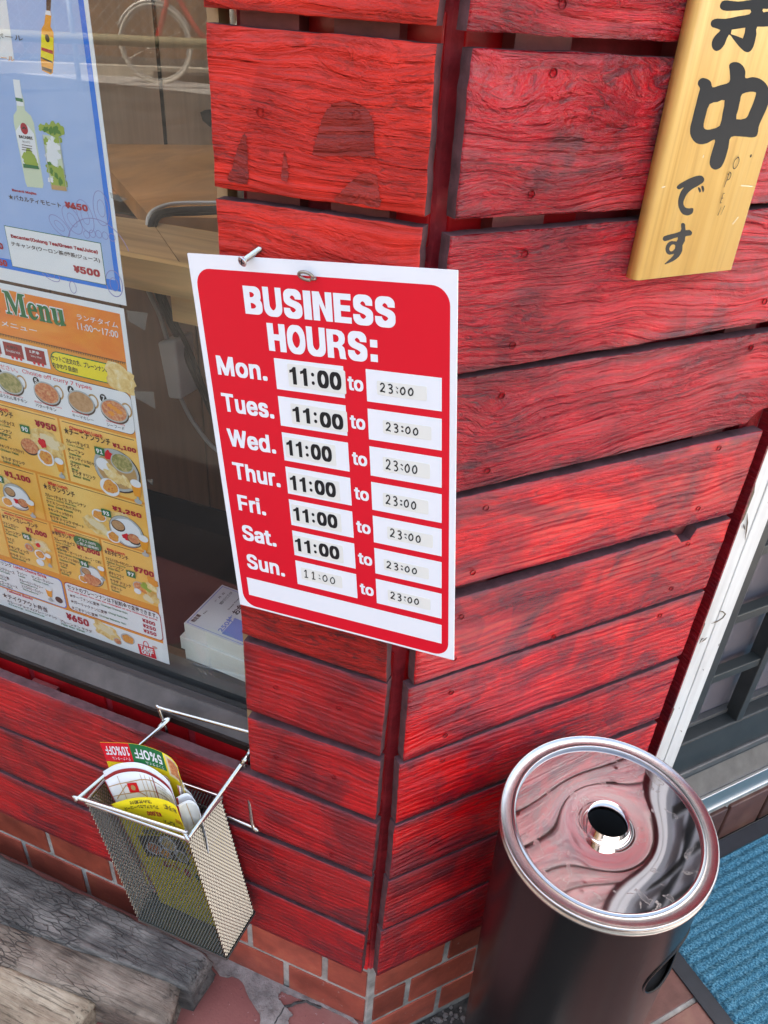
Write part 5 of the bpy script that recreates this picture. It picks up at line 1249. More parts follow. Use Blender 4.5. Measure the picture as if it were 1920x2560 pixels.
# clear tape pieces holding the menus to the glass
m_, ns, ls, p = newmat('clear_tape')
tr = N(ns, 'ShaderNodeBsdfTransparent'); tr.inputs[0].default_value = (.9, .9, .88, 1)
df = N(ns, 'ShaderNodeBsdfDiffuse'); df.inputs[0].default_value = (.6, .58, .55, 1)
mx = N(ns, 'ShaderNodeMixShader'); mx.inputs[0].default_value = .10
ls.new(tr.outputs[0], mx.inputs[1]); ls.new(df.outputs[0], mx.inputs[2]); ls.new(mx.outputs[0], ns['Material Output'].inputs['Surface'])
M['tape'] = m_
for lab, pts in (('crumpled clear tape beside the top corner of the orange menu', [(-0.3031,0.9511), (-0.2792,0.9526), (-0.2847,0.9349), (-0.3026,0.9411)]), ('clear tape at the middle of the orange menu edge', [(-0.3065,0.8681), (-0.2828,0.8727), (-0.2830,0.8545), (-0.3047,0.8609)]), ('small clear tape low on the orange menu edge', [(-0.3048,0.7662), (-0.2964,0.7692), (-0.2982,0.7608)]), ('clear tape at the edge of the blue menu', [(-0.3051,1.0550), (-0.2863,1.0518), (-0.2952,1.0482), (-0.3042,1.0504)])):
    m = MB(); n = len(pts)
    m.add([Vector((a, y, z)) for y in (.0640, .0642) for a, z in pts], [tuple(range(n)), tuple(range(n, 2 * n))] + [(i, (i + 1) % n, n + (i + 1) % n, n + i) for i in range(n)])
    o = m.build('tape_piece', M['tape'], fix=True); tag(o, lab, 'tape', 'tape pieces on the window')

# ================================================================== BASKET WITH FLYERS
FLt, FRt, BRt, BLt = Vector((*(-0.3405,-0.0760), .380)), Vector((*(-0.2028,-0.0685), .380)), Vector((*(-0.1980,-0.0035), .380)), Vector((*(-0.3409,-0.0112), .380))
FLb, FRb, BRb = Vector((*(-0.2898,-0.0817), .168)), Vector((*(-0.1570,-0.0797), .168)), Vector((*(-0.1549,-0.0121), .168))
BLb = FLb + (BRb - FRb)
bsk = thing('wire_basket', 'chrome wire mesh basket hooked over the long red plank under the window', 'basket', tuple((FLb + BRb) / 2))
def diamond_face(a, b, c_, d, nu, nv, w=.00078, dep=.00042):
    """expanded metal between corners a(top left) b(top right) c(bottom right) d(bottom left)"""
    m = MB()
    P = lambda u, v: (a * (1 - u) + b * u) * (1 - v) + (d * (1 - u) + c_ * u) * v
    nrm = (b - a).cross(d - a).normalized()
    for j in range(nv):
        for i in range(nu):
            for sgn in (0, 1):
                p = P((i + .5) / nu if (j % 2) ^ sgn == 0 and False else (i + (0 if (j % 2 == 0) else .5)) / nu, j / nv)
                u0 = (i + (0 if j % 2 == 0 else .5)) / nu; u1 = u0 + (.5 if sgn else -.5) / nu
                if not (-1e-6 <= u1 <= 1 + 1e-6) or u0 > 1: continue
                p0 = P(u0, j / nv); p1 = P(u1, (j + 1) / nv)
                t = (p1 - p0).normalized(); q = nrm.cross(t) * w
                k = nrm * dep
                m.add([p0 - q - k, p0 + q + k, p1 + q + k, p1 - q - k, p0 - q + k * .2, p0 + q + k * 2, p1 + q + k * 2, p1 - q + k * .2], [(0, 1, 2, 3), (7, 6, 5, 4), (0, 3, 7, 4), (1, 5, 6, 2)])
    return m
for f, nm in (((FLt, FRt, FRb, FLb), 'front'), ((FRt, BRt, BRb, FRb), 'side'), ((BRt, BLt, BLb, BRb), 'back'), ((BLt, FLt, FLb, BLb), 'side')):
    wide = nm in ('front', 'back')
    o = diamond_face(*f, 34 if wide else 17, 58).build('mesh_panel', M['mesh_metal']); tag(o, kind='stuff'); put(o, bsk)
m = MB(); k = Vector((0, 0, .0012))
m.add([FLb, FRb, BRb, BLb, FLb - k, FRb - k, BRb - k, BLb - k], [(0, 1, 2, 3), (7, 6, 5, 4), (0, 4, 5, 1), (1, 5, 6, 2), (2, 6, 7, 3), (3, 7, 4, 0)])
k = Vector((0, 0, .009)); e_ = .0006
for a, b_ in ((FLb, FRb), (FRb, BRb), (BRb, BLb), (BLb, FLb)):
    n_ = (b_ - a).cross(Vector((0, 0, 1))).normalized() * e_
    m.add([a + n_, b_ + n_, b_ + n_ + k * .55, a + n_ + k * .55, a + n_ * 2, b_ + n_ * 2, b_ + n_ * 2 + k * .55, a + n_ * 2 + k * .55], [(0, 1, 2, 3), (7, 6, 5, 4), (3, 2, 6, 7), (0, 4, 5, 1), (0, 3, 7, 4), (1, 5, 6, 2)])
put(m.build('floor_tray', M['mesh_floor'], fix=True), bsk)
m = MB()
m.tube(catmull([FLt, FLt * .9 + FRt * .1, FLt * .1 + FRt * .9, FRt, FRt * .9 + BRt * .1, FRt * .1 + BRt * .9, BRt, BRt * .9 + BLt * .1, BRt * .1 + BLt * .9, BLt, BLt * .9 + FLt * .1, BLt * .1 + FLt * .9], 4, True), .0026, 8, closed=True)
put(m.build('rim_wire', M['chrome'], smooth=True), bsk)
# hanging wires: a hook over the plank, arms down to the front of the rim, and a stand-off loop against the plank
HR = Vector((-.1650, .0160, .4560)); HL = Vector((-.3020, .0160, .4620))
tl_ = Vector(((-0.2942,0.4690)[0], .020, (-0.2942,0.4690)[1])); tr_ = Vector(((-0.1695,0.4872)[0] + .01, .020, (-0.1695,0.4872)[1]))
hl_ = Vector(((-0.2848,0.4513)[0], .016, (-0.2848,0.4513)[1])); hr_ = Vector(((-0.1676,0.4529)[0], .016, (-0.1676,0.4529)[1]))
up = Vector((0, 0, .0075))
fl2 = Vector((*(-0.3470,-0.0797), .3885)); fr2 = Vector((*(-0.2090,-0.0669), .3885))
m = MB()
m.tube(catmull([hl_ + Vector((0, .004, -.05)), hl_ + Vector((0, .001, -.01)), tl_, tl_ * .93 + tr_ * .07, tl_ * .05 + tr_ * .95, tr_, hr_ + Vector((0, .001, -.01)), hr_ + Vector((0, .004, -.05))], 5), .0023, 8)
put(m.build('hook_wire', M['chrome'], smooth=True), bsk)
m = MB()
m.tube(catmull([hl_ + Vector((.0, .0, .004)), hl_ + Vector((.0005, -.004, .0)), fl2 * .95 + hl_ * .05, fl2, fl2 * .97 + fr2 * .03, fl2 * .04 + fr2 * .96, fr2, fr2 * .96 + FRt * .04 + Vector((.001, .0, .0)), FRt + Vector((.002, -.001, .002)), FRt * .92 + hr_ * .08, FRt * .04 + hr_ * .96, hr_ + Vector((0, 0, .004))], 5), .0025, 8)
put(m.build('arm_wire', M['chrome'], smooth=True), bsk)
lo_r = Vector(((-0.1564,0.3442)[0], -.003, (-0.1564,0.3442)[1])); lo_l = lo_r + Vector((-.142, 0, .003))
a_r = hr_ * .90 + FRt * .10; a_l = hl_ * .90 + FLt * .10
m = MB()
m.tube(catmull([a_l + Vector((.001, 0, .001)), a_l + Vector((.001, .001, -.006)), lo_l + Vector((0, 0, .006)), lo_l + Vector((.004, 0, 0)), lo_r + Vector((-.004, 0, 0)), lo_r + Vector((0, 0, .006)), a_r + Vector((.001, .001, -.006)), a_r + Vector((.001, 0, .001))], 5), .0023, 8)
put(m.build('standoff_wire', M['chrome'], smooth=True), bsk)
for p in (a_l, a_r): m = MB(); m.tube([p + (hr_ - FRt).normalized() * -.004 + Vector((.0012, 0, .0014)), p + (hr_ - FRt).normalized() * .010 + Vector((.0012, 0, .0014))], .0026, 8); put(m.build('weld', M['chrome'], smooth=True), bsk)

# flyers: folded sheets, each a curved leaf
flat('paper_white', (.80, .80, .80), .5); flat('paper_yellow', (.85, .66, .015), .4); flat('paper_edge', (.30, .02, .02), .5)
K.update(pw='paper_white', py_='paper_yellow', pe='paper_edge')
def leaf(name, label, pts, zb, paper, cat='flyer', prints=None, fan=False):
    """pts: top edge as (x, y, z); the leaf runs straight down to the basket floor"""
    t = thing(name, label, cat, (pts[len(pts) // 2][0], pts[len(pts) // 2][1], zb), 'folded flyers in the basket')
    top = catmull(pts, 6)
    W = [0.0]
    for i in range(1, len(top)): W.append(W[-1] + (Vector((top[i].x, top[i].y)) - Vector((top[i - 1].x, top[i - 1].y))).length)
    Wt = W[-1]
    cb = Vector((-.225, -.045, 0))
    def at(u):
        u = max(0, min(1, u)) * Wt
        for i in range(1, len(W)):
            if u <= W[i] + 1e-9: break
        f = (u - W[i - 1]) / max(1e-9, W[i] - W[i - 1])
        p = top[i - 1].lerp(top[i], f); tg = (top[i] - top[i - 1]); n_ = Vector((tg.y, -tg.x, 0)).normalized()
        return p, n_
    def tf(u, v, l=0.0):          # u 0..1 along, v 0..1 down
        p, n_ = at(u)
        bt = Vector((p.x + .030, p.y - .002, zb))
        if fan: bt = Vector((p.x + .004, p.y + .001, zb))
        bt.x = min(max(bt.x, -.31), -.178); bt.y = min(max(bt.y, -.050), -.02)
        q = p.lerp(bt, v)
        q.y += math.sin(v * 3.14) * .002
        return q + n_ * l
    m = MB(); nu, nv = 36, 14
    vs = [tf(i / nu, j / nv, s_) for s_ in (0, -.00025) for j in range(nv + 1) for i in range(nu + 1)]
    o_ = (nu + 1) * (nv + 1); fs = []
    for j in range(nv):
        for i in range(nu):
            a = j * (nu + 1) + i
            fs.append((a, a + 1, a + nu + 2, a + nu + 1)); fs.append((o_ + a, o_ + a + nu + 1, o_ + a + nu + 2, o_ + a + 1))
    for i in range(nu): fs.append((i, o_ + i, o_ + i + 1, i + 1))
    for j in range(nv):
        fs.append((j * (nu + 1), (j + 1) * (nu + 1), o_ + (j + 1) * (nu + 1), o_ + j * (nu + 1)))
        fs.append((j * (nu + 1) + nu, o_ + j * (nu + 1) + nu, o_ + (j + 1) * (nu + 1) + nu, (j + 1) * (nu + 1) + nu))
    m.add(vs, fs)
    put(m.build('sheet', M[K[paper]], smooth=True), t)
    if prints:
        P = Print(tf, ['white'], .00018); prints(P)
        # long flat polygons are cut so that they follow the curl
        put(P.mb.build('print', [M[K[k]] for k in P.keys]), t)
    return t
def rr(P, u0, v0, u1, v1, k, lay, n=18):
    for i in range(n):
        a = u0 + (u1 - u0) * i / n; b_ = u0 + (u1 - u0) * (i + 1) / n
        P.mb.add([P.tf(a, v0, P.step * lay), P.tf(b_, v0, P.step * lay), P.tf(b_, v1, P.step * lay), P.tf(a, v1, P.step * lay)], [(0, 1, 2, 3)], P.mi(k))
def dish(P, u, v, r, k):
    P.ell((u, v), r * 1.25, r * .62, 'white', 4); P.ell((u, v), r, r * .48, k, 5, wob=.3)
def v3(t, y): return (t[0], y, t[1])
S1p = [v3((-0.3264,0.4654), -.050), v3((-0.2840,0.4773), -.044), v3((-0.2622,0.4710), -.036), v3((-0.2424,0.4648), -.034), v3((-0.2308,0.4590), -.037), v3((-0.2258,0.4576), -.042)]
def pr1(P):
    rr(P, 0, .0, .36, .12, 'red', 1); rr(P, .36, .0, .73, .12, 'green', 1); rr(P, .75, .005, .98, .14, 'cream', 1); rr(P, .78, .02, .95, .12, 'cred', 2)
    P.text('10%OFF', .04, .075, .34, .02, 'white', 3, .03, flip=False); P.text('5%OFF', .40, .085, .70, .025, 'white', 3, .03)
    P.text('ディナータイム', .10, .108, .33, .085, 'white', 3); P.text('ランチタイム', .50, .115, .70, .095, 'white', 3)
    P.text('Coupon', .26, .16, .52, .125, 'red', 3, .03)
    dish(P, .20, .20, .10, 'cred'); dish(P, .33, .18, .055, 'salad'); dish(P, .62, .23, .06, 'cgreen'); dish(P, .68, .18, .04, 'cred'); dish(P, .55, .19, .04, 'cbrown')
    P.text('¥2,000', .34, .27, .52, .24, 'dgrey', 3, .03)
    P.text('コース料理', .36, .23, .50, .20, 'crimson', 3)
def flipuv(P):   # the flyers stand upside down: turn the print in the leaf
    old = P.tf
for nm in (0,):
    def pr1f(P): pr1(P)
def upside(fn):
    """print upside down: text runs right to left and its foot is up"""
    def g_(P):
        ot = P.text
        P.text = lambda t, x0, z0, x1, z1, k, lay=3, bold=0.0, flip=False: ot(t, x1, z1, x0, z0, k, lay, bold, False)
        fn(P)
    return g_
leaf('flyer', 'tall yellow coupon flyer with upside down 10%OFF and 5%OFF boxes', S1p, .20, 'py_', prints=upside(pr1))
S2p = [v3((-0.3165,0.4175), -.064), v3((-0.3004,0.4310), -.057), v3((-0.2788,0.4377), -.050), v3((-0.2607,0.4322), -.045), v3((-0.2379,0.4237), -.047), v3((-0.2260,0.4125), -.054)]
def pr2(P):
    for v in (.05, .13, .22): P.line([(i / 14, v + .02 * math.sin(i * .5)) for i in range(12)], .006, 'tan', 2)
    for u in (.16, .45, .50, .56): P.line([(u, .01), (u + .01, .3)], .008 if u > .5 else .006, 'tan', 2)
    P.line([(.05, .16), (.22, .09), (.42, .16), (.6, .25)], .008, 'tan', 2)
    rr(P, .24, .075, .37, .145, 'red', 3, 4); P.ell((.305, .11), .030, .020, 'tan', 4)
    rr(P, .0, .0, .012, .4, 'dred', 3, 2); rr(P, .60, .0, .612, .4, 'dred', 3, 2)
    for k in range(7): P.text('ナンとカレーのお店です', .66, .06 + k * .026, .93, .045 + k * .026, 'dgrey', 3)
    P.text('お得な宴会', .66, .265, .86, .235, 'crimson', 3)
leaf('flyer', 'white flyer with a street map and a small red shop mark', S2p, .19, 'pw', prints=upside(pr2))
for k in range(3):
    d_ = Vector((-.0015 - .001 * k, .0012 + .0011 * k, .004 + .0035 * k))
    P2 = [tuple(Vector(p) + d_) for p in S2p]
    leaf('flyer', ('flyer directly behind the map flyer, its dark red edge showing', 'second thin flyer behind the map flyer', 'third thin flyer behind the map flyer, next to the tall coupon')[k], P2, .19, 'pw' if k else 'pe')
S3p = [v3((-0.3078,0.3872), -.071), v3((-0.2847,0.4038), -.066), v3((-0.2635,0.4142), -.062), v3((-0.2402,0.4214), -.060), v3((-0.2205,0.4239), -.062), v3((-0.2129,0.4202), -.067)]
def pr3(P):
    P.text('プレミアムカレーコース', .15, .085, .62, .055, 'dgrey', 3, .02); P.text('飲み放題付', .25, .045, .55, .015, 'dgrey', 3, .02)
    P.text('お子様', .70, .07, .90, .03, 'dgrey', 3, .02)
    P.text('¥3,500', .16, .17, .34, .13, 'crimson', 3, .04); P.text('¥3,000', .42, .14, .62, .10, 'crimson', 3, .04)
    P.text('Aコース', .62, .20, .78, .16, 'dgrey', 3, .03); P.text('Bコース', .36, .22, .54, .18, 'dgrey', 3, .03)
    P.text('Party Course', .25, .31, .76, .245, 'dgrey', 4, .03)
    rr(P, .14, .31, .80, .50, 'dgrey', 2, 12); dish(P, .30, .42, .09, 'cred'); dish(P, .55, .36, .10, 'naan'); dish(P, .45, .45, .07, 'salad'); dish(P, .70, .44, .08, 'cgreen')
    P.text('飲み放題', .35, .58, .60, .51, 'crimson', 4, .04); P.ell((.70, .58), .045, .035, 'crimson', 3); P.ell((.85, .58), .04, .03, 'green', 3)
    for k in range(5): P.text('¥250 ¥350', .82, .15 + k * .06, .97, .12 + k * .06, 'crimson', 3, .02)
    rr(P, 0, 0, .02, .9, 'dred', 2, 2)
leaf('flyer', 'front yellow flyer with a party course photograph, leaning on the basket wires', S3p, .17, 'py_', prints=upside(pr3))
# right hand leaves of the same folded sheets, fanning back to the right
fold = [v3((-0.2211,0.4668), -.050), v3((-0.2242,0.4159), -.056)]
for k, pts_ in enumerate((((-0.2262, -0.0420, 0.4570), (-0.2271, -0.0360, 0.4322), (-0.2209, -0.0360, 0.4156), (-0.2114, -0.0420, 0.4069)), ((-0.2265, -0.0460, 0.4370), (-0.2242, -0.0380, 0.4246), (-0.2154, -0.0370, 0.4155), (-0.2046, -0.0440, 0.4067)), ((-0.2269, -0.0500, 0.4186), (-0.2178, -0.0420, 0.4224), (-0.2091, -0.0400, 0.4121), (-0.1989, -0.0480, 0.4064)), ((-0.2235, -0.0550, 0.4119), (-0.2116, -0.0470, 0.4192), (-0.2019, -0.0450, 0.4116), (-0.1939, -0.0520, 0.4036)))):
    def prf(P, k=k):
        rr(P, 0, 0, .05, 1, 'pe', 2, 2); rr(P, .9, 0, .94, 1, 'tan', 2, 2)
        if k % 2 == 0: P.poly([(.45, .14), (.65, .26), (.5, .36), (.35, .24)], 'red', 3); P.line([(.1, .5), (.5, .1), (.9, .5)], .012, 'tan', 2)
        else: P.line([(.3, .05), (.5, .9)], .02, 'tan', 2)
    leaf('flyer', ('white folded leaf curling to the right, nearest the fold', 'second white folded leaf curling to the right', 'third folded leaf curling right inside the basket', 'outermost right folded leaf touching the basket side')[k], pts_, .335, 'pw', prints=prf, fan=True)

# ================================================================== STANDING ASHTRAY
m_, ns, ls, p = newmat('polished_stained_steel')
v = coords(ns, ls, rand=False)
st = noise_t(ns, ls, v, 38, 4, .5, 1.0)
edge = ramp(ns, ls, st, [(.60, g(0)), (.615, g(1)), (.63, g(.25))])
p.inputs['Metallic'].default_value = 1.0
ls.new(mixc(ns, ls, math_(ns, ls, 'MULTIPLY', edge, .35), (.50, .47, .48), (.66, .64, .62)), p.inputs['Base Color'])
ls.new(math_(ns, ls, 'ADD', math_(ns, ls, 'MULTIPLY', edge, .22), .045), p.inputs['Roughness'])
ls.new(bump(ns, ls, noise_t(ns, ls, v, 10, 0, .4), .05, .0010), p.inputs['Normal'])
M['polished'] = m_
M['brushed'] = simple('brushed_steel_rim', (.43, .42, .425), .27, 1.0, 90, .08)
m_, ns, ls, p = newmat('black_coated_steel')
v = coords(ns, ls, rand=False)
p.inputs['Base Color'].default_value = (.006, .006, .0065, 1); p.inputs['Specular IOR Level'].default_value = .28
ls.new(math_(ns, ls, 'ADD', math_(ns, ls, 'MULTIPLY', noise_t(ns, ls, v, 60, 5), .08), .20), p.inputs['Roughness'])
ls.new(bump(ns, ls, noise_t(ns, ls, v, 900, 3), .15, .0003), p.inputs['Normal'])
M['black_coat'] = m_
M['inside'] = simple('black_inside', (.012, .012, .012), .8)  # one even near-black for the tube, bucket and base plate
ash = thing('standing_ashtray', 'tall black cylindrical ashtray stand with polished steel top beside the plank wall', 'ashtray', (.2364, .0602, .5))
down = Vector((0.0178, 0.0563, -0.9983)).normalized()
zax = -down; xax = Vector((1, 0, 0)) - zax * zax.x; xax.normalize(); yax = zax.cross(xax)
ash.rotation_euler = Matrix((xax, yax, zax)).transposed().to_euler()
def apart(name, mats, f, smooth=True, fix=True):
    m = MB(); f(m); o = m.build(name, mats, fix=fix, smooth=smooth); o.parent = ash; return o
r0 = .1122
apart('rim', M['brushed'], lambda m: m.lathe([(r0 - .0172, -.0080), (r0 - .0172, -.0030), (r0 - .0168, -.0014), (r0 - .0162, -.0006), (r0 - .0153, -.0003), (r0 - .0145, -.0006), (r0 - .0139, -.0018), (r0 - .0125, -.0022), (r0 - .0030, -.0022), (r0 - .0025, -.0010), (r0 - .0016, -.0004), (r0 - .0006, -.0010), (r0, -.0024), (r0 - .0008, -.0050), (r0 - .0020, -.0064), (r0 - .0018, -.0085), (r0 - .0004, -.0096), (r0 + .0002, -.0114), (r0 - .0010, -.0132), (r0 - .0050, -.0140), (r0 - .006, -.03)], 128))
apart('seam_ring', M['rubber'], lambda m: m.lathe([(r0 - .0141, -.0021), (r0 - .0126, -.0019)], 96))
apart('top_plate', M['polished'], lambda m: m.lathe([(r0 - .0174, -.0052), (.082, -.00522), (.072, -.0053), (.062, -.0055), (.054, -.0058), (.047, -.0062), (.041, -.0067), (.036, -.0071), (.032, -.0074), (.0285, -.0075), (.0262, -.0075), (.0256, -.0074), (.0250, -.0072), (.0244, -.0073), (.0240, -.0076), (.0214, .0060), (.0214, -.010)], 128))
apart('ash_tube', M['inside'], lambda m: m.lathe([(.0240, -.0078), (.0234, -.012), (.0234, -.09), (.0, -.09)], 48))
RB = .1088
def body(m):
    n = 160; zs = [-.014 - .675 * i / 150 for i in range(151)]
    HC, HZ, HR_ = (-.42, -.135, .042)
    for i in range(150):
        for k in range(n):
            a0 = 2 * math.pi * k / n; am = a0 + math.pi / n; zm = (zs[i] + zs[i + 1]) / 2
            da = (am - HC + math.pi) % (2 * math.pi) - math.pi
            if (da * RB) ** 2 + (zm - HZ) ** 2 < HR_ ** 2: continue
            a1 = a0 + 2 * math.pi / n
            vs = [Vector((RB * math.cos(a), RB * math.sin(a), z)) for a, z in ((a0, zs[i]), (a1, zs[i]), (a1, zs[i + 1]), (a0, zs[i + 1]))]
            m.add(vs, [(0, 3, 2, 1)])
HC, HZ, HR_ = (-.42, -.135, .042)
apart('body', M['black_coat'], body, fix=False)
def hole_rim(m):
    for i in range(64):
        pass
    pts = []
    for i in range(64):
        t = 2 * math.pi * i / 64; a = HC + HR_ * math.cos(t) / RB; z = HZ + HR_ * math.sin(t)
        pts.append((RB * math.cos(a), RB * math.sin(a), z))
    m.tube(pts, .0016, 6, closed=True)
apart('hole_rim', M['black_coat'], hole_rim)
apart('inner_bucket', M['inside'], lambda m: m.lathe([(RB - .003, -.02), (RB - .003, HZ + HR_ + .006), (RB - .03, HZ + HR_ + .003), (RB - .03, HZ - HR_), (RB - .003, HZ - HR_ - .006), (RB - .003, -.68), (0, -.68)], 64))
apart('base_plate', M['inside'], lambda m: m.lathe([(0, -.6885), (RB - .001, -.6885), (RB - .001, -.680), (0, -.680)], 64))

# ================================================================== GROUND
m_, ns, ls, p = newmat('red_brown_concrete')
v = coords(ns, ls, rand=False)
f = noise_t(ns, ls, v, 9, 6, .6)
c1 = ramp(ns, ls, f, [(.3, (.22, .065, .055)), (.6, (.30, .105, .085)), (.8, (.33, .15, .12))])
sp = noise_t(ns, ls, v, 140, 3, .6)
c2 = mixc(ns, ls, ramp(ns, ls, sp, [(.66, g(0)), (.70, g(.8))]), c1, (.07, .04, .04))
sp2 = noise_t(ns, ls, v, 95, 3, .6)
c3 = mixc(ns, ls, ramp(ns, ls, sp2, [(.27, g(.8)), (.31, g(0))]), c2, (.5, .36, .33))
ls.new(c3, p.inputs['Base Color']); p.inputs['Roughness'].default_value = .55
ls.new(bump(ns, ls, noise_t(ns, ls, v, 260, 5), .5, .001), p.inputs['Normal'])
M['red_conc'] = m_
M['patch'] = simple('rough_mortar_patch', (.30, .25, .22), .9, 0, 40, .45, 120, .004)
M['dirt'] = simple('dark_grit', (.075, .066, .058), .95, 0, 70, .7, 90, .006)
M['asphalt'] = simple('asphalt', (.06, .055, .050), .9, 0, 3, .5, 120, .002); M['apron'] = simple('pale_concrete', (.42, .40, .37), .9, 0, 6, .2, 120, .002)
GZ = -.092
def sheet(name, P, z, mat, label=None, th=.03):
    m = MB(); n = len(P)
    m.add([Vector((x, y, z)) for x, y in P] + [Vector((x, y, z - th)) for x, y in P], [tuple(range(n)), tuple(range(n, 2 * n))[::-1]] + [(i, n + i, n + (i + 1) % n, (i + 1) % n) for i in range(n)])
    o = m.build(name, M[mat], fix=True); tag(o, kind='structure'); return o
co = Vector((0, .032)); 
sheet('pavement', [(-3.0, .031), (-.003, .031), (.02, .0), (.07, -.10), (.05, -.35), (-.2, -.7), (-3.0, -.9)], GZ, 'red_conc', th=.11)
# grey mortar patch along the foot of the wall, uneven edge
P = []
bp = [(-0.2730,0.0236), (-0.2368,0.0053), (-0.2076,0.0124), (-0.1781,-0.0074), (-0.1533,-0.0202), (-0.1378,-0.0364), (-0.1016,-0.0258), (-0.1092,-0.0114), (-0.1072,-0.0015), (-0.1216,0.0039), (-0.1375,0.0103), (-0.1379,0.0208), (-0.1272,0.0228), (-0.0930,0.0242), (-0.0489,0.0276), (-0.0027,0.0244)]
bt_ = [(x + 0, .0305) for x in (-.02, -.10, -.16, -.22, -.28, -.34)]
for q in catmull([(a, b_, 0) for a, b_ in bp], 5): P.append((q.x + random.uniform(-1, 1) * .0012, q.y + random.uniform(-1, 1) * .0012))
P += bt_
m = MB(); m.poly([P], tf=lambda a, b_: Vector((a, min(b_, .0305), -.0885)))
n = len(P)
m.add([Vector((a, min(b_, .0305), -.0885)) for a, b_ in P] + [Vector((a, min(b_, .0305), -.0935)) for a, b_ in P], [(i, (i + 1) % n, n + (i + 1) % n, n + i) for i in range(n)])
o = m.build('mortar_patch', M['patch'], fix=True); tag(o, kind='structure')
m = MB()
for A_, B_ in (((-0.1227,0.0035), (-0.0974,0.0243)), ((-0.0974,0.0243), (-0.0702,0.0244)), ((-0.1255,-0.0235), (-0.1222,0.0024))):
    pts = [Vector((A_[0] + (B_[0] - A_[0]) * t / 6 + random.uniform(-1, 1) * .0008, A_[1] + (B_[1] - A_[1]) * t / 6 + random.uniform(-1, 1) * .0008, -.0900)) for t in range(7)]
    m.tube(pts, .0022, 5)
o = m.build('cement_smear', M['dirt']); tag(o, kind='structure')
# tile floor in front of the door, lower, and gritty strip along the door wall
FZ = -.186
def SD(s, d): v_ = WB(s, 0, d); return (v_.x, v_.y)
sheet('grit_strip', [SD(-.02, .0315), SD(.47, .0315), SD(.47, -.05), SD(.03, -.30), SD(-.12, -.2)], FZ + .002, 'dirt', th=.02)
m = MB()
random.seed(11)
for i in range(260):
    s = random.uniform(.03, .42); d = .03 - abs(random.gauss(0, .03)); r = random.uniform(.001, .005)
    c_ = WB(s, FZ + .002 + r * .3, d); vs = []
    for z_, q in ((-.5, .8), (.3, 1), (.9, .5)):
        for k in range(5):
            a = k * 1.257 + random.uniform(-.2, .2); vs.append(c_ + Vector((math.cos(a) * r * q, math.sin(a) * r * q, z_ * r)))
    m.add(vs, [(i_ * 5 + k, i_ * 5 + (k + 1) % 5, i_ * 5 + 5 + (k + 1) % 5, i_ * 5 + 5 + k) for i_ in (0, 1) for k in range(5)] + [(10, 11, 12, 13, 14)])
o = m.build('grit', M['patch']); tag(o, kind='stuff', label='loose grit and mortar crumbs along the foot of the door wall', cat='gravel')
sheet('porch_floor', [SD(.30, .0735), SD(2.2, .0735), SD(2.2, -.9), SD(-.0, -.9), SD(.03, -.24), SD(.10, -.05), SD(.30, -.01)], FZ, 'mortar', th=.02)
floor_o = bpy.data.objects['porch_floor']
m = MB(); m.box(-.0985, .0985, -.0985, .0985, 0, .006); tme = bevel(m.mesh('floor_tile', M['tile_brown']), .0012, 1)
M['tile_floor'] = tile_mat('porch_tile', (.25, .10, .075), True)
tme.materials[0] = M['tile_floor']
for i in range(0, 8):
    for j in range(0, 6):
        s = .02 + .205 * i; d = .0725 - .1025 - .205 * j - .003
        if s < .33 and d > -.30: 
            if s < .20: continue
        o = link(bpy.data.objects.new('tile', tme)); o.parent = floor_o
        o.location = WB(s + .1, FZ, d); o.rotation_euler = (0, 0, PHI)
        o.location.z = FZ - .0012 + random.uniform(-.0004, .0004)
# street beyond
m = MB()
zr_ = lambda y: -.2 if y > -2.2 else -.2 + (-2.2 - y) * .130
ys = [6, -2.2, -6.3, -7.1, -7.11, -60]
zz_ = [-.2, -.2, -.2 + 4.1 * .13, -.2 + 4.1 * .13, -.2 + 4.1 * .13 + .06, -.2 + 4.1 * .13 + .3]
vs = []
for y, z in zip(ys, zz_): vs += [Vector((-60, y, z)), Vector((60, y, z))]
m.add(vs, [(2 * i, 2 * i + 1, 2 * i + 3, 2 * i + 2) for i in range(len(ys) - 1)])
o = m.build('street', M['asphalt'], fix=True); tag(o, kind='structure')

sheet('far_pavement', [(-40, -6.32), (20, -6.32), (20, -7.05), (-40, -7.05)], .338, 'apron', th=.01); sheet('forecourt', [(1.0, 1.2), (1.0, -1.4), (2.2, -2.1), (9, -2.1), (9, 6), (4.5, 6)], -.194, 'apron', th=.004)
# ================================================================== BLUE DOORMAT
m_, ns, ls, p = newmat('blue_ribbed_carpet')
tc = N(ns, 'ShaderNodeTexCoord')
v = tc.outputs['Object']
f1 = noise_t(ns, ls, scaled(ns, ls, v, (260, 420, 200)), 1, 4, .7, .4)
f2 = noise_t(ns, ls, v, 45, 3, .6)
c1 = ramp(ns, ls, f1, [(.34, (.010, .040, .070)), (.46, (.045, .15, .22)), (.55, (.12, .31, .40)), (.68, (.34, .54, .60))])
c2 = mixc(ns, ls, math_(ns, ls, 'MULTIPLY', f2, .3), c1, (.07, .27, .40))
sx = N(ns, 'ShaderNodeSeparateXYZ'); ls.new(v, sx.inputs[0])
c3 = mixc(ns, ls, ramp(ns, ls, sx.outputs[2], [(.0, g(1)), (.0001, g(1)), (.0002, g(0))]), c2, (.02, .07, .11)) if False else c2
ls.new(c3, p.inputs['Base Color']); p.inputs['Roughness'].default_value = .95; p.inputs['Specular IOR Level'].default_value = .1
ls.new(bump(ns, ls, noise_t(ns, ls, scaled(ns, ls, v, (420, 620, 300)), 1, 5, .7), 1, .004), p.inputs['Normal'])
M['carpet'] = m_
M['mat_rubber'] = simple('mat_rubber_edge', (.011, .012, .017), .5, 0, 60, .3, 300, .0003)
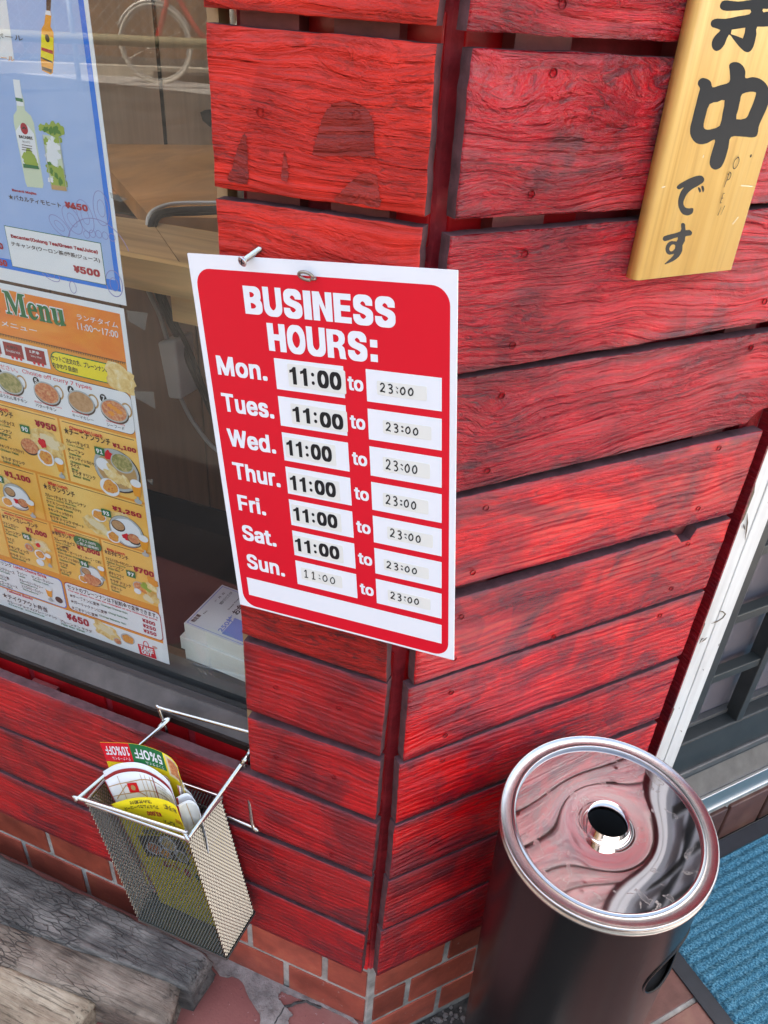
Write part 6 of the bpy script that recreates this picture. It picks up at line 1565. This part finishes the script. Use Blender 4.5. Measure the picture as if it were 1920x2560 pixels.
mat_t = thing('doormat', 'ribbed blue entrance mat with black rubber border in front of the door', 'mat', tuple(WB(1.05, FZ, -.17)))
ms0, ms1, md0, md1 = (.565, 1.55, -.470, .0700)
m = MB()
f = lambda p: WB(p.x, p.z, p.y)
m.box(ms0, ms1, md0, md1, FZ + .0050, FZ + .0085, tf=f)
o = m.build('rubber_border', M['mat_rubber'], fix=True); bevel(o.data, .0015); put(o, mat_t)
E_ = .030
import array
nx_ = 360; ny_ = 460
s_a, s_b, d_a, d_b = ms0 + E_, ms0 + E_ + .85, md0 + E_, md1 - E_
vs = []; fs = []
rib = .0172
for j in range(ny_ + 1):
    d = d_a + (d_b - d_a) * j / ny_
    ph = (d / rib) % 1.0
    h = .0042 * (max(0, math.sin(ph * 2 * math.pi) * .5 + .5) ** .7)
    for i in range(nx_ + 1):
        s = s_a + (s_b - s_a) * i / nx_
        e_ = min(s - s_a, d - d_a, d_b - d, .004) / .004
        n_ = noise.noise(Vector((s * 420, d * 520, 1.3))) * .0013 + noise.noise(Vector((s * 150, d * 300, 7))) * .0009
        ww = .0012 * noise.noise(Vector((s * 60, d * 300, 5)))
        q = WB(s + ww * (1 - e_), FZ + .0086 + (h + .0022 + n_) * e_, d + .0012 * noise.noise(Vector((s * 90, d * 60, 2))))
        vs.append(tuple(q - mat_t.location))
for j in range(ny_):
    for i in range(nx_):
        a = j * (nx_ + 1) + i; fs.append((a, a + 1, a + nx_ + 2, a + nx_ + 1))
me = bpy.data.meshes.new('ribbed_pile'); me.from_pydata(vs, [], fs); me.materials.append(M['carpet'])
o = link(bpy.data.objects.new('ribbed_pile', me)); o.parent = mat_t
m = MB(); m.box(s_b, ms1 - E_, d_a, d_b, FZ + .0086, FZ + .0126, tf=f); put(m.build('far_pile', M['carpet'], fix=True), mat_t)

# ================================================================== OLD TIMBERS
def timber_mat(name, cols, crack, gs):
    m, ns, ls, p = newmat(name)
    v = coords(ns, ls)
    f = noise_t(ns, ls, scaled(ns, ls, v, (6, 40, 40)), 1, 6, .62, .5)
    f0 = noise_t(ns, ls, v, 14, 4, .6)
    c1 = ramp(ns, ls, math_(ns, ls, 'ADD', math_(ns, ls, 'MULTIPLY', f, .5), math_(ns, ls, 'MULTIPLY', f0, .5)), [(.33, cols[0]), (.48, cols[1]), (.58, cols[2]), (.7, cols[3])])
    vo = N(ns, 'ShaderNodeTexVoronoi', feature='DISTANCE_TO_EDGE'); vo.inputs['Scale'].default_value = 1.0
    nv = N(ns, 'ShaderNodeVectorMath', operation='ADD'); ls.new(scaled(ns, ls, v, (42, 190, 90)), nv.inputs[0])
    wn = N(ns, 'ShaderNodeTexNoise'); wn.inputs['Scale'].default_value = 30; ls.new(v, wn.inputs['Vector'])
    w2 = N(ns, 'ShaderNodeVectorMath', operation='SCALE'); w2.inputs['Scale'].default_value = 1.6; ls.new(wn.outputs['Color'], w2.inputs[0]); ls.new(w2.outputs[0], nv.inputs[1])
    ls.new(nv.outputs[0], vo.inputs['Vector'])
    zone = ramp(ns, ls, noise_t(ns, ls, v, 9, 2), [(.40, g(0)), (.58, g(crack * .8))])
    ce = ramp(ns, ls, vo.outputs['Distance'], [(0, g(1)), (.07, g(0))])
    ck = math_(ns, ls, 'MULTIPLY', ce, zone)
    gr = noise_t(ns, ls, scaled(ns, ls, v, (7, gs, gs)), 1, 5, .6, .3)
    gl_ = ramp(ns, ls, gr, [(.33, g(.85)), (.45, g(0))])
    c2 = mixc(ns, ls, ck, c1, (.02, .018, .018)); c3 = mixc(ns, ls, math_(ns, ls, 'MULTIPLY', gl_, .9), c2, tuple(x * .45 for x in cols[0]))
    ls.new(c3, p.inputs['Base Color']); p.inputs['Roughness'].default_value = .85
    h = math_(ns, ls, 'SUBTRACT', gr, math_(ns, ls, 'MULTIPLY', ck, .9))
    n1 = bump(ns, ls, h, 1.0, .0035); ls.new(bump(ns, ls, noise_t(ns, ls, v, 300, 5), .6, .001, n1), p.inputs['Normal'])
    return m
M['charred'] = timber_mat('charred_grey_timber', [(.048, .043, .038), (.115, .104, .092), (.22, .198, .172), (.35, .32, .28)], .75, 150)
M['charred_brown'] = timber_mat('cracked_brown_timber', [(.075, .057, .043), (.18, .138, .103), (.31, .245, .185), (.45, .365, .28)], .9, 150)
M['weathered'] = timber_mat('weathered_tan_timber', [(.13, .095, .06), (.28, .21, .14), (.45, .36, .25), (.58, .48, .35)], .15, 230)
def timber(name, label, back, front, ends, zt, zb, mat, seed):
    """back/front: two plan points each; ends: list of plan points closing the right end"""
    t = None
    m = MB(); NX, NY, NZ = 110, 26, 10
    bl, br = Vector(back[0]), Vector(back[1]); fl, frt = Vector(front[0]), Vector(front[1])
    def S(u, v_):
        p = (bl * (1 - u) + br * u) * (1 - v_) + (fl * (1 - u) + frt * u) * v_
        return p
    L_ = (br - bl).length
    cen = (bl + br + fl + frt) / 4
    def P(u, v_, w_):
        p = S(u, v_)
        z = zt + (zb - zt) * w_
        rnd = .012
        ev = min(v_, 1 - v_) * (fl - bl).length; 
        if w_ == 0 or True:
            if ev < rnd and w_ < .3: z -= (rnd - ev) ** 2 / rnd * .35 * (1 - w_)
        eu = (1 - u) * L_
        if eu < .02 and w_ < .4: z -= (.02 - eu) ** 2 / .02 * .5
        nn = noise.noise(Vector((p.x * 22, p.y * 60, seed + z * 30))) * .0028 + noise.noise(Vector((p.x * 70, p.y * 260, seed))) * .0012 + noise.noise(Vector((p.x * 9, p.y * 20, seed + 4))) * .003
        z += nn * (1 if w_ == 0 else .3)
        q = noise.noise(Vector((p.x * 30, z * 60, seed + 9))) * .0035
        p = p + Vector((q * (2.5 if u > .98 else .4), q))
        return Vector((p.x, p.y, z))
    def grid(fn, a, b_):
        vs = [fn(i / a, j / b_) for j in range(b_ + 1) for i in range(a + 1)]
        m.add(vs, [(j * (a + 1) + i, j * (a + 1) + i + 1, (j + 1) * (a + 1) + i + 1, (j + 1) * (a + 1) + i) for j in range(b_) for i in range(a)])
    grid(lambda a, b_: P(a, b_, 0), NX, NY); grid(lambda a, b_: P(a, 1, b_), NX, NZ); grid(lambda a, b_: P(a, 0, b_), NX, NZ)
    grid(lambda a, b_: P(1, a, b_), NY, NZ); grid(lambda a, b_: P(0, a, b_), NY, NZ); grid(lambda a, b_: P(a, b_, 1), 8, 4)
    c3 = Vector((cen.x, cen.y, zb))
    me = bpy.data.meshes.new(name)
    bm = bmesh.new()
    for v_ in m.v: bm.verts.new(Vector(v_) - c3)
    bm.verts.ensure_lookup_table()
    for f_ in m.f:
        try: bm.faces.new([bm.verts[i] for i in f_])
        except ValueError: pass
    bmesh.ops.remove_doubles(bm, verts=bm.verts, dist=1e-5); bmesh.ops.recalc_face_normals(bm, faces=bm.faces)
    for f_ in bm.faces: f_.smooth = True
    bm.to_mesh(me); bm.free(); me.materials.append(M[mat])
    o = link(bpy.data.objects.new(name, me)); o.location = c3
    tag(o, label, 'timber', 'old timbers laid on the pavement'); return o
TZ = -.018
timber('old_timber', 'charred dark grey timber lying right against the wall foot', ((-1.3309,0.0016), (-0.2427,-0.0043)), ((-1.1087,-0.1464), (-0.2462,-0.0567)), None, TZ, GZ + .002, 'charred', 3.1)
timber('old_timber', 'cracked grey brown timber lying in the middle of the three', ((-1.1063,-0.1488), (-0.2652,-0.0557)), ((-1.0456,-0.1893), (-0.2475,-0.1119)), None, TZ - .003, GZ + .002, 'charred_brown', 8.4)
timber('old_timber', 'tan weathered timber nearest the viewer with long open grain', ((-1.0462,-0.1897), (-0.3648,-0.1219)), ((-0.6541,-0.4509), (-0.3654,-0.1966)), None, TZ - .004, GZ + .002, 'weathered', 5.7)

# ================================================================== INSIDE THE SHOP
def woodm(name, c, rough=.4, sc=(3, 40, 40), amp=.35, spec=.4):
    m, ns, ls, p = newmat(name)
    v = coords(ns, ls)
    f = noise_t(ns, ls, scaled(ns, ls, v, sc), 1, 4, .6, .5)
    ls.new(ramp(ns, ls, f, [(.3, tuple(x * (1 - amp) for x in c)), (.7, tuple(min(1, x * (1 + amp)) for x in c))]), p.inputs['Base Color'])
    p.inputs['Roughness'].default_value = rough; p.inputs['Specular IOR Level'].default_value = spec
    M[name] = m; return m
woodm('counter_top_wood', (.52, .32, .15)); woodm('counter_front_wood', (.75, .48, .20)); woodm('table_wood', (.62, .28, .09), sc=(14, 5, 5), amp=.3)
woodm('wall_panel_wood', (.40, .28, .18), .5, (60, 60, 3), .15); woodm('lower_panel_wood', (.13, .060, .034), .5, (60, 60, 3), .25); woodm('dark_floor_wood', (.018, .009, .007), .5, (20, 4, 4), .3, .2)
M['plastic_grey'] = simple('grey_plastic', (.52, .50, .47), .4); M['plastic_side'] = simple('grey_plastic_shaded_side', (.20, .20, .21), .4)
M['cable_w'] = simple('white_cable', (.75, .73, .68), .4); M['cable_b'] = simple('black_cable', (.010, .010, .011), .5, spec=.2); M['cable_g'] = simple('grey_cable', (.30, .28, .26), .4)
room = thing('shop_interior', 'brown panelled interior of the shop seen through the window', 'room', (-.8, .8, -.15))
def rpart(name, mat, f, fix=True):
    m = MB(); f(m); o = m.build(name, M[mat], fix=fix); put(o, room); return o
wa = Vector((-0.8568,0.7433)); wb2 = Vector((-0.7101,0.8640)); wt = (wb2 - wa).normalized(); wn_ = Vector((-wt.y, wt.x))
def WR(a, d, z): q = wa + wt * a + wn_ * d; return Vector((q.x, q.y, z))
gA = (-0.7712,1.0580)
# wall panels with open grooves
gp = None
def on_wall(px_): return px_
GU = 0.1030
xs = [GU + k * .30 for k in range(-5, 6)]
for a, b_ in zip(xs[:-1], xs[1:]):
    m = MB(); m.box(a + .0035, b_ - .0035, .0, .012, .30, 2.3, tf=lambda p: WR(p.x, p.y, p.z)); o = m.build('wall_panel', M['wall_panel_wood'], fix=True); put(o, room)
rpart('wall_backing', 'cable_b', lambda m: m.box(xs[0], xs[-1], .0125, .05, .30, 2.3, tf=lambda p: WR(p.x, p.y, p.z)))
ip = [(-2.55, .21), (-.12, .21), tuple(WB(.5, 0, .25)[:2]), tuple(WB(3.2, 0, .25)[:2]), (3.9, 4.4), (-2.55, 3.9)]
inner = lambda z0, z1: [Vector((a, b_, z)) for z in (z0, z1) for a, b_ in ip]
PF6 = [(0, 5, 4, 3, 2, 1), (6, 7, 8, 9, 10, 11)] + [(i, (i + 1) % 6, 6 + (i + 1) % 6, 6 + i) for i in range(6)]
rpart('floor', 'dark_floor_wood', lambda m: m.add(inner(-.18, -.15), PF6))
rpart('side_wall', 'wall_panel_wood', lambda m: m.box(-2.59, -2.55, .21, 4.0, -.15, 2.5))
# lower partition under the counter with dark skirting and ledge
LY = .45
for k in range(7):
    x0 = -.495 - .135 * (k - 2)
    rpart('lower_panel', 'lower_panel_wood', lambda m: m.box(x0 - .1335, x0 - .0015, LY, LY + .01, .452, .92))
rpart('lower_backing', 'cable_b', lambda m: m.box(-1.3, .0, LY + .0105, LY + .02, .36, .92))
rpart('skirting', 'cable_b', lambda m: m.box(-1.3, .0, LY - .004, LY + .0103, .402, .4515))
rpart('ledge', 'dark_floor_wood', lambda m: m.box(-2.0, -.166, .0905, .62, .380, .400))
rpart('window_board', 'lower_panel_wood', lambda m: m.box(-2.0, -.167, .0905, .106, .44, .482))
tbl = thing('wooden_table', 'low brown wooden table standing behind the counter against the panelled wall', 'table', (-.6, .6, .4))
zt2 = .955
pA = (-0.5873,0.4107); T1 = (-0.4850,0.3530); T2 = (-0.7123,0.5638); T3 = (-0.8568,0.7433); T4 = (-0.6962,0.8765); T5 = (-0.4041,0.3999)
def prism(name, P, z0, z1, mat, par):
    m = MB(); n = len(P)
    m.add([Vector((p[0], p[1], z)) for z in (z0, z1) for p in P], [tuple(range(n))[::-1], tuple(range(n, 2 * n))] + [(i, (i + 1) % n, n + (i + 1) % n, n + i) for i in range(n)])
    o = m.build(name, M[mat], fix=True); put(o, par); return o
prism('table_top', [T1, T2, T3, T4, T5], .930, .9548, 'table_wood', tbl)
for q in (T2, T4): prism('leg', [(q[0], q[1] - .05), (q[0] + .04, q[1] - .05), (q[0] + .04, q[1] - .01), (q[0], q[1] - .01)], .4005, .929, 'table_wood', tbl)
ctr = thing('wooden_counter', 'L shaped wooden window counter with pale front edge and cables lying on it', 'counter', (-.35, .25, .4))
C1 = (-0.4085,0.1970); C2 = (-0.3240,0.2049); C3 = (-0.5157,0.3235); C4 = (-0.4653,0.3291); C5 = (-0.3382,0.2171); C6 = (-0.3773,0.3379)
FYc = .2000
prism('counter_board', [(C1[0] - .5, FYc + .002), (C5[0], FYc + .002), C4, (C3[0] - .01, C3[1]), (C1[0] - .5, C3[1] - .06)], .926, .9565, 'counter_top_wood', ctr)
prism('counter_board', [(C5[0] + .0015, FYc + .002), (-.05, FYc + .002), (-.05, C4[1] + .01), (C4[0] + .0015, C4[1])], .9260, .9560, 'counter_top_wood', ctr)
prism('front_edge', [(C1[0] - .5, FYc - .012), (-.05, FYc - .012), (-.05, FYc + .0015), (C1[0] - .5, FYc + .0015)], .9225, .9572, 'counter_front_wood', ctr)
prism('support_block', [(-.352, FYc + .0), (-.05, FYc + .0), (-.05, FYc + .06), (-.352, FYc + .06)], .889, .9220, 'counter_front_wood', ctr)
# cables over the counter and down to the adapter
def cable(name, lab, pts, r, mat, group=None):
    m = MB(); m.tube(catmull(pts, 8), r, 8); o = m.build(name, M[mat], smooth=True); tag(o, lab, 'cable', group); return o
cz = .962
def ZP(t, z=cz): return (t[0], t[1], z)
cable('cable', 'white cable arching over the counter top', [ZP((-0.4577,0.3095), .95), ZP((-0.4613,0.3202), .965), ZP((-0.4692,0.3550), .968), ZP((-0.4616,0.3878), .968), ZP((-0.4174,0.4230), .968)], .0026, 'cable_w')
cable('cable', 'thick black cable beside the white one on the counter top', [ZP((-0.4508,0.3048), .95), ZP((-0.4516,0.3172), .965), ZP((-0.4506,0.3371), .968), ZP((-0.4368,0.3599), .968), ZP((-0.3999,0.3945), .968)], .0042, 'cable_b')
cable('cable', 'second black cable lying on the counter top', [ZP((-0.4463,0.3033), .95), ZP((-0.4504,0.3235), .963), ZP((-0.4548,0.3506), .962), ZP((-0.4371,0.3684), .962), ZP((-0.4048,0.4019), .962)], .0030, 'cable_b')
YY = .235
def YP(t, y=YY): return (t[0], y, t[1])
cable('cable', 'grey cable hanging from the counter to the adapter box', [YP((-0.4121,0.9210)), YP((-0.4078,0.9029)), YP((-0.3955,0.8761)), YP((-0.3886,0.8476))], .0028, 'cable_g')
cable('cable', 'pale cable hanging below the adapter box', [YP((-0.3769,0.7738)), YP((-0.3631,0.7465)), YP((-0.3333,0.7139)), YP((-0.2958,0.7061))], .0026, 'cable_g')
cable('cable', 'thick black cable hanging behind the adapter box', [YP((-0.4057,0.9194), .245), YP((-0.3961,0.8828), .245), YP((-0.3775,0.8464), .245), YP((-0.3538,0.7939), .245), YP((-0.3238,0.7288), .245)], .0052, 'cable_b')
cable('cable', 'thin black cable hanging beside the thick one', [YP((-0.3980,0.9220), .24), YP((-0.3844,0.8815), .24), YP((-0.3610,0.8361), .24), YP((-0.3404,0.7773), .24)], .0030, 'cable_b')
ad = thing('adapter_box', 'grey plastic power adapter hanging on its cable under the counter', 'adapter', ((-0.3820,0.8148)[0], .23, (-0.3820,0.8148)[1]))
m = MB(); q0 = Vector((-0.3965,0.8464)); q1 = Vector((-0.3710,0.8534)); q2 = Vector((-0.3699,0.7769)); q3 = Vector((-0.3887,0.7748))
pp = [q3, q2, q1, q0]; pts4 = [Vector((p[0], .225, p[1])) for p in pp] + [Vector((p[0] + .002, .262, p[1])) for p in pp]
m.add(pts4, [(0, 1, 2, 3), (7, 6, 5, 4), (0, 4, 5, 1), (1, 5, 6, 2), (2, 6, 7, 3), (3, 7, 4, 0)])
o = m.build('case', M['plastic_grey'], fix=True); bevel(o.data, .004, 3); put(o, ad)
# dark chair back seen over the table
m = MB(); y_ = .62
P = [(-0.5748,1.0434), (-0.5658,1.0475), (-0.5006,1.0590), (-0.5029,1.0124), (-0.5521,1.0209), (-0.5714,1.0325)]
n = len(P); m.add([Vector((a, y, z)) for y in (.62, .645) for a, z in P], [tuple(range(n)), tuple(range(n, 2 * n))[::-1]] + [(i, (i + 1) % n, n + (i + 1) % n, n + i) for i in range(n)])
o = m.build('chair_back', M['cable_b'], fix=True); tag(o, 'dark chair back just visible at the right edge of the window', 'chair')
# books
def book(lab, P, z0, z1, cover=False):
    t = thing('receipt_pad', lab, 'pad', (P[0][0], P[0][1], z0), 'stack of receipt pads')
    prism('pages', P, z0, z1, 'pad_paper', t)
    return t
M['pad_paper'] = simple('pad_paper_edges', (.74, .72, .66), .7, 0, 30, .06)
BZ = .4955
bk = [(-0.2980,0.1785), (-0.2998,0.0932), (-0.2102,0.0872)]
A_ = Vector(bk[0]); B_ = Vector(bk[1]); C_ = Vector(bk[2]); D_ = A_ + (C_ - B_) * 1.25; C_ = B_ + (C_ - B_) * 1.25
base = [B_, C_, D_, A_]
sh = lambda dx, dy: [p + Vector((dx, dy)) for p in base]
book('white receipt pad at the bottom of the stack inside the window', sh(-.002, -.001), .4832, .5030); book('second receipt pad from the bottom of the stack', sh(-.006, -.003), .5034, .5228)
tb = book('top receipt pad of the stack, with blue 250 print on its cover', base, .5232, .5445)
prism('ledge_riser', [p + Vector((0, .0)) for p in sh(0, 0)], .4003, .4828, 'dark_floor_wood', room)
flat('pad_cover', (.62, .64, .66), .4); flat('pad_blue', (.16, .24, .58), .45); K.update(pc='pad_cover', pb='pad_blue')
eu = (D_ - A_); ev = (B_ - A_)
pr = Print(lambda u, v, l: Vector(((A_ + eu * u + ev * v).x, (A_ + eu * u + ev * v).y, .5445 + l)), ['pc'])
pr.rect(0, 0, 1, 1, 'pc', 1)
for r_ in ((.02, .03, .97, .04), (.02, .96, .97, .97), (.02, .03, .03, .97)): pr.rect(*r_, 'pb', 2)
pr.rect(.46, .55, .97, .92, 'pb', 2)
pr.text('250枚', .44, .88, .34, .50, 'pb', 3, .02) if False else None
def ttext(t, u0, v0, u1, v1, k, bold=.02):   # text reads along the v direction of the pad
    vs, fs, ax_, bx_, ay_, by_ = text_mesh(t, bold)
    pr.mb.add([pr.tf(u0 + (u1 - u0) * (v.y - ay_) / (by_ - ay_), v0 + (v1 - v0) * (v.x - ax_) / (bx_ - ax_), .0004) for v in vs], fs, pr.mi(k))
ttext('お会計票', .46, .48, .36, .02, 'black', .03); ttext('250枚', .46, .90, .38, .52, 'pb', .03)
ttext('No.            年  月  日', .12, .70, .09, .15, 'dgrey'); ttext('毎度ありがとうございます', .20, .40, .155, .08, 'black', .02); ttext('Guest Check', .32, .45, .30, .1, 'dgrey')
ttext('勘定書', .10, .92, .04, .74, 'dgrey')
put(pr.mb.build('cover_print', [M[K[k]] for k in pr.keys]), tb)

# ================================================================== ACROSS THE STREET (seen in the window's reflection)
ZS = .330
M['fence_b'] = simple('brown_fence_board', (.30, .15, .07), .8, 0, 8, .4); M['galv'] = simple('galvanised_post', (.62, .60, .55), .5, .6); M['hedge'] = simple('hedge_green', (.03, .055, .02), .8, 0, 12, .5)
M['kerb'] = simple('pale_kerb', (.52, .47, .38), .85); M['tyre'] = simple('bicycle_tyre', (.70, .66, .58), .6); M['frame_r'] = simple('red_bicycle_frame', (.75, .10, .07), .3); M['rail'] = simple('olive_rail_pipe', (.34, .29, .16), .6)
bike = thing('bicycle', 'red bicycle parked across the street, seen reflected in the shop window', 'bicycle', (-5.2, -6.9, ZS))
ub = Vector((.80, -.60, 0)); nbk = Vector((.60, .80, 0)); Cw = Vector((-5.12, -6.72, ZS + .335))
def W3(a, z, o_=0.0): return Cw + ub * a + Vector((0, 0, z)) + nbk * o_
def wheel(a, nm='wheel'):
    m = MB(); m.tube([W3(a + .325 * math.cos(t), .325 * math.sin(t)) for t in [R(10 * i) for i in range(36)]], .019, 8, closed=True)
    w_ = m.build(nm, M['tyre'], smooth=True); put(w_, bike)
    m = MB(); m.tube([W3(a + .300 * math.cos(t), .300 * math.sin(t)) for t in [R(10 * i) for i in range(36)]], .010, 6, closed=True)
    for i in range(14):
        t = R(i * 360 / 14); m.tube([W3(a, 0), W3(a + .3 * math.cos(t), .3 * math.sin(t))], .0016, 4, caps=False)
    m.tube([W3(a, 0, -.04), W3(a, 0, .04)], .02, 8)
    put(m.build('spokes', M['galv']), bike)
    m = MB(); m.tube([W3(a + .352 * math.cos(t), .352 * math.sin(t)) for t in [R(20 + 10 * i) for i in range(15)]], .016, 6)
    put(m.build('mudguard', M['galv'], smooth=True), bike)
wheel(0); wheel(1.06)
m = MB()
for P in ([W3(.0, 0), W3(.16, .42), W3(.22, .62)], [W3(.18, .50), W3(.36, .18), W3(.55, -.02)], [W3(.55, -.02), W3(.68, .52)], [W3(1.06, 0), W3(.55, -.02)], [W3(1.06, 0), W3(.66, .42)]): m.tube(catmull(P, 5), .026, 8)
put(m.build('frame', M['frame_r'], smooth=True), bike)
m = MB(); m.tube(catmull([W3(.36, .66, .28), W3(.24, .68, .2), W3(.20, .66, 0), W3(.24, .68, -.2), W3(.36, .66, -.28)], 5), .011, 8); put(m.build('handlebar', M['galv'], smooth=True), bike)
m = MB(); m.box(-.05, .24, -.07, .07, .52, .58, tf=lambda p: W3(p.x + .58, p.z, p.y)); o = m.build('saddle', M['cable_b'], fix=True); bevel(o.data, .02, 3); put(o, bike)
m = MB()
for k in range(6):
    z = .42 + k * .05; e_ = .10 + k * .008
    m.tube([W3(-.12 - e_, z, -e_), W3(-.12 + e_, z, -e_), W3(-.12 + e_, z, e_), W3(-.12 - e_, z, e_)], .004, 5, closed=True)
for a in range(-3, 4):
    for s_ in (-1, 1): m.tube([W3(-.12 + a * .033, .42, s_ * .10), W3(-.12 + a * .045, .68, s_ * .14)], .003, 5)
put(m.build('basket', M['galv']), bike)
m = MB(); m.box(-.02, .02, -.035, .035, -.045, .015, tf=lambda p: W3(p.x + .55, p.z, p.y)); m.tube([W3(.55, -.02, .06), W3(.66, -.12, .06)], .009, 6); put(m.build('pedal_crank', M['galv'], fix=True), bike)
# second bicycle behind
bike2 = thing('bicycle', 'second bicycle standing farther right across the street', 'bicycle', (-4.2, -7.5, ZS))
for ch in list(bike.children):
    c_ = ch.copy(); COL.objects.link(c_); c_.parent = bike2; c_.matrix_parent_inverse = ch.matrix_parent_inverse.copy()
bike2.location = bike.location + Vector((1.35, -.85, 0))
# guard rail, kerb, fence
gr_ = thing('guard_rail', 'pipe guard rail on pale posts across the street', 'rail', (-5, -6.2, ZS))
def along(a, o_, z): return Vector((-5.3, -6.35, 0)) + ub * a + nbk * o_ + Vector((0, 0, z))
m = MB(); m.tube([along(-9, .25, ZS + .38), along(7, .25, ZS + .38)], .045, 8); put(m.build('pipe', M['rail'], smooth=True), gr_)
for k in range(-6, 6):
    m = MB(); m.tube([along(k * 1.4 - .35, .25, ZS - .3), along(k * 1.4 - .35, .25, ZS + 1.2)], .022, 8); put(m.build('post', M['galv'], smooth=True), gr_)
m = MB(); m.box(-9, 7, -.12, .05, ZS - .25, ZS + .10, tf=lambda p: along(p.x, p.y - .75, p.z)); o = m.build('kerb', M['kerb'], fix=True); tag(o, kind='structure')
fn_ = thing('board_fence', 'brown board fence with chain link netting in front of it, across the street', 'fence', (-6, -8, ZS))
m = MB(); m.box(-14, 12, -2.32, -2.26, ZS - .2, ZS + 2.2, tf=lambda p: along(p.x, p.y, p.z)); put(m.build('backing', M['frame_r'], fix=True), fn_) if False else None
for k in range(70):
    m = MB(); a = -14 + k * .36; m.box(a, a + .345, -2.30, -2.27, ZS - .2, ZS + 2.1 + random.uniform(-.01, .01), tf=lambda p: along(p.x, p.y, p.z)); put(m.build('fence_board', M['fence_b'], fix=True), fn_)
m = MB()
for k in range(-110, 80):
    for s_ in (1, -1):
        a = k * .11; m.tube([along(a, -1.4, ZS), along(a + s_ * 1.5, -1.4, ZS + 1.5)], .0035, 3, caps=False)
o = m.build('chain_link', M['galv']); tag(o, kind='stuff'); put(o, fn_)
random.seed(5)
m = MB()
for i in range(5200):
    a = random.uniform(-14, 12); z = ZS + 1.8 + random.random() ** .8 * 2.6; o_ = -3.2 + random.gauss(0, .5)
    c_ = along(a, o_, z); r = random.uniform(.05, .13); t = Vector((random.gauss(0, 1), random.gauss(0, 1), random.gauss(0, 1))).normalized(); q = t.cross(Vector((random.random(), random.random(), .3))).normalized()
    m.add([c_ - t * r, c_ + q * r * .5, c_ + t * r, c_ - q * r * .5], [(0, 1, 2, 3)])
o = m.build('hedge', M['hedge']); tag(o, 'dense dark hedge growing above the board fence across the street', 'hedge', kind='stuff')
# houses opposite
for (a, w_, h, mat, lab) in ((-9, 6, 5.5, 'plaster', 'pale rendered house across the street to the left'), (-2, 5.5, 6.2, 'kerb', 'cream house across the street behind the hedge'), (5, 7, 5.0, 'galv', 'grey house across the street to the right')):
    hs_ = thing('house', lab, 'house', tuple(along(a, -7, ZS)))
    m = MB(); m.box(a, a + w_, -11, -6, ZS, ZS + h, tf=lambda p: along(p.x, p.y, p.z)); put(m.build('wall', M[mat], fix=True), hs_)
    m = MB(); m.box(a - .3, a + w_ + .3, -11.3, -5.7, ZS + h, ZS + h + .25, tf=lambda p: along(p.x, p.y, p.z)); put(m.build('roof', M['roof'], fix=True), hs_)
    for k in range(2):
        m = MB(); m.box(a + 1 + k * 2.2, a + 2.2 + k * 2.2, -5.99, -5.96, ZS + 2.9, ZS + 4.1, tf=lambda p: along(p.x, p.y, p.z)); put(m.build('window', M['door_glass'], fix=True), hs_)
